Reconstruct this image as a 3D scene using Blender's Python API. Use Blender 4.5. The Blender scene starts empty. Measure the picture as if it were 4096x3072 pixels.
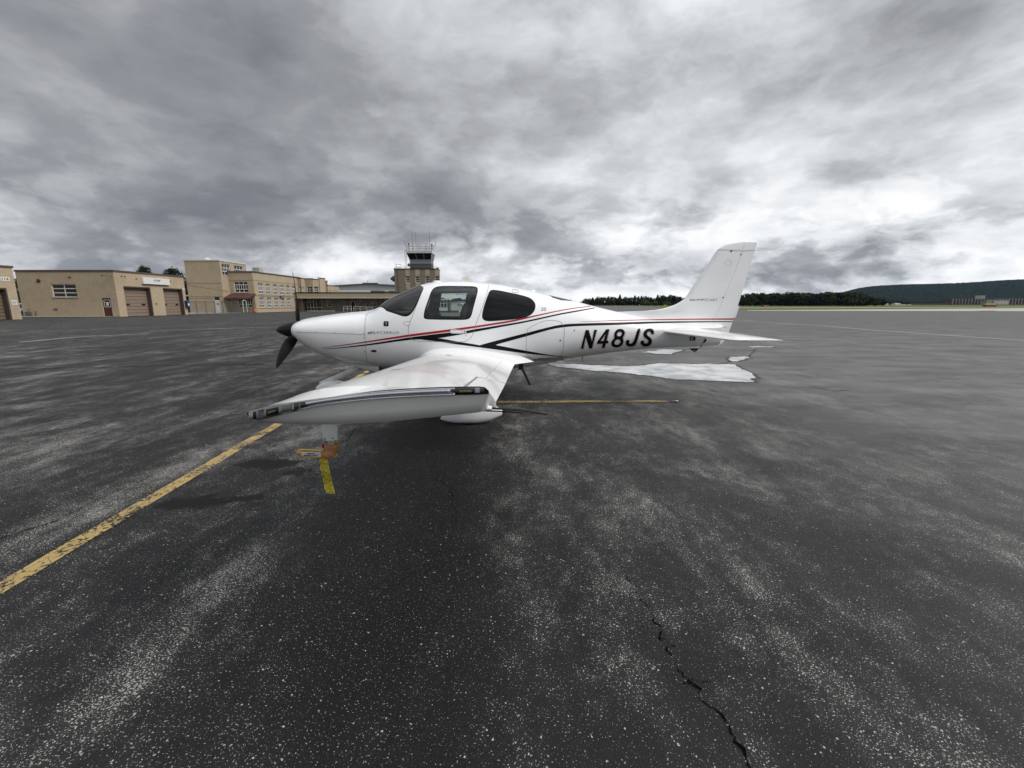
import bpy, bmesh, math, random
from mathutils import Vector, Matrix, geometry
random.seed(7)
scene = bpy.context.scene
C = scene.collection
R = math.radians

# ------------------------------------------------------------------ camera
CAM_H, PITCH, FPX = 1.56, R(10.39), 1740.0      # metres, radians, focal length in photo pixels (4096 wide)
cam_data = bpy.data.cameras.new('camera')
cam_data.sensor_width = 36.0
cam_data.lens = 36.0 * FPX / 4096.0
cam_data.clip_start = 0.05
cam_data.clip_end = 20000
cam = bpy.data.objects.new('camera', cam_data)
C.objects.link(cam)
cam.location = (0, 0, CAM_H)
cam.rotation_euler = (math.pi / 2 - PITCH, 0, 0)
scene.camera = cam

# ------------------------------------------------------------------ node helpers
def nd(nt, typ, ins=None, **props):
    n = nt.nodes.new(typ)
    for k, v in props.items():
        setattr(n, k, v)
    for k, v in (ins or {}).items():
        s = n.inputs[k]
        if isinstance(v, bpy.types.NodeSocket):
            nt.links.new(v, s)
        else:
            s.default_value = v
    return n

def mt(nt, op, a, b=None, c=None, clamp=False):
    ins = {0: a}
    if b is not None: ins[1] = b
    if c is not None: ins[2] = c
    n = nd(nt, 'ShaderNodeMath', ins, operation=op)
    n.use_clamp = clamp
    return n.outputs[0]

def vm(nt, op, a, b=None, scale=None):
    ins = {0: a}
    if b is not None: ins[1] = b
    n = nd(nt, 'ShaderNodeVectorMath', ins, operation=op)
    if scale is not None:
        n.inputs['Scale'].default_value = scale
    return n.outputs['Value'] if op in ('DOT_PRODUCT', 'LENGTH', 'DISTANCE') else n.outputs[0]

def mix(nt, f, a, b, blend='MIX'):
    n = nt.nodes.new('ShaderNodeMix')
    n.data_type = 'RGBA'; n.blend_type = blend
    for i, v in ((0, f), (6, a), (7, b)):
        if isinstance(v, bpy.types.NodeSocket): nt.links.new(v, n.inputs[i])
        else: n.inputs[i].default_value = (v if i == 0 else (tuple(v) + (1,))[:4])
    return n.outputs[2]

def sstep(nt, x, lo, hi, a=0.0, b=1.0):
    n = nd(nt, 'ShaderNodeMapRange', {0: x, 1: lo, 2: hi, 3: a, 4: b}, interpolation_type='SMOOTHSTEP')
    return n.outputs[0]

def noise(nt, vec, scale, detail=4.0, rough=0.55, dist=0.0):
    return nd(nt, 'ShaderNodeTexNoise', {'Vector': vec, 'Scale': scale, 'Detail': detail, 'Roughness': rough, 'Distortion': dist}).outputs[0]

# ------------------------------------------------------------------ sky
SUN_AZ, SUN_EL = R(106), R(40)                  # azimuth from +Y towards +X: to the right and behind the camera
world = bpy.data.worlds.new('World')
scene.world = world
world.use_nodes = True
wt = world.node_tree
wt.nodes.clear()
tc = nd(wt, 'ShaderNodeTexCoord').outputs['Generated']
sky = nd(wt, 'ShaderNodeTexSky', sky_type='NISHITA')
sky.sun_disc = False
sky.sun_elevation = SUN_EL
sky.sun_rotation = SUN_AZ
sx = nd(wt, 'ShaderNodeSeparateXYZ', {0: tc})
dx_, dy_, dz_ = sx.outputs[0], sx.outputs[1], sx.outputs[2]
el = mt(wt, 'MULTIPLY', mt(wt, 'ARCSINE', dz_), 57.2958)            # elevation in degrees
zc_ = mt(wt, 'ADD', mt(wt, 'MAXIMUM', dz_, 0.0), 0.20)
uv = nd(wt, 'ShaderNodeCombineXYZ', {0: mt(wt, 'DIVIDE', dx_, zc_), 1: mt(wt, 'DIVIDE', dy_, zc_), 2: 10.63}).outputs[0]
# heaped texture: noise on the sphere of directions, flattened towards the horizon
q_ = vm(wt, 'MULTIPLY', tc, (1.0, 1.0, 2.0))
warp = nd(wt, 'ShaderNodeTexNoise', {'Vector': q_, 'Scale': 3.2, 'Detail': 5.0, 'Roughness': 0.6}).outputs['Color']
wv = vm(wt, 'SUBTRACT', warp, (0.5, 0.5, 0.5))
qw = vm(wt, 'ADD', q_, vm(wt, 'SCALE', wv, scale=0.16))
uvw = vm(wt, 'ADD', uv, vm(wt, 'SCALE', wv, scale=0.5))
n1 = noise(wt, uvw, 0.62, 7.0, 0.56, 0.0)                        # broad deck, seen in perspective
n2 = noise(wt, vm(wt, 'ADD', qw, (4.4, 7.9, 3.3)), 3.4, 10.0, 0.56, 0.0)     # heaps
n3 = noise(wt, vm(wt, 'ADD', qw, (0.2, 3.1, 1.4)), 9.0, 8.0, 0.55, 0.0)      # small puffs
puff = mt(wt, 'SUBTRACT', sstep(wt, n3, 0.42, 0.59), 0.5)
heap = mt(wt, 'SUBTRACT', sstep(wt, n2, 0.36, 0.64), 0.5)
nearh = sstep(wt, el, 3.0, 17.0, 1.0, 0.0)
left_soft = sstep(wt, dx_, -0.6, 0.25, 0.60, 1.0)
cl = mt(wt, 'MULTIPLY', mt(wt, 'SUBTRACT', n1, 0.5), 0.98)
cl = mt(wt, 'ADD', cl, mt(wt, 'MULTIPLY', mt(wt, 'MULTIPLY', heap, left_soft), mt(wt, 'ADD', 0.115, mt(wt, 'MULTIPLY', nearh, 0.11))))
cl = mt(wt, 'ADD', cl, mt(wt, 'MULTIPLY', mt(wt, 'MULTIPLY', puff, left_soft), mt(wt, 'ADD', 0.026, mt(wt, 'MULTIPLY', nearh, 0.15))))
cl = mt(wt, 'ADD', cl, 0.632)
# thicker deck to the left, thin and bright to the right
cl = mt(wt, 'ADD', cl, sstep(wt, dx_, -0.40, 0.50, -0.055, 0.095))
def hump(c, w):
    t = mt(wt, 'DIVIDE', mt(wt, 'SUBTRACT', el, c), w)
    return mt(wt, 'EXPONENT', mt(wt, 'MULTIPLY', mt(wt, 'MULTIPLY', t, t), -1.0))
leftm = sstep(wt, dx_, -0.15, 0.30, 1.0, 0.0)
rightm = sstep(wt, dx_, 0.22, 0.60, 0.0, 1.0)
cl = mt(wt, 'SUBTRACT', cl, mt(wt, 'MULTIPLY', mt(wt, 'MULTIPLY', hump(17.0, 8.0), leftm), 0.095))
cl = mt(wt, 'ADD', cl, mt(wt, 'MULTIPLY', mt(wt, 'MULTIPLY', hump(6.0, 5.0), leftm), 0.035))
cl = mt(wt, 'SUBTRACT', cl, mt(wt, 'MULTIPLY', mt(wt, 'MULTIPLY', hump(4.2, 3.0), rightm), 0.22))
cl = mt(wt, 'ADD', cl, mt(wt, 'MULTIPLY', hump(0.2, 1.5), 0.06))
ramp = nd(wt, 'ShaderNodeValToRGB', {0: cl})
cr = ramp.color_ramp
cr.elements[0].position = 0.26; cr.elements[0].color = (0.134, 0.147, 0.172, 1)
cr.elements[1].position = 0.90; cr.elements[1].color = (0.98, 0.985, 0.985, 1)
for p_, c_ in ((0.40, (0.196, 0.206, 0.227)), (0.50, (0.288, 0.298, 0.317)), (0.60, (0.450, 0.463, 0.482)), (0.70, (0.645, 0.665, 0.690)), (0.79, (0.835, 0.85, 0.865))):
    e = cr.elements.new(p_); e.color = c_ + (1,)
# an overcast sky is brighter overhead than at the horizon
lift = sstep(wt, dz_, 0.42, 1.0, 1.0, 2.3)
cloud = vm(wt, 'MULTIPLY', ramp.outputs[0], nd(wt, 'ShaderNodeCombineXYZ', {0: lift, 1: lift, 2: lift}).outputs[0])
cloud10 = vm(wt, 'SCALE', cloud, scale=7.6)
gap = mt(wt, 'MULTIPLY', sstep(wt, noise(wt, qw, 5.5, 3.0, 0.5), 0.72, 0.78, 0.0, 0.6), sstep(wt, el, 3.0, 9.0, 1.0, 0.0))
skycol = mix(wt, gap, cloud10, sky.outputs[0])
bg = nd(wt, 'ShaderNodeBackground', {'Color': skycol, 'Strength': 0.086})
wo = nd(wt, 'ShaderNodeOutputWorld', {'Surface': bg.outputs[0]})
world.cycles.sampling_method = 'MANUAL'
world.cycles.sample_map_resolution = 512

# ------------------------------------------------------------------ sun behind the cloud
sun_d = bpy.data.lights.new('sun', 'SUN')
sun_d.energy = 1.5
sun_d.angle = R(24)
sun_d.color = (1.0, 0.955, 0.89)
sun = bpy.data.objects.new('sun', sun_d)
C.objects.link(sun)
sd = Vector((math.sin(SUN_AZ) * math.cos(SUN_EL), math.cos(SUN_AZ) * math.cos(SUN_EL), math.sin(SUN_EL)))
sun.rotation_euler = sd.to_track_quat('Z', 'Y').to_euler()
sun.location = (20, -20, 60)

vs = scene.view_settings
vs.view_transform = 'Standard'
vs.look = 'None'
vs.gamma = 1.0
vs.exposure = 0.74
vs.use_curve_mapping = False
scene.cycles.max_bounces = 8
scene.cycles.transparent_max_bounces = 12
scene.cycles.caustics_reflective = False
scene.cycles.caustics_refractive = False
scene.cycles.sample_clamp_indirect = 6.0
scene.cycles.use_denoising = True
scene.cycles.denoising_input_passes = 'RGB_ALBEDO_NORMAL'
scene.cycles.denoising_prefilter = 'ACCURATE'

# ------------------------------------------------------------------ photo geometry
CP, SP = math.cos(PITCH), math.sin(PITCH)
def ray(px, py):
    u, v = (px - 2048) / FPX, (1536 - py) / FPX
    return Vector((u, CP + v * SP, -SP + v * CP))
def P(px, py, Y):                               # point seen at a photo pixel, Y metres ahead
    d = ray(px, py)
    return Vector((0, 0, CAM_H)) + d * (Y / d.y)
def G(px, py, z=0.0):                           # point of the ground seen at a photo pixel
    d = ray(px, py)
    return Vector((0, 0, CAM_H)) + d * ((z - CAM_H) / d.z)

# ------------------------------------------------------------------ object helpers
def tag(o, label, cat, group=None, kind=None):
    if label: o['label'] = label
    if cat: o['category'] = cat
    if group: o['group'] = group
    if kind: o['kind'] = kind
    return o

def root(name, loc, label, cat, group=None):
    o = bpy.data.objects.new(name, None)
    o.empty_display_size = 0.2
    C.objects.link(o)
    o.location = Vector(loc)
    tag(o, label, cat, group)
    return o

def link(name, me, mat, parent=None, smooth=False):
    if mat is not None:
        me.materials.clear()
        me.materials.append(mat)
    if smooth:
        me.polygons.foreach_set('use_smooth', [True] * len(me.polygons))
    o = bpy.data.objects.new(name, me)
    C.objects.link(o)
    if parent is not None:
        o.parent = parent
        m = Matrix.Translation(-wloc(parent))
        o.matrix_parent_inverse = m
    return o

def wloc(o):
    # world translation of a parent built here (no rotations or scales are used on parents while building)
    return o.location.copy() if o.parent is None else Vector((0, 0, 0))

class MB:
    """collects simple solids into one mesh"""
    def __init__(s):
        s.v = []; s.f = []
    def quad(s, a, b, c, d):
        i = len(s.v); s.v += [tuple(a), tuple(b), tuple(c), tuple(d)]; s.f.append((i, i+1, i+2, i+3)); return s
    def tri(s, a, b, c):
        i = len(s.v); s.v += [tuple(a), tuple(b), tuple(c)]; s.f.append((i, i+1, i+2)); return s
    def box(s, lo, hi):
        x0, y0, z0 = lo; x1, y1, z1 = hi
        i = len(s.v)
        s.v += [(x0,y0,z0),(x1,y0,z0),(x1,y1,z0),(x0,y1,z0),(x0,y0,z1),(x1,y0,z1),(x1,y1,z1),(x0,y1,z1)]
        s.f += [tuple(i+k for k in q) for q in ((0,3,2,1),(4,5,6,7),(0,1,5,4),(1,2,6,5),(2,3,7,6),(3,0,4,7))]
        return s
    def obox(s, o, u, n, w, d, h):              # box from corner o along unit u (w), n (d) and up (h)
        o, u, n = Vector(o), Vector(u), Vector(n)
        up = Vector((0, 0, 1))
        i = len(s.v)
        for dz in (0, h):
            for a, b in ((0, 0), (w, 0), (w, d), (0, d)):
                s.v.append(tuple(o + u*a + n*b + up*dz))
        s.f += [tuple(i+k for k in q) for q in ((0,3,2,1),(4,5,6,7),(0,1,5,4),(1,2,6,5),(2,3,7,6),(3,0,4,7))]
        return s
    def tube(s, pts, r, n=8, cap=True):
        pts = [Vector(p) for p in pts]
        rr = r if isinstance(r, (list, tuple)) else [r] * len(pts)
        base = len(s.v)
        for k, p in enumerate(pts):
            t = (pts[min(k+1, len(pts)-1)] - pts[max(k-1, 0)]).normalized()
            a = t.cross(Vector((0, 0, 1)))
            if a.length < 1e-3: a = t.cross(Vector((1, 0, 0)))
            a.normalize(); b = t.cross(a)
            for j in range(n):
                q = 2 * math.pi * j / n
                s.v.append(tuple(p + (a * math.cos(q) + b * math.sin(q)) * rr[k]))
        for k in range(len(pts) - 1):
            for j in range(n):
                s.f.append((base+k*n+j, base+k*n+(j+1) % n, base+(k+1)*n+(j+1) % n, base+(k+1)*n+j))
        if cap:
            s.f.append(tuple(base + j for j in reversed(range(n))))
            s.f.append(tuple(base + (len(pts)-1)*n + j for j in range(n)))
        return s
    def loft(s, rings, closed=True, cap0=False, cap1=False):
        base = len(s.v); n = len(rings[0])
        for r_ in rings: s.v += [tuple(p) for p in r_]
        for k in range(len(rings) - 1):
            for j in range(n if closed else n - 1):
                j2 = (j + 1) % n
                s.f.append((base+k*n+j, base+k*n+j2, base+(k+1)*n+j2, base+(k+1)*n+j))
        if cap0: s.f.append(tuple(base + j for j in reversed(range(n))))
        if cap1: s.f.append(tuple(base + (len(rings)-1)*n + j for j in range(n)))
        return s
    def prism(s, poly, ext):                    # polygon (3D points) pushed along ext
        ext = Vector(ext); i = len(s.v); n = len(poly)
        s.v += [tuple(p) for p in poly] + [tuple(Vector(p) + ext) for p in poly]
        s.f.append(tuple(i + k for k in reversed(range(n)))); s.f.append(tuple(i + n + k for k in range(n)))
        for k in range(n):
            s.f.append((i+k, i+(k+1) % n, i+n+(k+1) % n, i+n+k))
        return s
    def mesh(s, name):
        me = bpy.data.meshes.new(name)
        me.from_pydata(s.v, [], s.f)
        me.update()
        return me
    def build(s, name, mat, parent=None, smooth=False, fix=True, angle=None):
        me = s.mesh(name)
        if fix:
            bm = bmesh.new(); bm.from_mesh(me)
            bmesh.ops.remove_doubles(bm, verts=bm.verts, dist=1e-5)
            bmesh.ops.recalc_face_normals(bm, faces=bm.faces)
            if angle is not None:
                for e in bm.edges:
                    if len(e.link_faces) == 2 and e.calc_face_angle(0) > angle: e.smooth = False
            bm.to_mesh(me); bm.free()
        return link(name, me, mat, parent, smooth or angle is not None)

def pchip(pts):
    pts = sorted(pts)
    xs = [p[0] for p in pts]; ys = [p[1] for p in pts]; n = len(xs)
    h = [xs[i+1]-xs[i] for i in range(n-1)]; dl = [(ys[i+1]-ys[i])/h[i] for i in range(n-1)]
    m = [dl[0]] + [0.0 if dl[i-1]*dl[i] <= 0 else 2*dl[i-1]*dl[i]/(dl[i-1]+dl[i]) for i in range(1, n-1)] + [dl[-1]]
    import bisect
    def f(x):
        if x <= xs[0]: return ys[0]
        if x >= xs[-1]: return ys[-1]
        i = bisect.bisect_right(xs, x) - 1
        t = (x - xs[i]) / h[i]
        return ((1+2*t)*(1-t)**2*ys[i] + t*(1-t)**2*h[i]*m[i] + t*t*(3-2*t)*ys[i+1] + t*t*(t-1)*h[i]*m[i+1])
    return f

def inpoly(x, y, poly):
    c = False; j = len(poly) - 1
    for i in range(len(poly)):
        xi, yi = poly[i]; xj, yj = poly[j]
        if (yi > y) != (yj > y) and x < (xj - xi) * (y - yi) / (yj - yi) + xi: c = not c
        j = i
    return c

def resample(pts, step, closed=True):
    pts = [Vector(p) for p in pts]
    out = []
    n = len(pts)
    for i in range(n if closed else n - 1):
        a, b = pts[i], pts[(i + 1) % n]
        k = max(1, int((b - a).length / step + 0.5))
        out += [a.lerp(b, t / k) for t in range(k)]
    if not closed: out.append(pts[-1])
    return out

def round_poly(pts, it=2):                      # corner cutting
    for _ in range(it):
        q = []
        for i in range(len(pts)):
            a, b = Vector(pts[i]), Vector(pts[(i+1) % len(pts)])
            q += [a.lerp(b, .25), a.lerp(b, .75)]
        pts = q
    return [tuple(p) for p in pts]
# ------------------------------------------------------------------ materials
def new_mat(name):
    m = bpy.data.materials.new(name)
    m.use_nodes = True
    nt = m.node_tree
    return m, nt, nt.nodes['Principled BSDF']

def setp(nt, b, **k):
    for key, v in k.items():
        s = b.inputs[key.replace('_', ' ')]
        if isinstance(v, bpy.types.NodeSocket): nt.links.new(v, s)
        else: s.default_value = v

def simple(name, col, rough=0.6, metal=0.0, var=0.12, vscale=6.0, coat=0.0, spec=0.5):
    m, nt, b = new_mat(name)
    pos = nd(nt, 'ShaderNodeNewGeometry').outputs['Position']
    n = noise(nt, pos, vscale, 5.0, 0.6)
    lo = tuple(c * (1 - var) for c in col); hi = tuple(min(1, c * (1 + var)) for c in col)
    setp(nt, b, Base_Color=mix(nt, sstep(nt, n, 0.3, 0.7), lo, hi), Roughness=rough, Metallic=metal)
    b.inputs['Coat Weight'].default_value = coat
    b.inputs['Coat Roughness'].default_value = 0.06
    b.inputs['Specular IOR Level'].default_value = spec
    return m

def bump_to(nt, b, height, strength, dist):
    bp = nd(nt, 'ShaderNodeBump', {'Height': height, 'Strength': strength, 'Distance': dist})
    nt.links.new(bp.outputs[0], b.inputs['Normal'])

def glass(name, tint, dark=0.5, ior=1.5, rough=0.0, body=(0.01, 0.012, 0.014)):
    """thin glazing: part see-through, part tinted body, Fresnel reflection on top"""
    m, nt, b = new_mat(name)
    setp(nt, b, Base_Color=body + (1,), Roughness=0.3)
    b.inputs['Specular IOR Level'].default_value = 0.0
    tr = nd(nt, 'ShaderNodeBsdfTransparent', {'Color': tint + (1,)})
    gl = nd(nt, 'ShaderNodeBsdfGlossy', {'Color': (1, 1, 1, 1), 'Roughness': rough})
    body_mix = nd(nt, 'ShaderNodeMixShader', {0: dark, 1: tr.outputs[0], 2: b.outputs[0]})
    fr = nd(nt, 'ShaderNodeFresnel', {'IOR': ior})
    ms = nd(nt, 'ShaderNodeMixShader', {0: fr.outputs[0], 1: body_mix.outputs[0], 2: gl.outputs[0]})
    nt.links.new(ms.outputs[0], nt.nodes['Material Output'].inputs['Surface'])
    return m

M = {}
# aircraft paint: white, glossy, with faint grime and orange peel
def paint(name, col, rough=0.22, coat=0.7, peel=0.02):
    m, nt, b = new_mat(name)
    pos = nd(nt, 'ShaderNodeNewGeometry').outputs['Position']
    n = noise(nt, pos, 2.3, 6.0, 0.62)
    g = noise(nt, vm(nt, 'MULTIPLY', pos, (6.0, 6.0, 1.2)), 2.0, 5.0, 0.7)
    c = mix(nt, sstep(nt, n, 0.35, 0.75), tuple(k * 0.965 for k in col), col)
    c = mix(nt, mt(nt, 'MULTIPLY', sstep(nt, g, 0.58, 0.8), 0.10), c, tuple(k * 0.72 for k in col))
    setp(nt, b, Base_Color=c, Roughness=rough)
    b.inputs['Coat Weight'].default_value = coat
    b.inputs['Coat Roughness'].default_value = 0.04
    if peel: bump_to(nt, b, noise(nt, pos, 70.0, 2.0), peel, 0.002)
    return m
M['white'] = paint('aircraft_white_paint', (0.81, 0.82, 0.84))
M['white_wing'] = paint('wing_white_paint', (0.82, 0.82, 0.81), 0.16, 0.35, 0.0)
M['red'] = simple('stripe_red', (0.36, 0.008, 0.014), 0.35, spec=0.3, var=0.05)
M['black'] = simple('stripe_black', (0.004, 0.004, 0.0045), 0.4, spec=0.15)
M['grey_text'] = simple('lettering_grey', (0.10, 0.10, 0.11), 0.4)
M['seam'] = simple('panel_seam', (0.20, 0.20, 0.205), 0.7)
M['gasket'] = simple('black_gasket', (0.006, 0.006, 0.0065), 0.5, spec=0.2)
M['prop'] = simple('propeller_black', (0.004, 0.004, 0.0045), 0.5, spec=0.2)
M['prop_grey'] = simple('spinner_dark', (0.006, 0.006, 0.007), 0.38, spec=0.3)
M['steel'] = simple('steel', (0.55, 0.55, 0.56), 0.3, 1.0)
M['chrome'] = simple('polished_metal', (0.72, 0.72, 0.75), 0.10, 1.0, var=0.04)
M['rubber'] = simple('tyre_rubber', (0.016, 0.016, 0.017), 0.85)
M['liner'] = simple('cabin_trim', (0.055, 0.055, 0.058), 0.8)
M['leather'] = simple('seat_leather', (0.020, 0.021, 0.026), 0.5)
M['panel_dark'] = simple('instrument_panel', (0.02, 0.02, 0.022), 0.55)
M['screen'] = simple('display_off', (0.012, 0.014, 0.02), 0.15)
M['glass_door'] = glass('door_glass', (0.80, 0.88, 0.86), 0.05)
M['glass_ws'] = glass('windshield_glass', (0.88, 0.92, 0.92), 0.03)
M['glass_dark'] = glass('rear_tinted_glass', (0.14, 0.145, 0.15), 0.55, ior=1.26)
M['lens'] = glass('clear_lens', (0.9, 0.92, 0.93), 0.04)
M['led'] = simple('led_yellow', (0.50, 0.47, 0.16), 0.3)
M['led_white'] = simple('lamp_white', (0.75, 0.75, 0.73), 0.3)
M['cream'] = simple('antenna_cream', (0.62, 0.62, 0.54), 0.4)

def brick(name, c1, c2, mortar, grime=0.42):
    m, nt, b = new_mat(name)
    pos = nd(nt, 'ShaderNodeNewGeometry')
    p = pos.outputs['Position']
    s = nd(nt, 'ShaderNodeSeparateXYZ', {0: p})
    uvb = nd(nt, 'ShaderNodeCombineXYZ', {0: mt(nt, 'ADD', s.outputs[0], s.outputs[1]), 1: s.outputs[2], 2: 0.0}).outputs[0]
    bt = nd(nt, 'ShaderNodeTexBrick', {'Vector': uvb, 'Color1': c1 + (1,), 'Color2': c2 + (1,), 'Mortar': mortar + (1,),
            'Scale': 1.0, 'Mortar Size': 0.007, 'Brick Width': 0.22, 'Row Height': 0.075, 'Bias': 0.0})
    n = noise(nt, p, 0.55, 6.0, 0.65)
    st = noise(nt, vm(nt, 'MULTIPLY', p, (1.6, 1.6, 0.35)), 1.0, 6.0, 0.7)
    c = mix(nt, mt(nt, 'MULTIPLY', sstep(nt, n, 0.42, 0.75), grime), bt.outputs[0], tuple(k * 0.6 for k in c1))
    c = mix(nt, mt(nt, 'MULTIPLY', sstep(nt, st, 0.55, 0.78), grime), c, (c1[0]*0.55, c1[1]*0.5, c1[2]*0.45))
    setp(nt, b, Base_Color=c, Roughness=0.85)
    bump_to(nt, b, bt.outputs['Fac'], -0.4, 0.01)
    return m
M['brick'] = brick('buff_brick', (0.42, 0.33, 0.225), (0.34, 0.265, 0.175), (0.38, 0.33, 0.25))
M['brick_dark'] = brick('grey_buff_brick', (0.215, 0.178, 0.128), (0.18, 0.148, 0.105), (0.21, 0.185, 0.145), 0.35)
M['brick_light'] = brick('pale_buff_panel', (0.40, 0.33, 0.22), (0.36, 0.29, 0.19), (0.37, 0.31, 0.23), 0.25)
M['coping'] = simple('coping_brown', (0.075, 0.055, 0.045), 0.7)
M['coping_black'] = simple('roof_edge_black', (0.012, 0.012, 0.012), 0.7)
M['coping_white'] = simple('coping_white', (0.52, 0.52, 0.50), 0.6)
M['roofing'] = simple('roofing_felt', (0.08, 0.08, 0.08), 0.9)
M['garage'] = simple('garage_door_tan', (0.215, 0.16, 0.122), 0.6)
M['garage_dark'] = simple('garage_door_olive', (0.14, 0.115, 0.075), 0.6)
M['jamb'] = simple('jamb_brown', (0.065, 0.042, 0.036), 0.7)
M['dark_red'] = simple('door_maroon', (0.075, 0.018, 0.014), 0.5)
M['frame'] = simple('window_frame_cream', (0.68, 0.65, 0.56), 0.6)
M['frame_white'] = simple('window_frame_white', (0.66, 0.66, 0.62), 0.6)
M['pane'] = simple('window_pane', (0.012, 0.013, 0.016), 0.08, var=0.6, vscale=0.8)
M['pane_blue'] = simple('window_pane_blue', (0.020, 0.024, 0.045), 0.08, var=0.6, vscale=0.8)
M['sign_white'] = simple('sign_white', (0.62, 0.62, 0.61), 0.5, var=0.08)
M['sign_ink'] = simple('sign_ink', (0.02, 0.022, 0.03), 0.5)
M['ink_blue'] = simple('sign_blue', (0.03, 0.05, 0.22), 0.5)
M['ink_red'] = simple('print_red', (0.45, 0.05, 0.05), 0.5)
M['awning'] = simple('awning_maroon', (0.075, 0.026, 0.022), 0.8)
M['concrete'] = simple('concrete', (0.36, 0.345, 0.31), 0.9, var=0.2, vscale=1.5)
M['concrete_grey'] = simple('concrete_grey', (0.20, 0.20, 0.19), 0.9, var=0.25, vscale=1.2)
M['galv'] = simple('galvanised_post', (0.13, 0.14, 0.14), 0.5, 0.6)
M['rail_white'] = simple('rail_paint', (0.55, 0.53, 0.49), 0.5)
M['blue_box'] = simple('box_blue', (0.012, 0.04, 0.16), 0.4)
M['orange'] = simple('cone_orange', (0.65, 0.10, 0.03), 0.6)
M['metal_wall'] = simple('hangar_metal', (0.36, 0.37, 0.36), 0.6)
M['metal_white'] = simple('hangar_white', (0.62, 0.63, 0.61), 0.6)
M['tower_grey'] = simple('tower_grey', (0.17, 0.175, 0.18), 0.6)
M['tower_dark'] = simple('tower_dark_band', (0.065, 0.065, 0.07), 0.7)
M['tower_glass'] = simple('tower_glass', (0.006, 0.007, 0.008), 0.12, spec=0.25)
M['bark'] = simple('bark', (0.05, 0.038, 0.028), 0.9)

def leaf(name, dark, light, hue=None):
    m, nt, b = new_mat(name)
    pos = nd(nt, 'ShaderNodeNewGeometry').outputs['Position']
    oi = nd(nt, 'ShaderNodeObjectInfo')
    n = noise(nt, pos, 0.9, 4.0, 0.6)
    c = mix(nt, sstep(nt, n, 0.3, 0.7), dark, light)
    c = mix(nt, mt(nt, 'MULTIPLY', oi.outputs['Random'], 0.45), c, hue or tuple(k * 0.55 for k in dark))
    setp(nt, b, Base_Color=c, Roughness=0.7)
    b.inputs['Specular IOR Level'].default_value = 0.03
    return m
M['leaf'] = leaf('foliage_deciduous', (0.016, 0.027, 0.011), (0.042, 0.058, 0.021), (0.045, 0.042, 0.018))
M['leaf_dark'] = leaf('foliage_conifer', (0.010, 0.018, 0.011), (0.024, 0.036, 0.018))
M['leaf_bush'] = leaf('foliage_bush', (0.05, 0.07, 0.022), (0.10, 0.12, 0.04))
M['leaf_hill'] = leaf('foliage_hill', (0.008, 0.0145, 0.011), (0.018, 0.027, 0.017))

def grass_mat():
    m, nt, b = new_mat('mown_grass')
    pos = nd(nt, 'ShaderNodeNewGeometry').outputs['Position']
    n = noise(nt, pos, 0.05, 6.0, 0.6)
    f = noise(nt, pos, 3.0, 4.0, 0.7)
    c = mix(nt, sstep(nt, n, 0.35, 0.7), (0.065, 0.088, 0.024), (0.12, 0.128, 0.042))
    c = mix(nt, mt(nt, 'MULTIPLY', sstep(nt, f, 0.5, 0.8), 0.5), c, (0.15, 0.138, 0.055))
    setp(nt, b, Base_Color=c, Roughness=0.95)
    b.inputs['Specular IOR Level'].default_value = 0.1
    return m
M['grass'] = grass_mat()

# ------------------------------------------------------------------ asphalt: sealed black binder with pale chips worn through in patches
def ellipse_mask(nt, pos, cx, cy, rx, ry, rot, soft=0.16, wob=0.50):
    d = vm(nt, 'SUBTRACT', pos, (cx, cy, 0))
    dn = nd(nt, 'ShaderNodeTexNoise', {'Vector': pos, 'Scale': 4.5, 'Detail': 6.0, 'Roughness': 0.65}).outputs['Color']
    d = vm(nt, 'ADD', d, vm(nt, 'SCALE', vm(nt, 'SUBTRACT', dn, (0.5, 0.5, 0.5)), scale=wob))
    mp = nd(nt, 'ShaderNodeMapping', {'Vector': d, 'Rotation': (0, 0, -rot)}, vector_type='POINT').outputs[0]
    l = vm(nt, 'LENGTH', vm(nt, 'MULTIPLY', mp, (1 / rx, 1 / ry, 0)))
    return sstep(nt, l, 1.0 - soft, 1.0 + soft, 1.0, 0.0)

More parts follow.
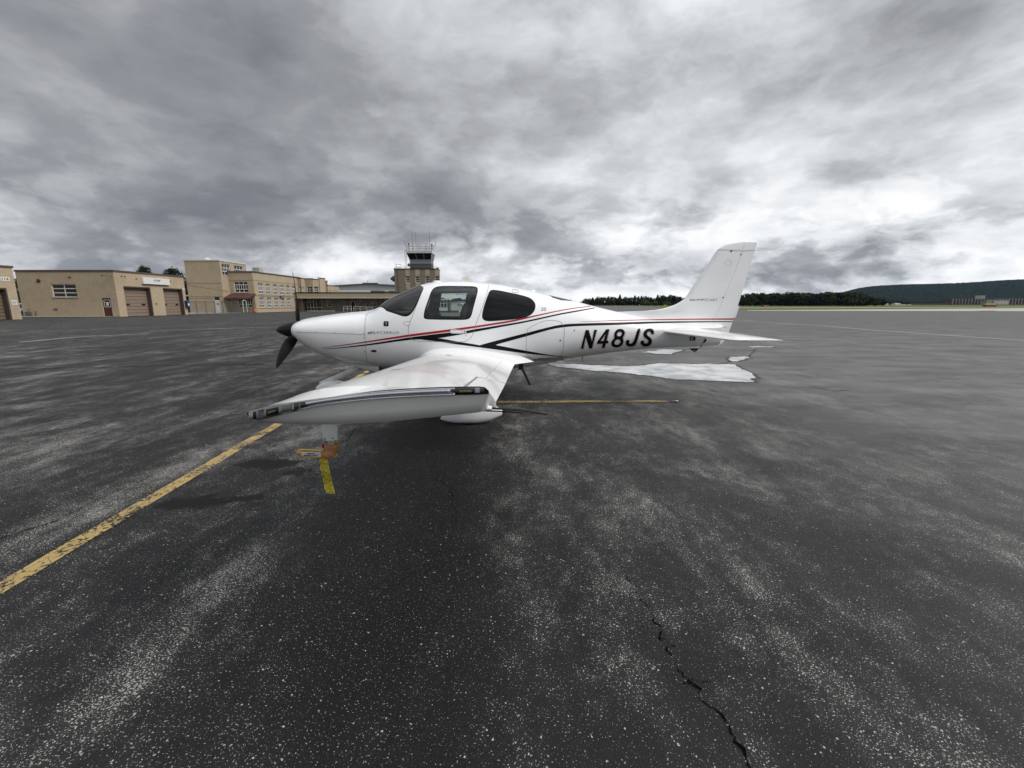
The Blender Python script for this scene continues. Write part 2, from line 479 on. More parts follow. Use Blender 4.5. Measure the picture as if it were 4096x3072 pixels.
def asphalt_color(nt):
    pos = nd(nt, 'ShaderNodeNewGeometry').outputs['Position']
    sp = nd(nt, 'ShaderNodeSeparateXYZ', {0: pos})
    # sealer wears through in long passes running away from the camera
    mp = nd(nt, 'ShaderNodeMapping', {'Vector': pos, 'Rotation': (0, 0, R(-4)), 'Scale': (1.0, 0.27, 1.0)}).outputs[0]
    big = noise(nt, mp, 1.05, 6.0, 0.64, 0.15)
    med = noise(nt, nd(nt, 'ShaderNodeMapping', {'Vector': pos, 'Scale': (1.0, 0.55, 1.0)}).outputs[0], 2.6, 6.0, 0.66, 0.08)
    huge = noise(nt, pos, 0.13, 3.0, 0.5)
    fine = noise(nt, nd(nt, 'ShaderNodeMapping', {'Vector': pos, 'Scale': (1.0, 0.75, 1.0)}).outputs[0], 8.5, 5.0, 0.65)
    patch = mt(nt, 'ADD', mt(nt, 'MULTIPLY', big, 0.42), mt(nt, 'ADD', mt(nt, 'MULTIPLY', med, 0.40), mt(nt, 'ADD', mt(nt, 'MULTIPLY', fine, 0.20), mt(nt, 'MULTIPLY', huge, 0.18))))
    dens = sstep(nt, patch, 0.525, 0.745)
    wing_shade = ellipse_mask(nt, pos, WING_SHADE[0], WING_SHADE[1], 0.62, 3.0, R(4), 0.45, 0.5)  # shade of the wing, painted in as fewer chips and darker binder
    dens = mt(nt, 'MULTIPLY', dens, mt(nt, 'SUBTRACT', 1.0, mt(nt, 'MULTIPLY', wing_shade, 0.9)))
    dens = mt(nt, 'MULTIPLY', dens, sstep(nt, sp.outputs[1], 8.0, 40.0, 1.0, 0.62))
    return pos, sp, patch, dens, wing_shade

def asphalt(name, line=None):
    m, nt, b = new_mat(name)
    pos, sp, patch, dens, wing_shade = asphalt_color(nt)
    # two sizes of chips
    warp = nd(nt, 'ShaderNodeTexNoise', {'Vector': pos, 'Scale': 85.0, 'Detail': 3.0}).outputs['Color']
    pw = vm(nt, 'ADD', pos, vm(nt, 'SCALE', vm(nt, 'SUBTRACT', warp, (0.5, 0.5, 0.5)), scale=0.011))
    v1 = nd(nt, 'ShaderNodeTexVoronoi', {'Vector': pw, 'Scale': 150.0}, voronoi_dimensions='2D')
    v2 = nd(nt, 'ShaderNodeTexVoronoi', {'Vector': pw, 'Scale': 85.0}, voronoi_dimensions='2D')
    r1 = nd(nt, 'ShaderNodeSeparateColor', {0: v1.outputs['Color']}).outputs
    r2 = nd(nt, 'ShaderNodeSeparateColor', {0: v2.outputs['Color']}).outputs
    g1 = noise(nt, pw, 140.0, 2.0, 0.55)
    g2_ = noise(nt, vm(nt, 'ADD', pw, (3.1, 7.7, 0.0)), 62.0, 2.0, 0.6)
    thr1 = mt(nt, 'SUBTRACT', 0.678, mt(nt, 'MULTIPLY', dens, 0.150))
    thr2 = mt(nt, 'SUBTRACT', 0.715, mt(nt, 'MULTIPLY', dens, 0.105))
    thr3 = mt(nt, 'SUBTRACT', 0.9955, mt(nt, 'MULTIPLY', dens, 0.03))
    c1 = sstep(nt, mt(nt, 'SUBTRACT', g1, thr1), -0.012, 0.022)
    c3 = sstep(nt, mt(nt, 'SUBTRACT', g2_, thr2), -0.012, 0.022)
    c2 = mt(nt, 'MULTIPLY', mt(nt, 'GREATER_THAN', r2[0], thr3), sstep(nt, v2.outputs['Distance'], 0.26, 0.42, 1.0, 0.0))
    chip = mt(nt, 'MAXIMUM', c1, mt(nt, 'MAXIMUM', c2, c3))
    tone = mt(nt, 'ADD', 0.50, mt(nt, 'MULTIPLY', r1[1], 0.6))
    chipc = vm(nt, 'MULTIPLY', nd(nt, 'ShaderNodeCombineXYZ', {0: tone, 1: tone, 2: tone}).outputs[0], (0.44, 0.43, 0.40))
    # binder
    bn = noise(nt, pos, 0.9, 6.0, 0.65)
    base = mix(nt, sstep(nt, bn, 0.3, 0.7), (0.0075, 0.0077, 0.0086), (0.0150, 0.0153, 0.0166))
    base = mix(nt, mt(nt, 'MULTIPLY', wing_shade, 0.75), base, (0.0042, 0.0043, 0.0048))  # binder colour darkened where the wing shades the ground
    base = mix(nt, mt(nt, 'MULTIPLY', r1[2], 0.24), base, (0.026, 0.026, 0.0265))
    # older, greyer surface towards the right-hand apron
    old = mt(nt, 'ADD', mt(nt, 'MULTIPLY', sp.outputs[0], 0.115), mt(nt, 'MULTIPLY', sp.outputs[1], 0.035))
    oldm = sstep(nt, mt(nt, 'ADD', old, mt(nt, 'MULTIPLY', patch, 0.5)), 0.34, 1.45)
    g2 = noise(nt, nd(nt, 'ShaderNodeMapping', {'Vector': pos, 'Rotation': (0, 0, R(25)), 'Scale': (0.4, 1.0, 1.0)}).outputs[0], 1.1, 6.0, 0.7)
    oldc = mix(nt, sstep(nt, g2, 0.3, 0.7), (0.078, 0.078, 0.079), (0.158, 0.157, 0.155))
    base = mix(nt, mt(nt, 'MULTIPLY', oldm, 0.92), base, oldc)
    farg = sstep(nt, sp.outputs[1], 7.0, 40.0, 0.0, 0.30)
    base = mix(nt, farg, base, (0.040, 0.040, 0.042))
    film = mt(nt, 'MULTIPLY', dens, mt(nt, 'SUBTRACT', 0.15, mt(nt, 'MULTIPLY', oldm, 0.08)))
    base = mix(nt, film, base, (0.185, 0.18, 0.17))
    col = mix(nt, mt(nt, 'MULTIPLY', chip, mt(nt, 'SUBTRACT', 1.0, mt(nt, 'MULTIPLY', oldm, 0.40))), base, chipc)
    # oil, filled potholes, and a wet patch with painted soft shadow under the wing
    for (cx, cy, rx, ry, rot, k) in STAINS_SHADE:
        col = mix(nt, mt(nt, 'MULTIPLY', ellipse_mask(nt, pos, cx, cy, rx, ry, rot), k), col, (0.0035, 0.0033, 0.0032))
    # hairline cracking
    cw = nd(nt, 'ShaderNodeTexNoise', {'Vector': pos, 'Scale': 3.0, 'Detail': 5.0}).outputs['Color']
    cp = vm(nt, 'ADD', pos, vm(nt, 'SCALE', vm(nt, 'SUBTRACT', cw, (0.5, 0.5, 0.5)), scale=0.5))
    vc = nd(nt, 'ShaderNodeTexVoronoi', {'Vector': cp, 'Scale': 0.42}, voronoi_dimensions='2D', feature='DISTANCE_TO_EDGE').outputs['Distance']
    ck = mt(nt, 'MULTIPLY', sstep(nt, vc, 0.0, 0.005, 1.0, 0.0), sstep(nt, noise(nt, pos, 0.5, 3.0), 0.56, 0.66))
    col = mix(nt, mt(nt, 'MULTIPLY', ck, 0.85), col, (0.006, 0.006, 0.006))
    rough = 0.72
    if line:
        pn = noise(nt, pos, 34.0, 4.0, 0.7)
        pm = noise(nt, pos, 3.2, 4.0, 0.6)
        keep = sstep(nt, mt(nt, 'ADD', mt(nt, 'MULTIPLY', pn, 0.75), mt(nt, 'MULTIPLY', pm, 0.55)), line[3] - 0.03, line[3] + 0.03)
        vcr = nd(nt, 'ShaderNodeTexVoronoi', {'Vector': pw, 'Scale': 9.0}, voronoi_dimensions='2D', feature='DISTANCE_TO_EDGE').outputs['Distance']
        keep = mt(nt, 'MULTIPLY', keep, sstep(nt, vcr, 0.0, 0.035, 0.25, 1.0))
        ly = mix(nt, sstep(nt, pm, 0.35, 0.7), tuple(k * 0.8 for k in line[:3]), line[:3])
        col = mix(nt, keep, col, ly)
    setp(nt, b, Base_Color=col, Roughness=rough)
    b.inputs['Specular IOR Level'].default_value = 0.19
    hgt = mt(nt, 'ADD', mt(nt, 'MULTIPLY', chip, 0.6), mt(nt, 'SUBTRACT', 1.0, v1.outputs['Distance']))
    bump_to(nt, b, hgt, 0.55, 0.004)
    return m

_g = G(1640, 1990); WING_SHADE = (_g.x, _g.y)
STAINS_SHADE = []
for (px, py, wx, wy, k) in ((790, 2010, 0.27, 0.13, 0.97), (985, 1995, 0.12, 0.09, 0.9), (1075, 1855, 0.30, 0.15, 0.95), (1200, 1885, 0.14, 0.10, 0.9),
                            (1790, 1745, 0.9, 0.5, 0.45)):  # under the wing: wet patch plus soft shadow put into the colour
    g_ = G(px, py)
    STAINS_SHADE.append((g_.x, g_.y, wx, wy, 0.1, k))
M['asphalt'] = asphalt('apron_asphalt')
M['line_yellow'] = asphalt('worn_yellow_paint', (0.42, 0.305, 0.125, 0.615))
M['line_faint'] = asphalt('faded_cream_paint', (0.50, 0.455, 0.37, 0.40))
M['crack'] = simple('crack_dark', (0.003, 0.003, 0.003), 0.95, spec=0.0)
def water_mat():
    m, nt, b = new_mat('puddle_water')
    pos = nd(nt, 'ShaderNodeNewGeometry').outputs['Position']
    n = noise(nt, pos, 1.3, 6.0, 0.65)
    setp(nt, b, Base_Color=mix(nt, sstep(nt, n, 0.38, 0.62), (0.09, 0.095, 0.10), (0.36, 0.365, 0.36)), Roughness=0.5)
    setp(nt, b, Coat_Weight=sstep(nt, noise(nt, pos, 2.2, 5.0, 0.6), 0.36, 0.56, 0.45, 1.0))
    b.inputs['Coat Roughness'].default_value = 0.015
    b.inputs['Coat IOR'].default_value = 1.5
    return m
M['water'] = water_mat()
M['wet'] = simple('wet_asphalt_edge', (0.012, 0.012, 0.013), 0.5, spec=0.25)
# ------------------------------------------------------------------ ground, apron, taxiway
def sheet(name, pts, z, mat, kind='structure', parent=None):
    mb = MB(); n = len(pts)
    mb.v = [(p[0], p[1], z) for p in pts]; mb.f = [tuple(range(n))]
    o = mb.build(name, mat, parent, fix=False)
    me = o.data
    if me.polygons[0].normal.z < 0: me.flip_normals()
    if kind: o['kind'] = kind
    return o

sheet('ground', [(-9000, -600), (9000, -600), (9000, 12000), (-9000, 12000)], -0.012, M['grass'])
# apron with its oblique far edge on the right
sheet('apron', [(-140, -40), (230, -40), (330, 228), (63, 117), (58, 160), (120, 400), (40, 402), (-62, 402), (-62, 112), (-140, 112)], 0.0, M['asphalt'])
sheet('taxiway', [(50, 190), (55, 176), (150, 196), (330, 262), (330, 276), (150, 212)], -0.004, M['concrete'])
sheet('concrete_strip', [tuple(G(px, py).xy) for px, py in ((2990, 1242.6), (4096, 1244.5), (4400, 1245), (4400, 1230.8), (4096, 1232.8), (2990, 1240.8))], 0.004, M['concrete'])
sheet('sidewalk', [(-66.0, 52.6), (-49.75, 54.4), (-49.75, 55.85), (-66.0, 55.85)], 0.06, M['concrete'])
sheet('verge', [(-66.0, 72.0), (-50.4, 69.2), (-49.0, 82.0), (-66.0, 82.0)], 0.02, M['concrete'])

# ---- painted lines (strips following the ground, 4 mm up)
def line_strip(name, pts, w, mat, z=0.004):
    pts = [Vector((p[0], p[1], 0)) for p in pts]
    mb = MB(); L = []; Rr = []
    for i, p in enumerate(pts):
        t = (pts[min(i+1, len(pts)-1)] - pts[max(i-1, 0)]).normalized()
        n = Vector((-t.y, t.x, 0)) * (w / 2)
        L.append(p + n); Rr.append(p - n)
    for i in range(len(pts) - 1):
        mb.quad((Rr[i].x, Rr[i].y, z), (Rr[i+1].x, Rr[i+1].y, z), (L[i+1].x, L[i+1].y, z), (L[i].x, L[i].y, z))
    o = mb.build(name, mat, None)
    o['kind'] = 'structure'
    return o
gA, gB = G(0, 2352), G(1110, 1698)
dirAB = (gB - gA).normalized()
wob = [gA - dirAB * 2.0 + dirAB * (0.35 * i) + Vector((-dirAB.y, dirAB.x, 0)) * random.uniform(-.007, .007) for i in range(60)]
line_strip('lead_in_line', wob, 0.125, M['line_yellow'])
gC, gD = G(1500, 1611), G(2668, 1606)
dCD = (gD - gC).normalized()
line_strip('stand_line', [gC + dCD * ((gD - gC).length * i / 40) + Vector((0, random.uniform(-.006, .006), 0)) for i in range(41)], 0.135, M['line_yellow'], 0.008)
line_strip('apron_line_distant', [G(-200, 1348), G(400, 1316), G(830, 1299), G(1200, 1287)], 0.16, M['line_yellow'])
line_strip('faded_line', [G(80, 1369), G(300, 1349), G(600, 1333)], 0.14, M['line_faint'])
line_strip('faded_line', [G(600, 1322), G(1190, 1306)], 0.14, M['line_faint'])
line_strip('apron_line_right', [G(2900, 1280.5), G(3300, 1304), G(3500, 1321), G(3800, 1342), G(4140, 1365)], 0.19, M['line_faint'])
line_strip('faded_line', [G(2970, 1281), G(3012, 1281.5)], 0.40, M['line_faint'])
# construction joint between two paving lanes, left of the nose
jp = [G(-60, 1478), G(300, 1472), G(700, 1462), G(1110, 1457), G(1480, 1453)]
jj = []
for a, b in zip(jp[:-1], jp[1:]):
    for t in range(12): jj.append(a.lerp(b, t / 12) + Vector((0, random.uniform(-.012, .012), 0)))
line_strip('pavement_joint', jj, 0.035, M['crack'])

# ---- cracks: jagged tapering ribbons with side branches
def crack(name, pix, w0, w1, seed, step=0.014, branch=0.14):
    rnd = random.Random(seed)
    pts = [G(*p) for p in pix]
    path = []
    for a, b in zip(pts[:-1], pts[1:]):
        k = max(2, int((b - a).length / step))
        path += [a.lerp(b, t / k) for t in range(k)]
    mb = MB()
    off = 0; prev = None
    for i, p in enumerate(path[:-1]):
        t = (path[i+1] - p).normalized(); n = Vector((-t.y, t.x, 0))
        off = off * 0.72 + rnd.uniform(-1, 1) * 0.014
        f = i / len(path)
        w = (w0 + (w1 - w0) * f ** .8) * rnd.choice((0.15, 0.35, 0.6, 0.9, 1.2, 1.6))
        a = p + n * (off + w / 2); b = p + n * (off - w / 2)
        if prev: mb.quad((*prev[1].xy, .004), (*b.xy, .004), (*a.xy, .004), (*prev[0].xy, .004))
        prev = (a, b)
        if rnd.random() < branch:
            q = p + n * off; sgn = rnd.choice((-1, 1)); bp = None
            for j in range(rnd.randint(2, 7)):
                q2 = q + n * sgn * rnd.uniform(.004, .03) + t * rnd.uniform(-.02, .045)
                ww = w * 0.22
                mb.quad((*(q - t * ww).xy, .0042), (*(q2 - t * ww).xy, .0042), (*(q2 + t * ww).xy, .0042), (*(q + t * ww).xy, .0042))
                q = q2
    o = mb.build(name, M['crack'], None)
    o['kind'] = 'structure'
crack('pavement_crack', [(2455, 2225), (2530, 2330), (2590, 2420), (2650, 2540), (2700, 2640), (2790, 2760), (2850, 2850), (2930, 2970), (3010, 3080), (3100, 3200)], 0.002, 0.009, 3)
crack('pavement_crack', [(1755, 1920), (1795, 1940), (1808, 1985), (1820, 2040), (1815, 2110)], 0.0065, 0.002, 5)
crack('pavement_crack', [(1425, 1712), (1400, 1745), (1381, 1760), (1385, 1788), (1352, 1805)], 0.012, 0.004, 6)
crack('pavement_crack', [(3020, 1398), (3000, 1425), (2960, 1437), (2900, 1452), (2830, 1470)], 0.03, 0.02, 9, 0.05)
crack('pavement_crack', [(0, 2155), (200, 2090), (420, 1985), (640, 1890)], 0.008, 0.006, 10, 0.06, 0.04)
crack('pavement_crack', [(3240, 1545), (3330, 1565), (3420, 1560)], 0.02, 0.012, 11, 0.06)

# ---- standing water
def puddle(pix, seed, z=0.007):
    rnd = random.Random(seed)
    pts = [Vector(G(*p)) for p in pix]
    pts = resample(pts, 0.06)
    q = []
    for i, p in enumerate(pts):
        t = (pts[(i+1) % len(pts)] - pts[i-1]).normalized(); n = Vector((-t.y, t.x, 0))
        q.append(p + n * (rnd.uniform(-.03, .03) + .07 * math.sin(i * .19 + seed) * math.sin(i * .047 + 2 * seed) + .05 * math.sin(i * .53 + seed) * max(0, math.sin(i * .11))))
    mb = MB(); mb.v = [(p.x, p.y, z) for p in q]; mb.f = [tuple(range(len(q)))]
    o = mb.build('puddle', M['water'], None, fix=False)
    if o.data.polygons[0].normal.z < 0: o.data.flip_normals()
    o['kind'] = 'structure'
    c = sum(q, Vector((0, 0, 0))) / len(q)
    rim = []
    for i, p in enumerate(q):
        t = (q[(i+1) % len(q)] - q[i-1]).normalized(); n = Vector((t.y, -t.x, 0))
        if n.dot(p - c) < 0 and False: n = -n
        rim.append((p, n))
    area = sum(q[i].x * q[(i+1) % len(q)].y - q[(i+1) % len(q)].x * q[i].y for i in range(len(q)))
    sg = 1 if area > 0 else -1
    mb = MB(); mb.v = [(*(p + n * sg * rnd.uniform(.03, .13)).xy, z - .004) for p, n in rim]; mb.f = [tuple(range(len(q)))]
    o2 = mb.build('wet_rim', M['wet'], None, fix=False)
    if o2.data.polygons[0].normal.z < 0: o2.data.flip_normals()
    o2['kind'] = 'structure'
puddle([(2195, 1455), (2330, 1459), (2480, 1465), (2560, 1463), (2640, 1456), (2830, 1456), (2935, 1459), (2965, 1478), (3020, 1500), (3030, 1513),
        (3000, 1527), (2860, 1525), (2700, 1519), (2600, 1504), (2555, 1501), (2480, 1489), (2330, 1479), (2230, 1470)], 1)
puddle([(2925, 1428), (2975, 1426), (2985, 1430), (2965, 1446), (2930, 1447), (2915, 1436)], 2)
puddle([(2985, 1387), (3040, 1384.5), (3095, 1386), (3080, 1390), (3010, 1392)], 3)
puddle([(2560, 1408), (2660, 1398), (2730, 1400), (2690, 1418), (2620, 1414)], 4)
puddle([(3900, 1243), (3980, 1242.6), (3990, 1244), (3920, 1244.5)], 5)

# tie-down anchor at the end of the stand line
t0 = G(2702, 1608)
an = root('tie_down_anchor', t0, 'small round metal tie-down anchor sunk in the apron at the end of the yellow line', 'tie-down anchor')
ring = MB()
ring.loft([[(t0.x + r * math.cos(a), t0.y + r * math.sin(a), z) for a in [2 * math.pi * i / 24 for i in range(24)]] for r, z in ((.085, .004), (.082, .012), (.066, .012), (.062, .0045))])
ring.build('ring', M['tower_dark'], an, smooth=False)
cup = MB(); cup.v = [(t0.x + .063 * math.cos(2 * math.pi * i / 24), t0.y + .063 * math.sin(2 * math.pi * i / 24), .0046) for i in range(24)]; cup.f = [tuple(range(24))]
cup.build('cup', M['crack'], an)
MB().tube([t0 + Vector((-.05, 0, .008)), t0 + Vector((-.02, -.01, .02)), t0 + Vector((.02, -.01, .02)), t0 + Vector((.05, 0, .008))], .008, 8).build('bar', M['steel'], an, smooth=True)
# ------------------------------------------------------------------ buildings
UX, UY, UZ = Vector((1, 0, 0)), Vector((0, 1, 0)), Vector((0, 0, 1))

def wall(mb, o, u, n, W, H, holes=(), rev=0.18):
    """wall face from corner o along u, outward normal n, with rectangular openings and their reveals"""
    o, u, n = Vector(o), Vector(u), Vector(n)
    us = sorted({0, W} | {h[0] for h in holes} | {h[2] for h in holes}); zs = sorted({0, H} | {h[1] for h in holes} | {h[3] for h in holes})
    pt = lambda a, z, d=0: o + u * a + UZ * z - n * d
    for i in range(len(us) - 1):
        for j in range(len(zs) - 1):
            cu, cz = (us[i] + us[i+1]) / 2, (zs[j] + zs[j+1]) / 2
            if any(h[0] < cu < h[2] and h[1] < cz < h[3] for h in holes): continue
            mb.quad(pt(us[i], zs[j]), pt(us[i+1], zs[j]), pt(us[i+1], zs[j+1]), pt(us[i], zs[j+1]))
    for a0, z0, a1, z1 in holes:
        c = [(a0, z0), (a1, z0), (a1, z1), (a0, z1)]
        for k in range(4):
            p, q = c[k], c[(k+1) % 4]
            mb.quad(pt(*p), pt(*q), pt(*q, rev), pt(*p, rev))

def pbox(o, u, n, a0, z0, a1, z1, d0, d1):
    """box helper on a wall plane: a along u, z up, d outward"""
    return (Vector(o) + u * a0 + n * d0 + UZ * z0, u, n, a1 - a0, d1 - d0, z1 - z0)

def window(par, o, u, n, rect, rows, mat_f, mat_p, bar=0.06, rec=0.13, sill=True, name='window'):
    """rows: list of (height share, number of panes) from the top"""
    a0, z0, a1, z1 = rect
    fr = MB()
    ob = lambda mb, *a: mb.obox(*pbox(o, u, n, *a))
    d0, d1 = -rec - 0.05, -rec + 0.03
    ob(fr, a0, z0, a0 + bar, z1, d0, d1); ob(fr, a1 - bar, z0, a1, z1, d0, d1)
    ob(fr, a0 + bar, z0, a1 - bar, z0 + bar, d0, d1); ob(fr, a0 + bar, z1 - bar, a1 - bar, z1, d0, d1)
    ih = z1 - z0 - 2 * bar - bar * (len(rows) - 1); iw = a1 - a0 - 2 * bar
    z = z1 - bar; panes = []
    for k, (share, cnt) in enumerate(rows):
        h = ih * share
        pw = (iw - bar * 0.8 * (cnt - 1)) / cnt
        for c in range(cnt):
            x = a0 + bar + c * (pw + bar * 0.8)
            panes.append((x, z - h, x + pw, z))
            if c < cnt - 1: ob(fr, x + pw, z - h, x + pw + bar * 0.8, z, d0, d1 - 0.01)
        z -= h
        if k < len(rows) - 1:
            ob(fr, a0 + bar, z - bar, a1 - bar, z, d0, d1 - 0.005); z -= bar
    w = fr.build(name, mat_f, par)
    for p in panes:
        MB().obox(*pbox(o, u, n, *p, -rec - 0.035, -rec - 0.015)).build('pane', mat_p, w)
    if sill:
        MB().obox(*pbox(o, u, n, a0 - .08, z0 - .10, a1 + .08, z0 - .002, -rec, .06)).build('sill', M['concrete_grey'], w)
    return w

def text_mesh(s, mat_bold=0.0):
    cu = bpy.data.curves.new('lettering', 'FONT')
    cu.body = s; cu.size = 1.0; cu.offset = mat_bold; cu.resolution_u = 3
    ob = bpy.data.objects.new('lettering', cu); C.objects.link(ob)
    dg = bpy.context.evaluated_depsgraph_get(); dg.update()
    me = bpy.data.meshes.new_from_object(ob.evaluated_get(dg))
    bpy.data.objects.remove(ob); bpy.data.curves.remove(cu)
    return me

def wall_text(par, s, o, u, n, rect, mat, bold=0.0, d=0.006, name='lettering'):
    me = text_mesh(s, bold)
    xs = [v.co.x for v in me.vertices]; ys = [v.co.y for v in me.vertices]
    x0, x1, y0, y1 = min(xs), max(xs), min(ys), max(ys)
    a0, z0, a1, z1 = rect
    for v in me.vertices:
        a = a0 + (v.co.x - x0) / (x1 - x0) * (a1 - a0); z = z0 + (v.co.y - y0) / (y1 - y0) * (z1 - z0)
        v.co = Vector(o) + u * a + UZ * z + n * d
    return link(name, me, mat, par)

def sign_on(par_none, name, o, u, n, rect, label, cat, mat=None, thick=0.05):
    a0, z0, a1, z1 = rect
    r_ = root(name, Vector(o) + u * ((a0 + a1) / 2) + UZ * z0, label, cat)
    MB().obox(*pbox(o, u, n, a0, z0, a1, z1, 0.004, thick)).build('board', mat or M['sign_white'], r_)
    return r_

def garage_door(par, o, u, n, rect, mat, npan=9, lights=True, rec=0.55):
    a0, z0, a1, z1 = rect
    h = (z1 - z0) / npan
    d = MB().obox(*pbox(o, u, n, a0, z0, a1, z1, -rec - .08, -rec - .05)).build('garage_door', M['gasket'], par)
    for k in range(npan):
        MB().obox(*pbox(o, u, n, a0 + .01, z0 + k * h + .022, a1 - .01, z0 + (k + 1) * h - .022, -rec - .045, -rec)).build('panel', mat, d)
    if lights:
        k = 3
        for f in (0.13, 0.72):
            aa = a0 + (a1 - a0) * f
            MB().obox(*pbox(o, u, n, aa, z0 + k * h + .12, aa + (a1 - a0) * .15, z0 + (k + 1) * h - .10, -rec + .003, -rec + .02)).build('pane', M['pane'], d)
    jm = MB()
    jm.obox(*pbox(o, u, n, a1 - .14, z0, a1, z1, -rec + .022, -.01)); jm.obox(*pbox(o, u, n, a0, z1 - .16, a1 - .145, z1, -rec + .022, -.01))
    jm.build('jamb', M['jamb'], d)

# ---- tan garage with two doors
X0, X1, Y0, Y1, H1 = -61.9, -49.7, 55.8, 67.6, 5.55
gr = root('brick_garage', ((X0+X1)/2, (Y0+Y1)/2, 0), 'low buff brick garage with two tan roller doors and a maroon side door', 'garage', 'buff brick garages')
win = (4.15, 2.42, 7.25, 4.05); dr = (10.2, 0.0, 11.32, 2.32)
mb = MB()
wall(mb, (X0, Y0, 0), UX, -UY, X1 - X0, H1, [win, dr])
d1r, d2r = (1.15, 0.0, 5.35, 3.85), (7.55, 0.0, 11.25, 3.85)
wall(mb, (X1, Y0, 0), UY, UX, Y1 - Y0, H1, [d1r, d2r], 0.6)
wall(mb, (X1, Y1, 0), -UX, UY, X1 - X0, H1); wall(mb, (X0, Y1, 0), -UY, -UX, Y1 - Y0, H1)
mb.build('wall', M['brick'], gr, fix=False)
MB().box((X0 - .08, Y0 - .08, H1), (X1 + .08, Y1 + .08, H1 + .22)).build('roof', M['coping'], gr)
garage_door(gr, (X1, Y0, 0), UY, UX, d1r, M['garage']); garage_door(gr, (X1, Y0, 0), UY, UX, d2r, M['garage'])
window(gr, (X0, Y0, 0), UX, -UY, win, [(.33, 2), (.34, 2), (.33, 2)], M['frame'], M['pane'], .09)
O = Vector((X0, Y0, 0))
do = MB().obox(*pbox(O, UX, -UY, 10.2, 0, 11.32, 2.32, -.17, -.12)).build('door', M['dark_red'], gr)
fr = MB()
for r_ in ((10.36, 1.2, 10.42, 2.12), (11.1, 1.2, 11.16, 2.12), (10.42, 1.2, 11.1, 1.26), (10.42, 2.06, 11.1, 2.12), (10.42, 1.78, 11.1, 1.83)):
    fr.obox(*pbox(O, UX, -UY, *r_, -.118, -.10))
fr.build('door_frame', M['frame'], do)
MB().obox(*pbox(O, UX, -UY, 10.42, 1.26, 11.1, 2.06, -.118, -.112)).build('pane', M['pane'], do)
MB().obox(*pbox(O, UX, -UY, 10.62, 1.38, 10.92, 1.80, -.110, -.106)).build('notice', M['sign_white'], do)
b = MB()
b.loft([[Vector((X0 + 2.75 + r * math.cos(t), Y0 - d, 4.45 + r * math.sin(t))) for t in [2*math.pi*i/8 for i in range(8)]] for r, d in ((.24, .003), (.24, .08), (.12, .12))], cap1=True)
b.build('alarm_bell', M['dark_red'], gr)
MB().obox(*pbox(O, UX, -UY, 6.55, 4.78, 6.85, 4.96, .003, .05)).build('vent', M['coping'], gr)
MB().obox(*pbox(O, UX, -UY, 3.95, .82, 4.45, 1.02, .003, .05)).build('vent', M['galv'], gr)
lamp = MB().tube([O + Vector((12.05, 0, 5.0)), O + Vector((11.9, -.45, 5.05)), O + Vector((11.4, -.6, 5.04))], .04, 6)
lamp.tube([O + Vector((11.4, -.6, 5.05)), O + Vector((11.2, -.65, 5.02))], .09, 6)
lamp.build('wall_lamp', M['galv'], gr)
mtp = MB().tube([O + Vector((1.7, -.12, 0)), O + Vector((1.7, -.12, .62)), O + Vector((1.76, -.22, .70))], .05, 6)
mtp.build('standpipe', M['jamb'], gr)
gm = MB().obox(*pbox(O, UX, -UY, .55, .12, 1.05, .62, .02, .3)); gm.tube([O + Vector((.2, -.12, .45)), O + Vector((.55, -.12, .45))], .04, 6)
gm.tube([O + Vector((.8, -.14, .6)), O + Vector((.8, -.14, .9)), O + Vector((.95, -.05, .9))], .035, 6)
gm.build('gas_meter', M['galv'], gr)
OX = Vector((X1, Y0, 0))
ws = root('wall_sign', OX + UY * 5.6 + UZ * 4.3, 'long white lightbox sign above the tan garage doors', 'sign')
MB().obox(*pbox(OX, UY, UX, 4.0, 4.27, 8.6, 5.12, .004, .32)).build('lightbox', M['sign_white'], ws)
wall_text(ws, 'CPI', OX, UY, UX, (5.75, 4.66, 6.75, 4.92), M['sign_ink'], .02, .326)
MB().prism([OX + UX * .326 + UY * 6.5 + UZ * 4.6, OX + UX * .326 + UY * 6.58 + UZ * 4.6, OX + UX * .326 + UY * 7.1 + UZ * 4.98, OX + UX * .326 + UY * 7.02 + UZ * 4.98], (.004, 0, 0)).build('emblem', M['sign_ink'], ws)
for a_, z_ in ((1.0, 5.0), (3.2, 4.78), (9.0, 4.78), (1.5, 5.0)):
    MB().obox(*pbox(OX, UY, UX, a_, z_, a_ + .16, z_ + .14, .003, .07)).build('bracket', M['coping'], gr)
pl = sign_on(None, 'number_plate', OX, UY, UX, (11.35, 3.62, 11.78, 3.92), 'white plate numbered 116 at the far corner of the garage', 'sign', thick=.03)
wall_text(pl, '116', OX, UY, UX, (11.42, 3.68, 11.72, 3.86), M['sign_ink'], .03, .034)
MB().obox(*pbox(OX, UY, UX, 5.9, 1.5, 6.08, 1.75, .003, .06)).build('switch_box', M['galv'], gr)
bb = root('letter_box', OX + UY * 11.6 + UX * .2 + UZ * 1.0, 'dark blue box mounted on the far corner of the garage', 'box')
MB().obox(*pbox(OX, UY, UX, 11.35, 1.10, 11.85, 1.95, .02, .42)).build('box_body', M['blue_box'], bb)
MB().prism([OX + UX * a + UY * 11.33 + UZ * z for a, z in ((.02, 1.955), (.46, 1.955), (.40, 2.07), (.02, 2.12))], (0, .54, 0)).build('lid', M['blue_box'], bb)
MB().obox(*pbox(OX, UY, UX, 11.45, 1.35, 11.75, 1.70, .425, .43)).build('notice', M['sign_white'], bb)

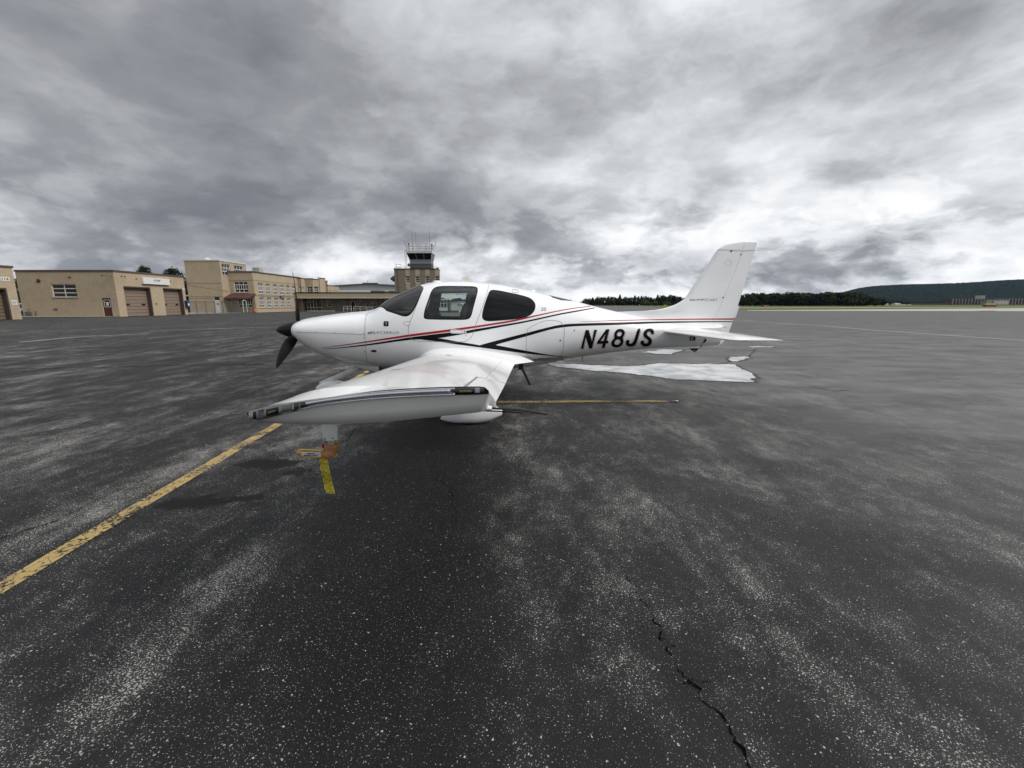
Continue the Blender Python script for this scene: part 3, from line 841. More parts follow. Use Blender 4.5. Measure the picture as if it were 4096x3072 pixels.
# ---- garage at the left edge of the view
XA, YA, YB, HA = -51.7, 32.0, 46.4, 5.25
ga = root('brick_garage', (-58, 40, 0), 'buff brick garage numbered 114 cut off by the left edge of the view', 'garage', 'buff brick garages')
mb = MB(); dd = (9.6, 0, 13.52, 3.2)
wall(mb, (XA, YA, 0), UY, UX, YB - YA, HA, [dd, (3.0, 0, 6.6, 3.45)], .6)
wall(mb, (XA, YB, 0), -UX, UY, 12, HA); wall(mb, (XA - 12, YB, 0), -UY, -UX, YB - YA, HA); wall(mb, (XA - 12, YA, 0), UX, -UY, 12, HA)
mb.build('wall', M['brick'], ga, fix=False)
MB().box((XA - 12.08, YA - .08, HA), (XA + .08, YB + .08, HA + .2)).build('roof', M['coping'], ga)
OA = Vector((XA, YA, 0))
garage_door(ga, OA, UY, UX, dd, M['garage_dark'], 9, False); garage_door(ga, OA, UY, UX, (3.0, 0, 6.6, 3.45), M['garage_dark'], 9, False)
pl = sign_on(None, 'number_plate', OA, UY, UX, (13.15, 3.90, 13.95, 4.30), 'white plate numbered 114 high on the garage at the left edge', 'sign', thick=.03)
wall_text(pl, '114', OA, UY, UX, (13.25, 3.98, 13.85, 4.22), M['sign_ink'], .03, .034)
pl = sign_on(None, 'notice_board', OA, UY, UX, (13.72, 1.50, 14.22, 1.98), 'small white notice with black lines by the left garage door', 'sign', thick=.03)
for k, w_ in ((1.86, .36), (1.76, .38), (1.70, .40), (1.60, .3)):
    MB().obox(*pbox(OA, UY, UX, 13.77, k, 13.77 + w_, k + .03, .0305, .034)).build('print_line', M['sign_ink'], pl)

# ---- stair tower and two-storey wing
tm = root('terminal_building', (-54, 92, 0), 'two-storey buff brick building with a taller windowless stair tower and many white windows', 'building')
TX0, TX1, TY0, TY1, TH = -59.8, -53.35, 82.0, 90.0, 9.35
mb = MB()
wall(mb, (TX0, TY0, 0), UX, -UY, TX1 - TX0, TH, [(4.75, 0, 5.7, 2.9)])
wall(mb, (TX1, TY0, 0), UY, UX, TY1 - TY0, TH, [(.55, 6.85, 3.0, 8.95), (4.2, 6.85, 7.0, 8.95)])
wall(mb, (TX1, TY1, 0), -UX, UY, TX1 - TX0, TH); wall(mb, (TX0, TY1, 0), -UY, -UX, TY1 - TY0, TH)
mb.build('tower_wall', M['brick'], tm, fix=False)
MB().box((TX0 - .1, TY0 - .1, TH), (TX1 + .1, TY1 + .1, TH + .2)).build('tower_roof', M['coping_white'], tm)
OT = Vector((TX1, TY0, 0))
for r_ in ((.55, 6.85, 3.0, 8.95), (4.2, 6.85, 7.0, 8.95)):
    window(tm, OT, UY, UX, r_, [(.33, 3), (.34, 5), (.33, 3)], M['frame_white'], M['pane_blue'], .09)
MB().box((-58.6, 84, TH + .2), (-58.0, 84.6, TH + .28)).build('hatch', M['coping_white'], tm)
dm = MB()
dm.loft([[(-56.6 + .62 * math.cos(a) * math.cos(e), 83.6 + .62 * math.sin(a) * math.cos(e), TH + .2 + .5 * math.sin(e)) for a in [2*math.pi*i/14 for i in range(14)]] for e in (0, .4, .8, 1.2, 1.5)], cap1=True)
dm.build('roof_dome', M['coping_white'], tm, smooth=True)
band = MB()
OTf = Vector((TX0, TY0, 0))
for z_ in (5.35, 2.95, 2.62, 2.0): band.obox(*pbox(OTf, UX, -UY, 0.02, z_, 4.7 if z_ < 2.9 else 6.43, z_ + .05, .002, .03))
band.build('string_course', M['brick_dark'], tm)
MB().obox(*pbox(OTf, UX, -UY, 4.75, 2.32, 5.7, 2.9, -.2, -.12)).build('door_transom', M['pane'], tm)
dw = MB().obox(*pbox(OTf, UX, -UY, 4.75, 0.0, 5.7, 2.3, -.16, -.08)).build('door', M['sign_white'], tm)
em = MB()
em.prism([OTf + UX * (5.2 + a) - UY * (-.078) + UZ * (1.62 + z) for a, z in ((-.24, .12), (-.12, .05), (0, .14), (.12, .05), (.24, .12), (.2, -.1), (0, -.24), (-.2, -.1))], (0, -.006, 0))
em.build('emblem', M['grey_text'], dw)
MB().tube([Vector((X1, 67.0, 4.6)), Vector((-51.2, 72, 4.35)), Vector((-52.5, 78, 4.2)), Vector((-53.3, 83.5, 3.95))], .025, 5).build('overhead_cable', M['gasket'], tm)

WX1, WY0, WY1, WH = -48.7, 84.0, 102.3, 7.45
mb = MB()
fw = (.95, 3.75, 3.55, 5.75); gw = (1.35, .95, 4.15, 2.65)
wall(mb, (TX1, WY0, 0), UX, -UY, WX1 - TX1, WH, [fw, gw])
upw = [(1.5 + k * 2.62, 3.55, 3.22 + k * 2.62, 5.65) for k in range(6)]
low = [(1.5 + k * 2.62, .95, 3.22 + k * 2.62, 2.95) for k in range(5)]
wall(mb, (WX1, WY0, 0), UY, UX, WY1 - WY0, WH, upw + low)
wall(mb, (WX1, WY1, 0), -UX, UY, WX1 - TX0, WH); wall(mb, (TX0, WY1, 0), -UY, -UX, WY1 - TY1, WH)
mb.build('wall', M['brick'], tm, fix=False)
rf = MB().box((TX1 + .02, WY0 - .12, WH), (WX1 + .12, WY1 + .1, WH + .22)).build('roof', M['coping'], tm)
MB().box((-51.3, 88.6, WH + .2), (-50.0, 90.1, WH + 1.25)).build('chimney', M['concrete'], rf)
OW = Vector((TX1, WY0, 0)); OE = Vector((WX1, WY0, 0))
window(tm, OW, UX, -UY, fw, [(.26, 3), (.46, 6), (.28, 3)], M['frame_white'], M['pane'], .10)
window(tm, OW, UX, -UY, gw, [(.70, 6), (.30, 3)], M['frame'], M['pane'], .09)
for r_ in upw: window(tm, OE, UY, UX, r_, [(.27, 3), (.45, 5), (.28, 3)], M['frame_white'], M['pane_blue'], .10)
for r_ in low: window(tm, OE, UY, UX, r_, [(.27, 3), (.45, 5), (.28, 3)], M['frame_white'], M['pane_blue'], .10)
band = MB()
for z_ in (3.20, 5.98, .70, 3.1):
    band.obox(*pbox(OE, UY, UX, .02, z_, WY1 - WY0 - 1.0, z_ + .07, .002, .035))
band.obox(*pbox(OW, UX, -UY, .02, 5.98, WX1 - TX1, 6.05, .002, .035))
band.build('string_course', M['brick_dark'], tm)
aw = MB()
aw.prism([OW + UX * .25 - UY * .02 + UZ * 3.55, OW + UX * .25 - UY * 2.4 + UZ * 2.75, OW + UX * .25 - UY * 2.4 + UZ * 2.62, OW + UX * .25 - UY * .02 + UZ * 3.4], (4.7, 0, 0))
aw.build('awning', M['awning'], tm)
MB().tube([OE + UX * .05 + UY * 10.2 + UZ * 3.1, OE + UX * .05 + UY * 10.2 + UZ * 2.0], .04, 6).build('downpipe', M['galv'], tm)
sp_ = MB().obox(*pbox(OE, UY, UX, 8.8, 2.98, 9.4, 3.16, .04, .35)); sp_.build('floodlight', M['gasket'], tm)

# ---- upper storey stepping back behind the low block
ub = root('rear_block', (-46, 106, 0), 'stepped buff brick upper storey with a rounded bay behind the long low block', 'building')
pts = [(-48.6, 101.4), (-47.9, 101.4), (-47.9, 103.2), (-46.1, 103.2), (-45.0, 104.0), (-45.0, 107.6), (-44.5, 107.6), (-44.5, 114.5)]
hts = [7.35, 7.3, 7.3, 7.2, 7.55, 7.0, 6.0]
mats = ['brick'] * 7
for i in range(7):
    a, b_ = Vector((*pts[i], 0)), Vector((*pts[i+1], 0))
    u = (b_ - a).normalized(); n = Vector((u.y, -u.x, 0)); W = (b_ - a).length
    holes = {0: [(.1, 3.9, .62, 5.6)], 1: [(.55, 4.0, 1.3, 5.5)], 2: [(.35, 4.0, 1.65, 5.6)], 3: [(.15, 4.0, 1.15, 5.6)], 6: [(.8, 4.1, 2.2, 4.9), (3.2, 4.1, 4.5, 4.9), (5.3, 4.1, 6.5, 4.9)]}.get(i, [])
    mb = MB(); wall(mb, a, u, n, W, hts[i], holes)
    mb.build('wall', M[mats[i]], ub, fix=False)
    for h_ in holes:
        window(ub, a, u, n, h_, [(.33, 1 if W < 2 and i != 2 else 2), (.34, 2), (.33, 1 if W < 2 and i != 2 else 2)], M['frame_white'], M['pane'], .09, sill=False)
    c = MB(); c.obox(a - n * .3 - u * .05 + UZ * hts[i], u, n, W + .1, .38, .16)
    c.build('coping', M['coping'], ub)
MB().box((-58.0, 101.5, 7.0), (-48.2, 116, 7.2)).build('roof', M['roofing'], ub)
MB().box((-50.5, 107.7, 5.8), (-44.7, 116, 5.95)).build('roof', M['roofing'], ub)
MB().tube([Vector((-44.97, 104.1, 3.5)), Vector((-44.97, 104.1, 7.4))], .05, 6).build('downpipe', M['coping_black'], ub)

# ---- long low block with a deep canopy
LY0, LX0, LX1, LH = 102.2, -48.6, -19.6, 4.0
lb = root('low_block', (-30, 103, 0), 'long low tan block with a black roof edge and a shaded canopy', 'building')
OL = Vector((LX0, LY0, 0))
lwin = [(5.8, 1.05, 6.9, 2.8), (12.9, 1.05, 14.0, 2.8), (14.55, 1.05, 15.65, 2.8), (16.15, 1.05, 17.25, 2.8), (19.2, 1.05, 20.5, 2.8)]
ldoor = (11.42, 0.0, 12.32, 2.2); lent = (.3, 0.0, 4.7, 2.75)
mb = MB(); wall(mb, OL, UX, -UY, LX1 - LX0, 3.0, lwin + [ldoor, lent])
wall(mb, (LX1, LY0, 0), UY, UX, 6, 3.0); wall(mb, (LX0, LY0 + 6, 0), UX, UY, LX1 - LX0, 3.0)
mb.build('wall', M['brick_dark'], lb, fix=False)
MB().box((LX0, LY0 - 3.0, 2.98), (LX1 + .2, LY0 + 6.1, 3.98)).build('canopy_fascia', M['brick_light'], lb)
MB().box((LX0, LY0 - 3.06, 3.985), (LX1 + .25, LY0 + 6.2, 4.2)).build('roof', M['coping_black'], lb)
gt = MB()
for k in range(9):
    gt.box((LX0 + k * 4.0, LY0 - 3.15, 2.86 + .02 * (k % 2)), (LX0 + k * 4.0 + 3.9, LY0 - 3.02, 2.955 + .02 * (k % 2)))
gt.build('gutter', M['frame'], lb)
for r_ in lwin: window(lb, OL, UX, -UY, r_, [(.28, 1), (.42, 2), (.30, 1)], M['frame'], M['pane'], .10)
MB().obox(*pbox(OL, UX, -UY, *ldoor, -.17, -.12)).build('door', M['pane'], lb)
f_ = MB()
for q in ((11.32, 0, 11.44, 2.3), (12.30, 0, 12.42, 2.3), (11.44, 2.18, 12.30, 2.3)): f_.obox(*pbox(OL, UX, -UY, *q, -.1, .05))
f_.build('door_frame', M['frame'], lb)
ent = MB()
for a_ in (.3, 1.1, 1.95, 2.65, 3.35, 4.6): ent.obox(*pbox(OL, UX, -UY, a_, 0, a_ + .09, 2.72, -.16, -.05))
ent.obox(*pbox(OL, UX, -UY, .4, 1.95, 1.95, 2.04, -.15, -.06)); ent.obox(*pbox(OL, UX, -UY, 1.2, .8, 4.6, .92, -.15, -.04))
ent = ent.build('entrance_frame', M['frame'], lb)
for a_, w_ in ((.4, .68), (1.2, .74), (2.05, .58), (2.75, .58), (3.45, 1.12)):
    MB().obox(*pbox(OL, UX, -UY, a_, .05, a_ + w_, 2.7, -.19, -.17)).build('pane', M['pane'], ent)
MB().obox(*pbox(OL, UX, -UY, 8.3, .25, 10.4, 2.35, .004, .05)).build('blank_panel', M['concrete_grey'], lb)
MB().prism([Vector(q) for q in ((-32.3, 101.5, 4.2), (-28.7, 101.5, 4.2), (-29.3, 101.5, 4.62), (-32.3, 101.5, 4.68))], (0, 3, 0)).build('skylight', M['galv'], lb)
MB().box((-28.2, 101.5, 4.2), (-27.0, 104.5, 4.6)).build('roof_unit', M['galv'], lb)
hr = root('handrail', (-32, 99.5, 0), 'white tubular handrail along the ramp in front of the low block', 'handrail')
def rail_run(x0, x1, y, z0, z1, par):
    for k in range(max(2, int((x1 - x0) / 1.4)) + 1):
        x = x0 + k * (x1 - x0) / max(2, int((x1 - x0) / 1.4))
        f = (x - x0) / (x1 - x0)
        MB().tube([(x, y, 0), (x, y, z0 + (z1 - z0) * f)], .045, 6).build('post', M['rail_white'], par)
    MB().tube([(x0, y, z0), (x1, y, z1)], .045, 6).build('rail', M['rail_white'], par)
    MB().tube([(x0, y, z0 * .55), (x1, y, z1 * .5)], .04, 6).build('rail', M['rail_white'], par)
rail_run(-37.9, -36.1, 99.3, 1.1, 1.08, hr); rail_run(-35.6, -31.3, 99.3, 1.08, .88, hr)
rail2 = root('guard_rail', (-43, 99.6, 0), 'thin dark guard rail by the glazed entrance of the low block', 'guard rail')
for x in (-43.0, -42.0, -41.0, -40.0): MB().tube([(x, 99.5, 0), (x, 99.5, 1.0)], .03, 6).build('post', M['galv'], rail2)
MB().tube([(-43.0, 99.5, 1.0), (-40.0, 99.5, 1.0)], .03, 6).build('rail', M['galv'], rail2)
MB().box((-46.0, 99.1, 0.0), (-40.0, 99.35, .16)).build('kerb', M['concrete'], rail2)

# ---- big hangar with a low gable
hg = root('hangar', (-47, 160, 0), 'large grey metal hangar with a shallow gable and a white band', 'hangar')
prof = [(-72.0, 6.95), (-48.6, 8.25), (-24.0, 6.95)]
mb = MB()
mb.prism([Vector((-72, 150, 6.25)), Vector((-24, 150, 6.25)), Vector((-24, 150, 6.95)), Vector((-48.6, 150, 8.25)), Vector((-72, 150, 6.95))], (0, 40, 0))
mb.build('gable_wall', M['metal_wall'], hg)
MB().box((-72, 149.9, 0), (-24, 189.9, 6.245)).build('wall', M['metal_white'], hg)
mb = MB()
for a, b_ in ((prof[0], prof[1]), (prof[1], prof[2])):
    mb.prism([Vector((a[0], 149.5, a[1] + .02)), Vector((b_[0], 149.5, b_[1] + .02)), Vector((b_[0], 149.5, b_[1] + .2)), Vector((a[0], 149.5, a[1] + .2))], (0, 41, 0))
mb.build('roof', M['galv'], hg)
MB().box((-51, 152, 8.3), (-46, 153.5, 8.75)).build('ridge_vent', M['tower_dark'], hg)
MB().tube([(-48.7, 150.4, 8.3), (-48.7, 150.4, 9.7)], .05, 5).build('mast', M['galv'], hg)

# ---- control tower
CX0, CX1, CY0, CY1, CH = -28.95, -18.45, 110.0, 114.4, 10.0
ct = root('control_tower', ((CX0+CX1)/2, 112, 0), 'brown striped control tower with a dark glass cab bristling with antennas', 'control tower')
OC = Vector((CX0, CY0, 0)); cw = []
for k in range(4):
    a = 2.75 + k * 2.42
    cw += [(a - .0, 6.85, a + 1.08, 8.38), (a, 3.75, a + 1.08, 5.2)]
mb = MB(); wall(mb, OC, UX, -UY, CX1 - CX0, CH, cw)
wall(mb, (CX1, CY0, 0), UY, UX, CY1 - CY0, CH, [(1.3, 6.9, 2.4, 8.3)]); wall(mb, (CX1, CY1, 0), -UX, UY, CX1 - CX0, CH); wall(mb, (CX0, CY1, 0), -UY, -UX, CY1 - CY0, CH)
mb.build('wall', M['brick_dark'], ct, fix=False)
for k in range(4):
    a = 2.75 + k * 2.42
    for z0, z1 in ((8.40, 9.95), (5.22, 6.83), (.5, 3.73)):
        MB().obox(*pbox(OC, UX, -UY, a, z0, a + 1.08, z1, .004, .05)).build('spandrel_panel', M['brick_light'], ct)
for r_ in cw: window(ct, OC, UX, -UY, r_, [(.33, 1), (.34, 1), (.33, 1)], M['frame'], M['pane'], .10, sill=False)
window(ct, (CX1, CY0, 0), UY, UX, (1.3, 6.9, 2.4, 8.3), [(.33, 1), (.34, 1), (.33, 1)], M['frame'], M['pane'], .10, sill=False)
MB().box((CX0 - .12, CY0 - .12, CH), (CX1 + .12, CY1 + .12, CH + .2)).build('roof', M['coping_black'], ct)
# cab
def frust(lo, hi, z0, z1):
    (a0, b0, a1, b1), (c0, d0, c1, d1) = lo, hi
    return [[Vector((a0, b0, z0)), Vector((a1, b0, z0)), Vector((a1, b1, z0)), Vector((a0, b1, z0))], [Vector((c0, d0, z1)), Vector((c1, d0, z1)), Vector((c1, d1, z1)), Vector((c0, d1, z1))]]
kx0, kx1, ky0, ky1 = -25.2, -19.95, 110.9, 114.2
lo_ = (kx0, ky0, kx1, ky1); hi_ = (kx0 - .55, ky0 - .5, kx1 + .3, ky1 + .5)
MB().loft(frust(lo_, lo_, CH + .2, CH + 1.35), cap1=True).build('cab_base', M['tower_dark'], ct)
MB().box((kx0 - .06, ky0 - .06, CH + 1.35), (kx1 + .06, ky1 + .06, CH + 1.48)).build('cab_ledge', M['tower_grey'], ct)
MB().loft(frust(lo_, lo_, CH + 1.48, CH + 2.30), cap1=True).build('cab_wall', M['tower_grey'], ct)
MB().loft(frust(lo_, hi_, CH + 2.40, CH + 3.85), cap0=True, cap1=True).build('cab_glazing', M['tower_glass'], ct)
MB().box((kx0 - .08, ky0 - .08, CH + 2.30), (kx1 + .08, ky1 + .08, CH + 2.40)).build('cab_sill', M['tower_grey'], ct)
ml = MB()
for f in (0, .345, .675, 1.0):
    b0 = Vector((kx0 + (kx1 - kx0) * f, ky0 - .02, CH + 2.4)); b1 = Vector((hi_[0] + (hi_[2] - hi_[0]) * f, hi_[1] - .02, CH + 3.85))
    ml.tube([b0, b1], .06, 4)
for f in (.33, .66, 1):
    b0 = Vector((kx1 + .02, ky0 + (ky1 - ky0) * f, CH + 2.4)); b1 = Vector((hi_[2] + .02, hi_[1] + (hi_[3] - hi_[1]) * f, CH + 3.85))
    ml.tube([b0, b1], .06, 4)
ml.build('mullion', M['tower_grey'], ct)
MB().loft(frust((hi_[0] - .1, hi_[1] - .1, hi_[2] + .1, hi_[3] + .1), (hi_[0] - .2, hi_[1] - .2, hi_[2] + .2, hi_[3] + .2), CH + 3.86, CH + 4.45), cap0=True, cap1=True).build('cab_roof', M['metal_white'], ct)
zr = CH + 4.45
def tb(name, pts, r, mat='galv', n=5): return MB().tube(pts, r, n).build(name, M[mat], ct)
for x in [hi_[0] + (hi_[2] - hi_[0]) * k / 8 for k in range(9)]: tb('rail_post', [(x, hi_[1], zr), (x, hi_[1], zr + .95)], .03, 'tower_dark')
for z in (.45, .95): tb('roof_rail', [(hi_[0], hi_[1], zr + z), (hi_[2], hi_[1], zr + z)], .028, 'tower_dark'); tb('roof_rail', [(hi_[0], hi_[3], zr + z), (hi_[2], hi_[3], zr + z)], .028, 'tower_dark')
for z in (.45, .95):
    for x in (hi_[0], hi_[2]): tb('roof_rail', [(x, hi_[1], zr + z), (x, hi_[3], zr + z)], .028, 'tower_dark')
rw = hi_[2] - hi_[0]
for fx, h, r in ((.12, 5.9, .05), (.265, 4.65, .05), (.82, 5.75, .05), (.155, 2.2, .05), (.33, 2.0, .06), (.405, 1.7, .04), (.63, 2.7, .03), (.705, 2.0, .06), (.0, 2.3, .025), (.90, 2.2, .03)):
    x = hi_[0] + rw * fx + .3
    tb('antenna', [(x, 112.4, zr), (x, 112.4, zr + h * .55), (x, 112.4, zr + h)], [r, r * .8, r * .35], 'tower_dark')
tb('antenna', [(hi_[0] - .75, 112, zr + 2.55), (hi_[0] - .68, 112, zr + 1.5), (hi_[0] - .4, 112, zr + 1.3), (hi_[0] + 1.0, 112, zr + 1.3)], .045, 'tower_dark')
tb('antenna', [(hi_[2] + .75, 112, zr + 2.5), (hi_[2] + .68, 112, zr + 1.5), (hi_[2] + .3, 112, zr + 1.2), (hi_[2] - .3, 112, zr + 1.3)], .05, 'tower_dark')
for fx, z in ((.03, 1.75), (.97, 1.55)):
    s_ = MB(); x = hi_[0] + rw * fx
    s_.loft([[(x + .2 * math.cos(e) * math.cos(a), 112 + .2 * math.cos(e) * math.sin(a), zr + z + .26 * math.sin(e)) for a in [2*math.pi*i/8 for i in range(8)]] for e in (-1.4, -.6, 0, .6, 1.4)], cap0=True, cap1=True)
    s_.tube([(x, 112, zr), (x, 112, zr + z)], .05, 5)
    s_.build('beacon', M['tower_dark'], ct)
ld = MB()
for x in (-26.35, -25.95): ld.tube([(x, 110.9, CH + .2), (x, 110.9, CH + 4.9)], .03, 4)
for k in range(15): ld.tube([(-26.35, 110.9, CH + .4 + k * .3), (-25.95, 110.9, CH + .4 + k * .3)], .02, 4)
ld.build('ladder', M['tower_dark'], ct)
tb('roof_rail', [(CX0 + .1, 110.1, CH + .55), (CX1 - .1, 110.1, CH + .55)], .03)
for x in [CX0 + .1 + k * 1.28 for k in range(9)]: tb('rail_post', [(x, 110.1, CH + .2), (x, 110.1, CH + .55)], .025)
tb('roof_frame', [(CX0 + .6, 110.2, CH + .2), (CX0 + .6, 110.2, CH + 1.2), (CX0 + 1.7, 110.2, CH + 1.2), (CX0 + 1.7, 110.2, CH + .4), (CX0 + .7, 110.2, CH + .4)], .06)
tb('antenna', [(CX0 + .35, 110.2, CH + .2), (CX0 + .35, 110.2, CH + 1.8)], .03)
for cx, cz, r in ((CX0 + 3.7, CH + 1.05, .38), (CX1 + .25, CH + .2, .28)):
    s_ = MB()
    s_.loft([[(cx + r * k * math.cos(a), 110.0 - .15 + .25 * k * k, cz + r * k * math.sin(a)) for a in [2*math.pi*i/12 for i in range(12)]] for k in (.05, .6, 1.0)], cap0=True)
    s_.tube([(cx, 110.1, CH + .2), (cx, 110.1, cz)], .04, 5)
    s_.build('dish', M['tower_dark'], ct)
s_ = MB(); s_.loft([[(CX0 - .05 - 1.15 * k, 110.6 + .55 * r * math.cos(a), 7.75 + .75 * r * math.sin(a)) for a in [2*math.pi*i/12 for i in range(12)]] for k, r in ((0, 1), (.35, .95), (1, .12))], cap1=True)
s_.build('horn_antenna', M['tower_dark'], ct)
tb('downpipe', [(CX0 + 1.0, 109.95, 4.2), (CX0 + .8, 109.95, CH)], .05, 'tower_dark')

# ---- chain-link fence between the garage and the stair tower
fe = root('chain_link_fence', (-49.6, 75, 0), 'see-through chain-link fence on dark posts between garage and stair tower', 'fence')
fa, fb = Vector((-50.1, 68.0, 0)), Vector((-48.95, 83.4, 0))
fu = (fb - fa).normalized(); FL = (fb - fa).length; FHt = 1.95
np_ = 8
for k in range(np_ + 1):
    p = fa + fu * (FL * k / np_)
    MB().tube([p, p + UZ * (FHt + .12)], .05, 6).build('post', M['galv'], fe)
for z in (FHt, .12): MB().tube([fa + UZ * z, fb + UZ * z], .03, 5).build('rail', M['galv'], fe)
wr = MB(); st_ = 0.16; k = -FHt
while k < FL:
    for sgn in (1, -1):
        a0 = max(0, k); a1 = min(FL, k + FHt)
        if a1 > a0:
            z0 = (a0 - k) if sgn > 0 else FHt - (a0 - k); z1 = (a1 - k) if sgn > 0 else FHt - (a1 - k)
            wr.tube([fa + fu * a0 + UZ * z0, fa + fu * a1 + UZ * z1], .0055, 3, False)
    k += st_
wr.build('chain_link', M['galv'], fe, fix=False)
gt_ = MB()
for y in (80.1, 81.2): gt_.tube([(-48.75, y, .1), (-48.75, y, 2.15)], .05, 6)
gt_.tube([(-48.75, 80.1, 2.15), (-48.75, 80.65, 2.3), (-48.75, 81.2, 2.15)], .05, 6)
gt_.build('gate_frame', M['rail_white'], fe)
oc = root('barrel', (-48.6, 83.4, 0), 'small orange barrel at the corner post of the chain-link fence', 'barrel')
MB().loft([[(-48.35 + r * math.cos(2*math.pi*i/12), 83.0 + r * math.sin(2*math.pi*i/12), z) for i in range(12)] for r, z in ((.24, 0), (.27, .1), (.27, .5), (.2, .62))], cap0=True, cap1=True).build('drum', M['orange'], oc)
MB().box((-48.62, 82.73, 0), (-48.08, 83.27, .04)).build('foot', M['gasket'], oc)
# pale shed behind the fence, and a pipe bridge above it
sh = root('pale_shed', (-57.5, 95, 0), 'pale low shed seen through the gap behind the garage', 'shed')
MB().box((-69.0, 90, 0), (-62.5, 94, 2.6)).build('wall', M['concrete'], sh)
MB().box((-69.1, 89.9, 2.6), (-62.4, 94.1, 2.75)).build('roof', M['coping_white'], sh)
pb = root('pipe_bridge', (-60, 80, 0), 'white horizontal pipe crossing between garage and stair tower', 'pipe')
MB().tube([(-66, 84.5, 3.15), (-59.9, 84.5, 3.15)], .14, 8).build('pipe', M['coping_white'], pb)
MB().tube([(-64, 84.5, 0), (-64, 84.5, 3.05)], .08, 6).build('post', M['galv'], pb)

# ---- things seen through the cabin glass, beyond the aircraft
bo = root('glazed_booth', (-12.9, 84, 0), 'small glazed booth with a flat roof seen through the cabin door window', 'booth')
bx0, bx1, by0, by1 = -14.3, -12.3, 84.0, 86.5
MB().box((bx0, by0, 0), (bx1, by1, .35)).build('plinth', M['tower_dark'], bo)
MB().box((bx0, by0 - .01, .355), (bx1, by1, .95)).build('wall', M['metal_white'], bo)
f_ = MB()
for x in (bx0, -13.6, -13.0, bx1 - .1): f_.box((x, by0 - .03, .955), (x + .08, by0 + .07, 2.3))
f_.box((bx0, by0 - .025, 1.7), (bx1, by0 + .05, 1.78)); f_.box((bx0, by0 - .035, 2.305), (bx1, by0 + .05, 2.4))
f_.build('frame', M['frame_white'], bo)
MB().box((bx0 + .05, by0 + .08, .96), (bx1 - .05, by1 - .05, 2.3)).build('pane', M['pane'], bo)
MB().box((bx0 - .2, by0 - .3, 2.405), (bx1 + .45, by1 + .2, 2.56)).build('roof', M['metal_white'], bo)
MB().box((-13.6, 84.2, 2.565), (-12.9, 84.8, 2.8)).build('roof_unit', M['tower_dark'], bo)
MB().box((bx1 + .02, by0 + .3, .0), (bx1 + .40, by1, 2.40)).build('side_wall', M['jamb'], bo)
for nm, x0, x1, y, h, rise, lab in (('storage_shed', -13.4, -8.6, 96, 1.95, .22, 'long white storage shed seen through the cabin door window'),
                              ('gabled_hut', -10.85, -9.85, 88, 1.45, .25, 'small white gabled hut in front of the white storage shed')):
    s0 = root(nm, ((x0 + x1) / 2, y, 0), lab, 'shed')
    xm = (x0 + x1) / 2
    MB().prism([Vector((x0, y, 0)), Vector((x1, y, 0)), Vector((x1, y, h)), Vector((xm, y, h + rise)), Vector((x0, y, h))], (0, 5, 0)).build('wall', M['metal_white'], s0)
    r2 = MB()
    for a, b_ in (((x0 - .1, h - .03), (xm, h + rise + .02)), ((xm, h + rise + .02), (x1 + .1, h - .03))):
        r2.prism([Vector((a[0], y - .2, a[1])), Vector((b_[0], y - .2, b_[1])), Vector((b_[0], y - .2, b_[1] + .07)), Vector((a[0], y - .2, a[1] + .07))], (0, 5.4, 0))
    r2.build('roof', M['metal_wall'], s0)
    if h > 1.9: MB().box((x0 + 1.6, y - .05, 0), (x0 + 2.9, y - .003, 1.7)).build('door', M['metal_wall'], s0)
h2 = root('white_railing', (-11.4, 84, 0), 'white railing on a low dark platform beside the glazed booth', 'railing')
MB().box((-11.85, 84.0, 0), (-10.3, 85.5, .4)).build('platform', M['tower_dark'], h2)
for x in (-11.8, -11.3, -10.85, -10.4): MB().tube([(x, 84.05, .4), (x, 84.05, 1.1)], .03, 5).build('post', M['rail_white'], h2)
for z in (1.1, .75): MB().tube([(-11.8, 84.05, z), (-10.4, 84.05, z)], .028, 5).build('rail', M['rail_white'], h2)
# vehicle gap sign between the two garages
bs = root('banner_sign', (-74, 66, 0), 'white sign with a blue emblem between the two brick garages', 'sign')
MB().box((-76.2, 70.0, 2.95), (-71.2, 70.08, 4.4)).build('panel', M['sign_white'], bs)
MB().prism([Vector((-74.9, 69.995, 3.6)), Vector((-74.0, 69.995, 3.3)), Vector((-73.0, 69.995, 3.75)), Vector((-74.0, 69.995, 3.6)), Vector((-74.3, 69.995, 4.1))], (0, -.01, 0)).build('emblem', M['ink_blue'], bs)
for x in (-76.0, -71.4): MB().tube([(x, 70.15, 0), (x, 70.15, 4.4)], .06, 6).build('post', M['galv'], bs)
pk = root('parked_trailer', (-72, 64, 0), 'white and blue trailer parked in the gap between the garages', 'trailer')
MB().box((-73.9, 66, .45), (-69.6, 68, 1.75)).build('body', M['sign_white'], pk)
MB().box((-73.5, 65.98, 1.0), (-70.2, 65.995, 1.55)).build('stripe', M['ink_blue'], pk)
MB().box((-74.0, 65.95, .15), (-69.5, 68.05, .448)).build('chassis', M['gasket'], pk)
for x in (-73.0, -70.5):
    w_ = MB(); w_.loft([[(x + .36 * math.cos(2*math.pi*i/12), y, .36 + .36 * math.sin(2*math.pi*i/12)) for i in range(12)] for y in (65.85, 66.08)], cap0=True, cap1=True)
    w_.build('wheel', M['rubber'], pk)
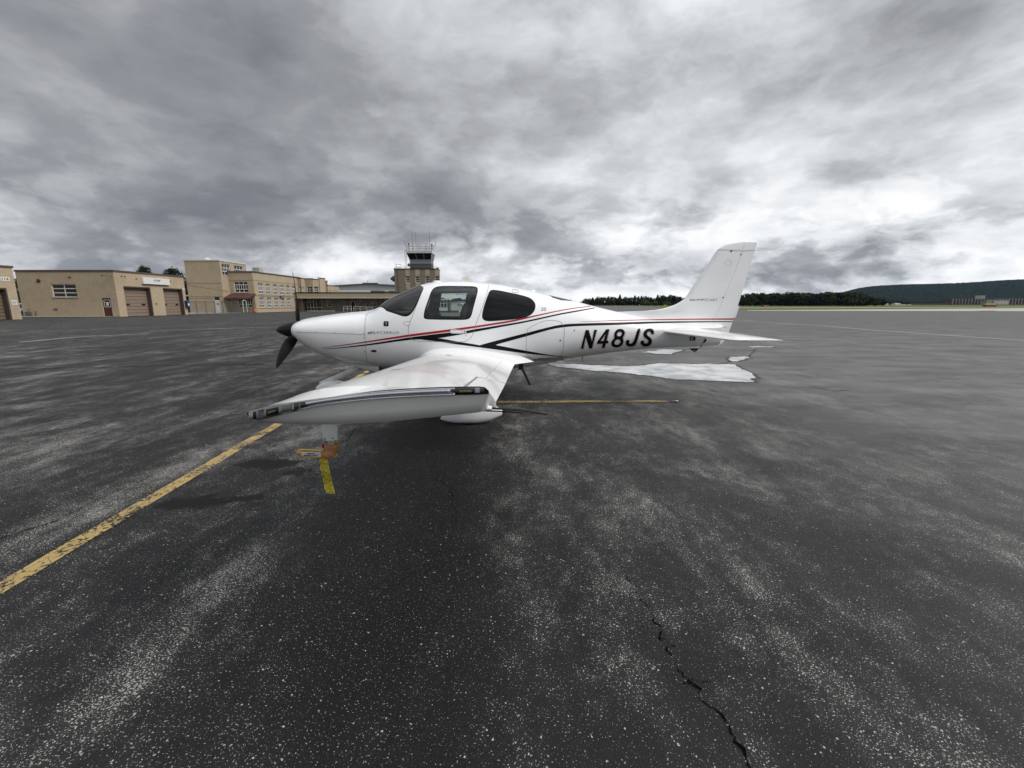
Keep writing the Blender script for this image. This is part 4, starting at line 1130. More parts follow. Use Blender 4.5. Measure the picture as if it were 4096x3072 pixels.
# ------------------------------------------------------------------ trees, hill, far airfield
def crown_mesh(name, seed, kind, clumps, per, leaf):
    """leaf sprays gathered in clumps; unit crown: radius about 1, height 0..2"""
    rnd = random.Random(seed)
    V = []; F = []
    cs = []
    for k in range(clumps):
        if kind == 'conifer':
            h = rnd.random() ** 0.8
            rad = (1 - h) * 0.95 + 0.06
            a = rnd.uniform(0, 6.283); q = rad * rnd.uniform(.35, 1.0)
            cs.append((Vector((q * math.cos(a), q * math.sin(a), h * 2.0)), 0.16 + 0.16 * (1 - h), 0.35))
        elif kind == 'pine':
            h = rnd.choice((.45, .62, .75, .88, 1.0)); rad = (0.55 + .45 * math.sin(h * 3.3)) * (1.15 - .55 * h)
            a = rnd.uniform(0, 6.283); q = rad * rnd.uniform(.1, 1.0)
            cs.append((Vector((q * math.cos(a), q * math.sin(a), h * 1.9 + rnd.uniform(-.08, .1))), rnd.uniform(.16, .3), 0.4))
        else:
            z = rnd.uniform(-1, 1); a = rnd.uniform(0, 6.283); q = math.sqrt(max(0, 1 - z * z)) * rnd.uniform(.45, .95)
            p = Vector((q * math.cos(a), q * math.sin(a), 1.05 + z * .85 * rnd.uniform(.6, 1)))
            cs.append((p, rnd.uniform(.24, .42), 0.75))
    for c, r, fl in cs:
        for j in range(per):
            d = Vector((rnd.gauss(0, 1), rnd.gauss(0, 1), rnd.gauss(0, 1) * fl)).normalized() * (r * rnd.random() ** .5)
            p = c + d
            nrm = (d.normalized() + Vector((rnd.uniform(-.7, .7), rnd.uniform(-.7, .7), rnd.uniform(-.2, .9)))).normalized()
            t = nrm.cross(Vector((rnd.uniform(-1, 1), rnd.uniform(-1, 1), rnd.uniform(-1, 1)))).normalized()
            b = nrm.cross(t); s = leaf * rnd.uniform(.6, 1.3)
            i = len(V)
            V += [tuple(p - t * s), tuple(p + b * s * .6), tuple(p + t * s), tuple(p - b * s * .6)]
            F.append((i, i+1, i+2, i+3))
    me = bpy.data.meshes.new(name); me.from_pydata(V, [], F); me.update()
    return me

def trunk_mesh(name, seed, limbs=5, top=1.5, r=.07):
    rnd = random.Random(seed); mb = MB()
    mb.tube([(0, 0, -.02), (.01, .0, .5), (.02, .01, top)], [r, r * .7, r * .25], 6)
    for k in range(limbs):
        a = rnd.uniform(0, 6.283); h = rnd.uniform(.4, top * .8)
        mb.tube([(0, 0, h), (.35 * math.cos(a), .35 * math.sin(a), h + .25), (.65 * math.cos(a), .65 * math.sin(a), h + .4)], [r * .4, r * .25, r * .1], 5)
    return mb.mesh(name)

TRUNK = [trunk_mesh('trunk_shape', s) for s in (1, 2)]
TRUNK_C = trunk_mesh('trunk_shape_conifer', 3, 3, 1.9, .05)
CROWNS = {'broad': [crown_mesh('crown_broad', s, 'broad', 42, 34, .135) for s in (11, 12, 13, 14)],
          'conifer': [crown_mesh('crown_conifer', s, 'conifer', 70, 22, .115) for s in (21, 22, 23)],
          'pine': [crown_mesh('crown_pine', s, 'pine', 30, 22, .07) for s in (31, 32)],
          'near': [crown_mesh('crown_near', s, 'broad', 44, 60, .05) for s in (41, 42)],
          'nearpine': [crown_mesh('crown_nearpine', s, 'pine', 60, 34, .045) for s in (51,)],
          'nearcon': [crown_mesh('crown_nearcon', s, 'conifer', 80, 26, .045) for s in (61,)]}

def tree(loc, w, h, kind, mat, label, group=None, name='tree', cat='tree', bare=.0):
    t = root(name, loc, label, cat, group)
    cm = random.choice(CROWNS[kind])
    conif = kind in ('conifer', 'nearcon')
    tm_ = TRUNK_C if conif else random.choice(TRUNK)
    rz = random.uniform(0, 6.283)
    for nm, me, mt_ in (('trunk', tm_, M['bark']), ('crown', cm, mat)):
        if not me.materials: me.materials.append(mt_)
        o = bpy.data.objects.new(nm, me); C.objects.link(o); o.parent = t
        o.rotation_euler = (0, 0, rz)
        if nm == 'crown':
            o.location = (0, 0, h * bare); o.scale = (w / 2, w / 2, h * (1 - bare) / 2.0)
            if me.materials[0] is not mt_:
                o.material_slots[0].link = 'OBJECT'; o.material_slots[0].material = mt_
        else: o.scale = (w / 2, w / 2, h / 2.0)
    return t

# --- behind the garages on the left
def at_top(px, py, Y): return P(px, py, Y)
tp = P(573, 1069, 92); tree((tp.x, 92, 0), 5.2, tp.z, 'nearpine', M['leaf_dark'], 'dark open-branched conifer rising behind the tan garage', name='conifer', bare=.2)
tp = P(690, 1077, 92); tree((tp.x, 92, 0), 6.6, tp.z, 'nearpine', M['leaf_dark'], 'dark spreading pine at the right end of the garage roof', name='pine', bare=.15)
for k, (px, py, Y, w) in enumerate(((722, 1108, 90, 4.0), (744, 1118, 94, 4.5), (732, 1150, 86.5, 4.0), (752, 1170, 88, 3.5))):
    tp = P(px, py, Y)
    tree((tp.x, Y, 0), w, tp.z, 'near', M['leaf'], ['slender green tree in the gap nearest the garage corner', 'green tree in the gap touching the stair tower wall', 'low green tree behind the blue box at the garage corner', 'low shrubby tree at the foot of the stair tower'][k], 'trees in the gap by the stair tower', name='leafy_tree', bare=.02)
for k, (px, py, Y, w) in enumerate(((52, 1106, 88, 5.5), (66, 1108, 92, 6.0), (80, 1160, 84, 4.5), (62, 1165, 80, 4.5))):
    tp = P(px, py, Y)
    tree((tp.x, Y, 0), w, tp.z, 'near', M['leaf'], ['tall dark tree above the white sign between the two garages', 'second tall tree behind the white sign, against the tan garage', 'green tree below the white sign, against the tan garage wall', 'green bushy tree beside the garage numbered 114'][k], 'trees in the gap between the garages', name='leafy_tree', bare=.0)

# --- seen through the cabin glass
for k, (px, py, Y, w) in enumerate(((1812, 1196, 150, 6.5), (1832, 1191, 150, 7), (1850, 1196, 155, 6.5), (1868, 1199, 150, 6), (1790, 1204, 160, 7), (1890, 1202, 160, 7), (1760, 1206, 170, 8))):
    tp = P(px, py, Y)
    tree((tp.x, Y, 0), w, tp.z, 'broad', M['leaf'], 'round green tree behind the white sheds, seen through the cabin glass', 'trees behind the white sheds', name='leafy_tree')

# --- tree belts across the field
rt = random.Random(5)
topL = pchip([(2330, 1206), (2400, 1196), (2460, 1190), (2560, 1187), (2640, 1185), (2720, 1184), (2800, 1188), (2900, 1190)])
topR = pchip([(2960, 1180), (3060, 1176), (3130, 1174), (3260, 1176), (3330, 1172), (3345, 1166), (3360, 1172), (3440, 1178), (3466, 1188), (3480, 1192)])
x = 2335.0
while x < 2900:
    Y = rt.uniform(500, 545)
    pt = topL(x) + rt.uniform(-9, 7)
    kind = 'conifer' if rt.random() < .45 else 'broad'
    q = P(x, pt, Y)
    w = rt.uniform(10, 14) * (.75 if kind == 'conifer' else 1)
    tree((q.x, Y, 0), w, max(5, q.z), kind, M['leaf_dark'] if kind == 'conifer' else M['leaf'],
         'dark pointed conifer in the belt of trees beyond the tail cone' if kind == 'conifer' else 'dark round-headed tree in the belt of trees beyond the tail cone',
         'conifers of the far left tree belt' if kind == 'conifer' else 'round trees of the far left tree belt', name='conifer' if kind == 'conifer' else 'broadleaf_tree')
    x += rt.uniform(7, 15)
x = 2962.0
while x < 3470:
    Y = rt.uniform(395, 440)
    pt = topR(x) + rt.uniform(-7, 6)
    q = P(x, pt, Y)
    tree((q.x, Y, 0), rt.uniform(10.5, 14.5), max(4, q.z), 'broad', M['leaf'] if rt.random() < .6 else M['leaf_dark'],
         'dark broad tree in the wood to the right of the fin', 'trees of the wood right of the fin', name='broadleaf_tree')
    x += rt.uniform(6, 12)
for px, py, w in ((2488 + 110, 1209, 7), (2580, 1200, 10), (2620, 1206, 9), (2670, 1207, 9)):
    q = P(px, py, 470)
    tree((q.x, 470, 0), w, q.z, 'broad', M['leaf_bush'], 'small lighter green bush in front of the left tree belt', 'bushes in front of the left tree belt', name='bush', cat='bush')
for px, py, Y, w in ((3500, 1200, 430, 5), (3510, 1191, 440, 7), (3535, 1191, 440, 7), (3484, 1186, 450, 5), (3470, 1186, 420, 8)):
    q = P(px, py, Y)
    tree((q.x, Y, 0), w, max(3, q.z), 'broad', M['leaf'], 'small round tree at the right end of the wood', 'small trees at the right end of the wood', name='leafy_tree')

# --- wooded hill on the right
ridge = pchip([(2700, 1217), (3100, 1205), (3250, 1192), (3330, 1180), (3400, 1163), (3440, 1154), (3500, 1147), (3620, 1141), (3720, 1139), (3840, 1135), (3960, 1127), (4080, 1121), (4200, 1118), (4500, 1122), (4900, 1150), (5400, 1195), (5800, 1212)])
mb = MB(); rows = []
rh = random.Random(9)
NJ = 16
cols = list(range(2700, 5801, 25))
def hill_pt(px, f):
    Yf = 1500 + 900 * f
    top = P(px, ridge(px), 2400)
    s = f * f * (3 - 2 * f)
    d = ray(px, 1217); xx = d.x / d.y * Yf
    return Vector((xx, Yf, -3 + (top.z + 3) * s))
for f in [i / NJ for i in range(NJ + 1)]:
    rows.append([hill_pt(px, f) for px in cols])
back = [Vector((p.x * 1.4, 3600, -3)) for p in rows[-1]]
mb.loft(rows + [back], closed=False)
hill = mb.build('hill', M['leaf_hill'], None, smooth=True)
hill['kind'] = 'structure'
# forest canopy on the hill: thousands of crowns, joined
V = []; F = []
ico = [(0,0,1)] + [(.894*math.cos(2*math.pi*i/5), .894*math.sin(2*math.pi*i/5), .447) for i in range(5)] + [(.894*math.cos(2*math.pi*(i+.5)/5), .894*math.sin(2*math.pi*(i+.5)/5), -.447) for i in range(5)]
icf = [(0,1+i,1+(i+1)%5) for i in range(5)] + [(1+i,6+i,1+(i+1)%5) for i in range(5)] + [(6+i,6+(i+1)%5,1+(i+1)%5) for i in range(5)]
for k in range(15000):
    px = rh.uniform(3180, 4330); f = rh.random() ** .8
    p = hill_pt(px, f)
    if p.z < 2: continue
    r = rh.uniform(4.5, 9)
    i = len(V)
    for a in ico:
        j = rh.uniform(.75, 1.2)
        V.append((p.x + a[0] * r * j, p.y + a[1] * r * j, p.z - 2 + a[2] * r * .8 * j))
    F += [tuple(i + q for q in t) for t in icf]
me = bpy.data.meshes.new('hill_forest'); me.from_pydata(V, [], F); me.update()
hf = link('hill_forest', me, M['leaf_hill']); hf['kind'] = 'stuff'; hf['label'] = 'dense dark wood covering the long hill'; hf['category'] = 'forest'
# low wooded rise at the left of the hill foot and behind the aircraft
V = []; F = []
for k in range(2600):
    px = rh.uniform(3470, 4300); Y = rh.uniform(900, 1450)
    base = P(px, 1217, Y); h = rh.uniform(6, 11) * (1 + .3 * math.sin(px * .02)) * (Y / 1150)
    i = len(V); r = rh.uniform(5, 9)
    for a in ico:
        j = rh.uniform(.75, 1.2)
        V.append((base.x + a[0] * r * j, Y + a[1] * r * j, h * .6 + a[2] * h * .5 * j))
    F += [tuple(i + q for q in t) for t in icf]
me = bpy.data.meshes.new('hill_foot_wood'); me.from_pydata(V, [], F); me.update()
hw = link('hill_foot_wood', me, M['leaf_hill']); hw['kind'] = 'stuff'; hw['label'] = 'low dark wood along the foot of the hill'; hw['category'] = 'forest'

# --- buildings at the hill foot
def far_box(par, name, px0, px1, py0, py1, Y, depth, mat):
    a = P(px0, py1, Y); b = P(px1, py0, Y)
    return MB().box((a.x, Y, max(-.01, a.z)), (b.x, Y + depth, b.z)).build(name, mat, par)
tb_ = root('tower_block', P(3930, 1217, 850), 'pale high-rise block of three slabs in front of the wooded hill', 'tower block')
for a, b_ in ((3924, 3928), (3929.5, 3934), (3935.5, 3939.5)):
    far_box(tb_, 'slab', a, b_, 1182, 1216, 850, 12, M['metal_wall'])
far_box(tb_, 'core', 3928, 3936, 1182, 1216, 853, 6, M['tower_grey'])
wl = root('brown_building', P(3950, 1217, 640), 'long dark brown building with regular pale piers at the hill foot', 'building')
far_box(wl, 'wall', 3807, 4200, 1195.5, 1218, 640, 14, simple('brown_wall', (0.075, 0.055, 0.055), .9))
for k in range(26):
    px = 3812 + k * 12.5
    far_box(wl, 'pier', px, px + 2.0, 1194.5 - (k > 14) * 1.5, 1218, 638.5, 1.4, M['concrete_grey'])
wb = root('white_building', P(4000, 1217, 560), 'low white building with small dark windows in front of the long brown building', 'building')
far_box(wb, 'wall', 3975, 4036, 1201, 1218, 560, 10, M['metal_wall'])
far_box(wb, 'annexe', 3945, 3974.5, 1204, 1218, 561, 8, M['concrete_grey'])
for px in (3984, 3991, 4000, 4016, 4027): far_box(wb, 'window', px, px + 3, 1202.5, 1205, 559.8, .15, M['pane'])
for k, (px, w, h) in enumerate(((3550, 8, 5), (3590, 14, 5), (3610, 22, 4), (3640, 12, 4), (3480, 5, 4))):
    hs = root('house', P(px, 1217, 700 + k * 9), ['white house at the near end of the far row', 'wide pale house in the far row', 'long white roofed house in the far row', 'small pale house beside the dark hangar row', 'little pale house by the wood end'][k], 'house', 'far houses')
    Y = 700 + k * 9
    a = P(px - w / 2, 1217, Y); b_ = P(px + w / 2, 1217 - h, Y)
    MB().box((a.x, Y, 0), (b_.x, Y + 8, b_.z * .7)).build('wall', M['sign_white'], hs)
    MB().prism([Vector((a.x - .4, Y - .4, b_.z * .7)), Vector((a.x - .4, Y + 8.4, b_.z * .7)), Vector((a.x - .4, Y + 4, b_.z))], (b_.x - a.x + .8, 0, 0)).build('roof', M['metal_wall'], hs)
dh = root('dark_hangar_row', P(3720, 1217, 620), 'long low dark hangar row far across the field', 'hangar')
far_box(dh, 'wall', 3640, 3790, 1209.5, 1217.5, 620, 15, M['tower_dark'])
far_box(dh, 'roof', 3636, 3794, 1207.8, 1209.4, 619, 17, M['coping_black'])

# --- airfield signs and barrier
def field_sign(px0, px1, py0, py1, mat, label, txt=None, name='airfield_sign', group=None):
    g0 = G((px0 + px1) / 2, py1)
    Y = g0.y
    a = P(px0, py1, Y); b_ = P(px1, py0, Y)
    s = root(name, (g0.x, Y, 0), label, 'sign', group)
    MB().box((a.x, Y, .25), (b_.x, Y + .25, b_.z)).build('panel', mat, s)
    for f in (.2, .8):
        xx = a.x + (b_.x - a.x) * f
        MB().box((xx - .06, Y + .05, -.012), (xx + .06, Y + .2, .249)).build('leg', M['galv'], s)
    if txt: wall_text(s, txt, (a.x, Y, .25), UX, -UY, ((b_.x - a.x) * .3, (b_.z - .25) * .2, (b_.x - a.x) * .7, (b_.z - .25) * .8), M['sign_white'], .02, .01)
    return s
field_sign(3047.5, 3057, 1219, 1228, M['gasket'], 'black airfield sign beside the yellow one right of the fin', 'T')
field_sign(3057.5, 3065, 1222, 1228.2, simple('sign_yellow', (.5, .33, .02), .5), 'small yellow airfield sign between the black and the red one')
field_sign(3065.5, 3077, 1219.3, 1224.2, simple('sign_red', (.35, .02, .03), .5), 'low red airfield sign at the edge of the wood')
field_sign(2996, 3008, 1220.5, 1224.8, M['gasket'], 'low black airfield sign just behind the fin')
field_sign(3279, 3302, 1218, 1223.5, M['gasket'], 'wide black airfield sign in front of the middle of the wood')
field_sign(2656, 2668, 1219.5, 1223.6, simple('sign_yellow2', (.5, .42, .05), .5), 'yellow airfield sign seen over the tail cone')
g0 = G(3968, 1227.4); Y = g0.y
ba = root('field_skip', (g0.x, Y, 0), 'long low yellow and rust-red skip standing in the grass at the right', 'skip')
a = P(3943, 1226, Y); b_ = P(3990, 1213, Y); L_ = b_.x - a.x; hz = b_.z
MB().box((a.x, Y, hz * .52), (b_.x - .08 * L_, Y + 1.4, hz)).build('upper_panel', simple('skip_yellow', (.42, .36, .10), .6, var=.3), ba)
MB().box((a.x - .1, Y + .1, -.01), (b_.x - .05 * L_, Y + 1.3, hz * .515)).build('body', simple('skip_rust', (.25, .075, .02), .7, var=.4, vscale=1.2), ba)
for k in range(8):
    xx = a.x + L_ * .92 * k / 7.2
    MB().box((xx, Y - .08, 0), (xx + .14, Y + .095, hz * .51)).build('rib', M['jamb'], ba)
MB().box((b_.x - .075 * L_, Y + .05, 0), (b_.x + .02 * L_, Y + 1.35, hz * 1.02)).build('end_plate', M['galv'], ba)
bu = P(3938, 1222, Y - 5)
tree((bu.x, Y - 5, 0), 2.0, .9, 'broad', M['leaf_dark'], 'tiny dark bush beside the yellow skip', name='bush', cat='bush')
# ------------------------------------------------------------------ light aircraft
YC = 7.2                                        # centre plane of the aircraft
air = root('light_aircraft', (-0.6, YC, 0), 'white low-wing four-seat light aircraft with red and black stripes parked on the apron', 'aircraft')

def prof(pix, dy=0.0):
    return pchip([(lambda p: (p.x, p.z))(P(x, y, YC + dy)) for x, y in pix])
X_NOSE, X_TAIL = -3.46, 3.42
top_f = prof([(1204, 1284), (1225, 1275), (1275, 1266), (1373, 1252.5), (1471, 1243), (1500, 1238), (1520, 1229), (1550, 1206), (1585, 1182), (1635, 1159), (1679, 1141), (1700, 1135.5),
              (1733, 1129), (1755, 1126), (1800, 1124.3), (1850, 1124), (1913, 1127.5), (1954, 1132), (2008, 1138.5), (2071, 1151), (2135, 1165), (2179, 1176), (2240, 1190),
              (2296, 1203), (2362, 1221), (2430, 1238), (2500, 1254), (2587, 1274), (2680, 1287), (2780, 1293), (2900, 1297)], -0.02)
bot_f = prof([(1200, 1359), (1217, 1379), (1262, 1410), (1308, 1431), (1373, 1450), (1440, 1462), (1516, 1470), (1700, 1481), (1900, 1482), (2057, 1474),
              (2160, 1461), (2287, 1435.5), (2382, 1422), (2476, 1411), (2571, 1401.5), (2635, 1396.5), (2755, 1391.5), (2830, 1387), (2880, 1382)], -0.14)
wid_f = pchip([(-3.46, .345), (-3.40, .40), (-3.25, .455), (-3.0, .505), (-2.6, .55), (-2.2, .585), (-1.7, .62), (-1.2, .645), (-.6, .655), (0, .645), (.5, .605), (1.0, .525), (1.5, .43), (2.0, .33), (2.5, .245), (3.0, .165), (3.42, .10)])
mid_f = pchip([(-3.46, 1.145), (-3.0, 1.12), (-2.2, 1.10), (-1.2, 1.10), (-.4, 1.12), (.6, 1.14), (1.4, 1.13), (2.2, 1.14), (3.0, 1.18), (3.42, 1.19)])
nt_f = pchip([(-3.46, 2.1), (-2.8, 2.35), (-2.2, 2.45), (-1.8, 2.25), (-1.0, 2.3), (0, 2.3), (1.0, 2.1), (1.6, 1.95), (2.2, 1.65), (2.8, 1.45), (3.42, 1.35)])
nb_f = pchip([(-3.46, 2.1), (-2.6, 2.3), (-1.5, 2.7), (0, 2.7), (1.0, 2.3), (2, 2.1), (3.42, 2.0)])
NT = 900
TAB = []
for i in range(NT + 1):
    x = X_NOSE + (X_TAIL - X_NOSE) * i / NT
    TAB.append((top_f(x), bot_f(x), wid_f(x), mid_f(x), nt_f(x), nb_f(x)))
def fus(x):
    t = (x - X_NOSE) / (X_TAIL - X_NOSE) * NT
    t = min(max(t, 0), NT - 1e-6); i = int(t); f = t - i
    a, b = TAB[i], TAB[i + 1]
    return [a[k] + (b[k] - a[k]) * f for k in range(6)]
def S(x, th):                                   # fuselage surface; th 0 = crown, positive towards the camera side
    zt, zb, w, zm, nt, nb = fus(x)
    c, s = math.cos(th), math.sin(th)
    n, h = (nt, zt - zm) if c >= 0 else (nb, zm - zb)
    y = w * math.copysign(abs(s) ** (2 / n), s)
    z = zm + h * math.copysign(abs(c) ** (2 / n), c)
    return Vector((x, YC - y, z))
def SN(x, th):
    e = 2e-3
    a = S(x + e, th) - S(x - e, th); b = S(x, th + e * 4) - S(x, th - e * 4)
    n = b.cross(a)
    n.normalize()
    p = S(x, th); o = Vector((0, p.y - YC, p.z - fus(x)[3]))
    return n if n.dot(o) >= 0 else -n
def TH(x, z):                                   # angle of a point on the camera side at height z
    zt, zb, w, zm, nt, nb = fus(x)
    if z >= zm: return math.acos(min(1, max(0, (z - zm) / (zt - zm))) ** (nt / 2))
    return math.pi - math.acos(min(1, max(0, (zm - z) / (zm - zb))) ** (nb / 2))

# fin geometry in the centre plane
def Q(px, py): return P(px, py, YC)
fin_le = [(lambda p: (p.z, p.x))(Q(*q)) for q in ((2948, 970), (2915, 974), (2890, 985), (2869.6, 999), (2836, 1050), (2794, 1112), (2766, 1152.6), (2738, 1193), (2703, 1217), (2663, 1231), (2631, 1238.5), (2580, 1243.5), (2500, 1246), (2440, 1250), (2420, 1262), (2420, 1300))]
fin_te = [(lambda p: (p.z, p.x))(Q(*q)) for q in ((3029, 969), (2951, 1225), (2915, 1330), (2902.5, 1356), (2876, 1381.5), (2851, 1389), (2800, 1392.5))]
FLE, FTE = pchip(fin_le), pchip(fin_te)
hinge_pts = [(lambda p: (p.z, p.x))(Q(*q)) for q in ((2978, 969), (2967, 1004), (2835, 1322), (2822, 1350), (2799, 1392.5))]
FHG = pchip(hinge_pts)
FZ1 = Q(3029, 969.5).z
def naca(u): return 5 * (0.2969 * math.sqrt(max(u, 0)) - 0.126 * u - 0.3516 * u * u + 0.2843 * u ** 3 - 0.1036 * u ** 4)
def fin_half(x, z):
    le, te = FLE(z), FTE(z)
    if not (le < x < te): return 0.0
    ch = te - le
    t = min(0.105 * min(ch, 0.95), .075)
    u = (x - le) / ch
    # aerofoil over the last metre of chord, long thin dorsal blade ahead of it
    cc = min(ch, 1.0)
    u = max(0.0, 1 - (te - x) / cc)
    base = naca(u) * t if u > 0 else 0
    blade = 0.022 * min(1, (x - le) / .06) ** .5 * min(1, (te - x) / .3)
    h = (base ** 4 + blade ** 4) ** .25
    # fillet spreading onto the tail cone
    if x < X_TAIL + .3:
        k = min(1.0, max(0.0, (1.40 - z) / .20)) ** 2
        if k > 0:
            h += k * (fus(min(x, X_TAIL))[2] * .42) * min(1, max(0, (x - le) / .5)) * min(1, max(0, (te - x) / .75))
    return h

def side_y(x, z):
    """distance of the aircraft's camera-side skin from its centre plane"""
    y = 0.0
    if X_NOSE <= x <= X_TAIL:
        zt, zb, w, zm, nt, nb = fus(x)
        n, h, d = (nt, zt - zm, z - zm) if z >= zm else (nb, zm - zb, zm - z)
        r = d / h
        if r < 1: y = w * (1 - r ** n) ** (1 / n)
    return max(y, fin_half(x, z))
def skin(px, py):
    """point of the camera-side skin seen at a photo pixel"""
    d = ray(px, py); Y = YC - .5
    for _ in range(40):
        s = Y / d.y
        Yn = YC - side_y(s * d.x, CAM_H + s * d.z)
        if abs(Yn - Y) < 1e-5: break
        Y = Y + (Yn - Y) * .7
    s = Y / d.y
    return s * d.x, CAM_H + s * d.z
def skin_pt(x, z, off):
    e = 3e-3
    y = side_y(x, z)
    nx = -(side_y(x + e, z) - side_y(x - e, z)) / (2 * e); nz = -(side_y(x, z + e) - side_y(x, z - e)) / (2 * e)
    n = Vector((max(-6, min(6, nx)), -1, max(-6, min(6, nz)))).normalized()
    return Vector((x, YC - y, z)) + n * off

# ---- openings and panel lines, as loops on the fuselage skin (x, th)
def z6(pts): return [(1660 + a / 3.16, 1080 + b / 3.16) for a, b in pts]
def z5(pts): return [(1080 + a / 3.0722, 1080 + b / 3.0722) for a, b in pts]
def z3(pts): return [(1150 + a / 3.403, 1000 + b / 3.403) for a, b in pts]
def z7(pts): return [(2160 + a / 3.16, 1150 + b / 3.16) for a, b in pts]
def z8(pts): return [(2600 + a / 3.19, 930 + b / 3.19) for a, b in pts]
def loop(pix, it=2, step=.03):
    pts = [skin(*p) for p in (round_poly(pix, it) if it else pix)]
    pts = [(x, TH(x, z)) for x, z in pts]
    # resample evenly in metres
    out = []
    n = len(pts)
    for i in range(n):
        a, b = pts[i], pts[(i+1) % n]
        k = max(1, round((S(*a) - S(*b)).length / step))
        out += [(a[0] + (b[0]-a[0]) * t / k, a[1] + (b[1]-a[1]) * t / k) for t in range(k)]
    # drop points crowding each other
    res = [out[0]]
    for q in out[1:]:
        if (S(*q) - S(*res[-1])).length > .008: res.append(q)
    return res
def mirror(l): return [(x, -t) for x, t in reversed(l)]
def inset(pix, d):
    c = Vector((sum(p[0] for p in pix) / len(pix), sum(p[1] for p in pix) / len(pix)))
    out = []; n = len(pix)
    area = sum(pix[i][0] * pix[(i+1) % n][1] - pix[(i+1) % n][0] * pix[i][1] for i in range(n))
    sg = 1 if area > 0 else -1
    for i in range(n):
        a, b, c2 = Vector(pix[i-1]), Vector(pix[i]), Vector(pix[(i+1) % n])
        e1, e2 = (b - a).normalized(), (c2 - b).normalized()
        nn = Vector((-e1.y, e1.x)) + Vector((-e2.y, e2.x))
        nn.normalize()
        out.append(tuple(b + nn * d * sg))
    return out
dw_out = round_poly(z6([(108, 585), (118, 622), (250, 628), (450, 630), (665, 632), (712, 590), (740, 470), (780, 330), (800, 232), (762, 205), (600, 203), (420, 200), (285, 204), (215, 240), (165, 380), (122, 500)]), 2)
rw_out = round_poly(z6([(846, 560), (850, 620), (905, 652), (1080, 640), (1300, 622), (1440, 590), (1515, 520), (1528, 430), (1475, 360), (1380, 325), (1200, 285), (1010, 248), (945, 255), (915, 330), (875, 440)]), 2)
L_dw, L_rw = loop(dw_out, 0), loop(rw_out, 0)
L_dwi, L_rwi = loop(inset(dw_out, 4.5), 0), loop(inset(rw_out, 4.5), 0)
L_door = loop(z5([(1853, 310), (1800, 440), (1752, 560), (1718, 650), (1698, 730), (1705, 790), (1735, 850), (1790, 870), (1950, 880)]) + z6([(300, 908), (450, 912), (610, 908), (690, 868), (738, 795), (770, 690), (838, 510), (905, 315), (934, 180), (936, 163), (800, 150), (600, 142), (330, 146), (190, 165), (130, 192)]), 1)
L_bag = loop(z6([(1404, 1000), (1408, 870), (1412, 770), (1440, 728), (1540, 678), (1650, 637), (1770, 636), (1850, 660), (1885, 720), (1888, 780), (1878, 920), (1868, 1050), (1842, 1090), (1760, 1122), (1620, 1126), (1480, 1124), (1420, 1070)]), 1)
# windshield wraps over the crown
ws_side = z3([(1740, 478), (1800, 484), (1846, 500), (1853, 530), (1800, 660), (1752, 760), (1700, 855), (1640, 905), (1570, 905), (1480, 873), (1370, 838), (1290, 812)])
ws_l = [(lambda q: (q[0], TH(*q)))(skin(*p)) for p in round_poly(ws_side, 1)[3:-3]]
xt, xb = Q(1676, 1141).x, Q(1516, 1234).x
half = [(xt, 0.0), (xt + .01, .12)] + ws_l + [(xb + .035, .34), (xb + .008, .16)]
full = half + [(xb, 0.0)] + [(x, -t) for x, t in reversed(half[1:])]
def even(l, step=.03):
    out = []
    n = len(l)
    for i in range(n):
        a, b = l[i], l[(i+1) % n]
        k = max(1, round((S(*a) - S(*b)).length / step))
        out += [(a[0] + (b[0]-a[0]) * t / k, a[1] + (b[1]-a[1]) * t / k) for t in range(k)]
    res = [out[0]]
    for q in out[1:]:
        if (S(*q) - S(*res[-1])).length > .008: res.append(q)
    return res
L_ws = even(full)
cx_ = sum(p[0] for p in L_ws) / len(L_ws)
L_wsi = even([(cx_ + (x - cx_) * .955, t * .955) for x, t in full])
# rear backlight on the spine
bl = [(lambda q: (q[0], max(.03, TH(*q))))(skin(*p)) for p in z6([(1660, 305), (1740, 352), (1850, 385), (1985, 394)])]
half = [(bl[0][0], 0.0)] + [(bl[0][0] + .01, .10)] + [(x, t) for x, t in bl[1:]]
L_bl = even(half + [(half[-1][0] + .015, 0.0)] + [(x, -t) for x, t in reversed(half[1:])])
X_COWL = skin(1460, 1340)[0]

loops = [('glass_door', L_dwi), ('gasket', L_dw), ('glass_dark', L_rwi), ('gasket', L_rw), ('door', L_door), ('bag', L_bag)]
loops += [(k + '_r', mirror(l)) for k, l in loops[:5]]
loops += [('glass_ws', L_wsi), ('gasket_ws', L_ws), ('glass_bl', L_bl)]
KT = 0.42
verts = []; edges = []
for k, l in loops:
    i0 = len(verts)
    verts += [Vector((x, t * KT)) for x, t in l]
    edges += [(i0 + i, i0 + (i + 1) % len(l)) for i in range(len(l))]
NX, NTH = 150, 64
occ = {}
for v in verts: occ.setdefault((int(v.x / .03), int(v.y / .03)), []).append(v)
def crowded(v):
    a, b = int(v.x / .03), int(v.y / .03)
    return any((w - v).length < .014 for i in (-1, 0, 1) for j in (-1, 0, 1) for w in occ.get((a + i, b + j), ()))
xs_ = [X_NOSE + .012 * i for i in range(5)] + [X_NOSE + .06 + (X_TAIL - X_NOSE - .06) * i / NX for i in range(NX + 1)]
for i, x in enumerate(xs_):
    for j in range(NTH + 1):
        th = -math.pi + 2 * math.pi * j / NTH
        v = Vector((x, th * KT))
        if not crowded(v) or j in (0, NTH) or i in (0, len(xs_) - 1): verts.append(v)
i0 = len(verts)
for j in range(NTH + 1): verts.append(Vector((X_COWL, (-math.pi + 2 * math.pi * j / NTH) * KT)))
edges += [(i0 + j, i0 + j + 1) for j in range(NTH)]
vo, eo, fo, *_ = geometry.delaunay_2d_cdt(verts, edges, [], 0, 1e-5)
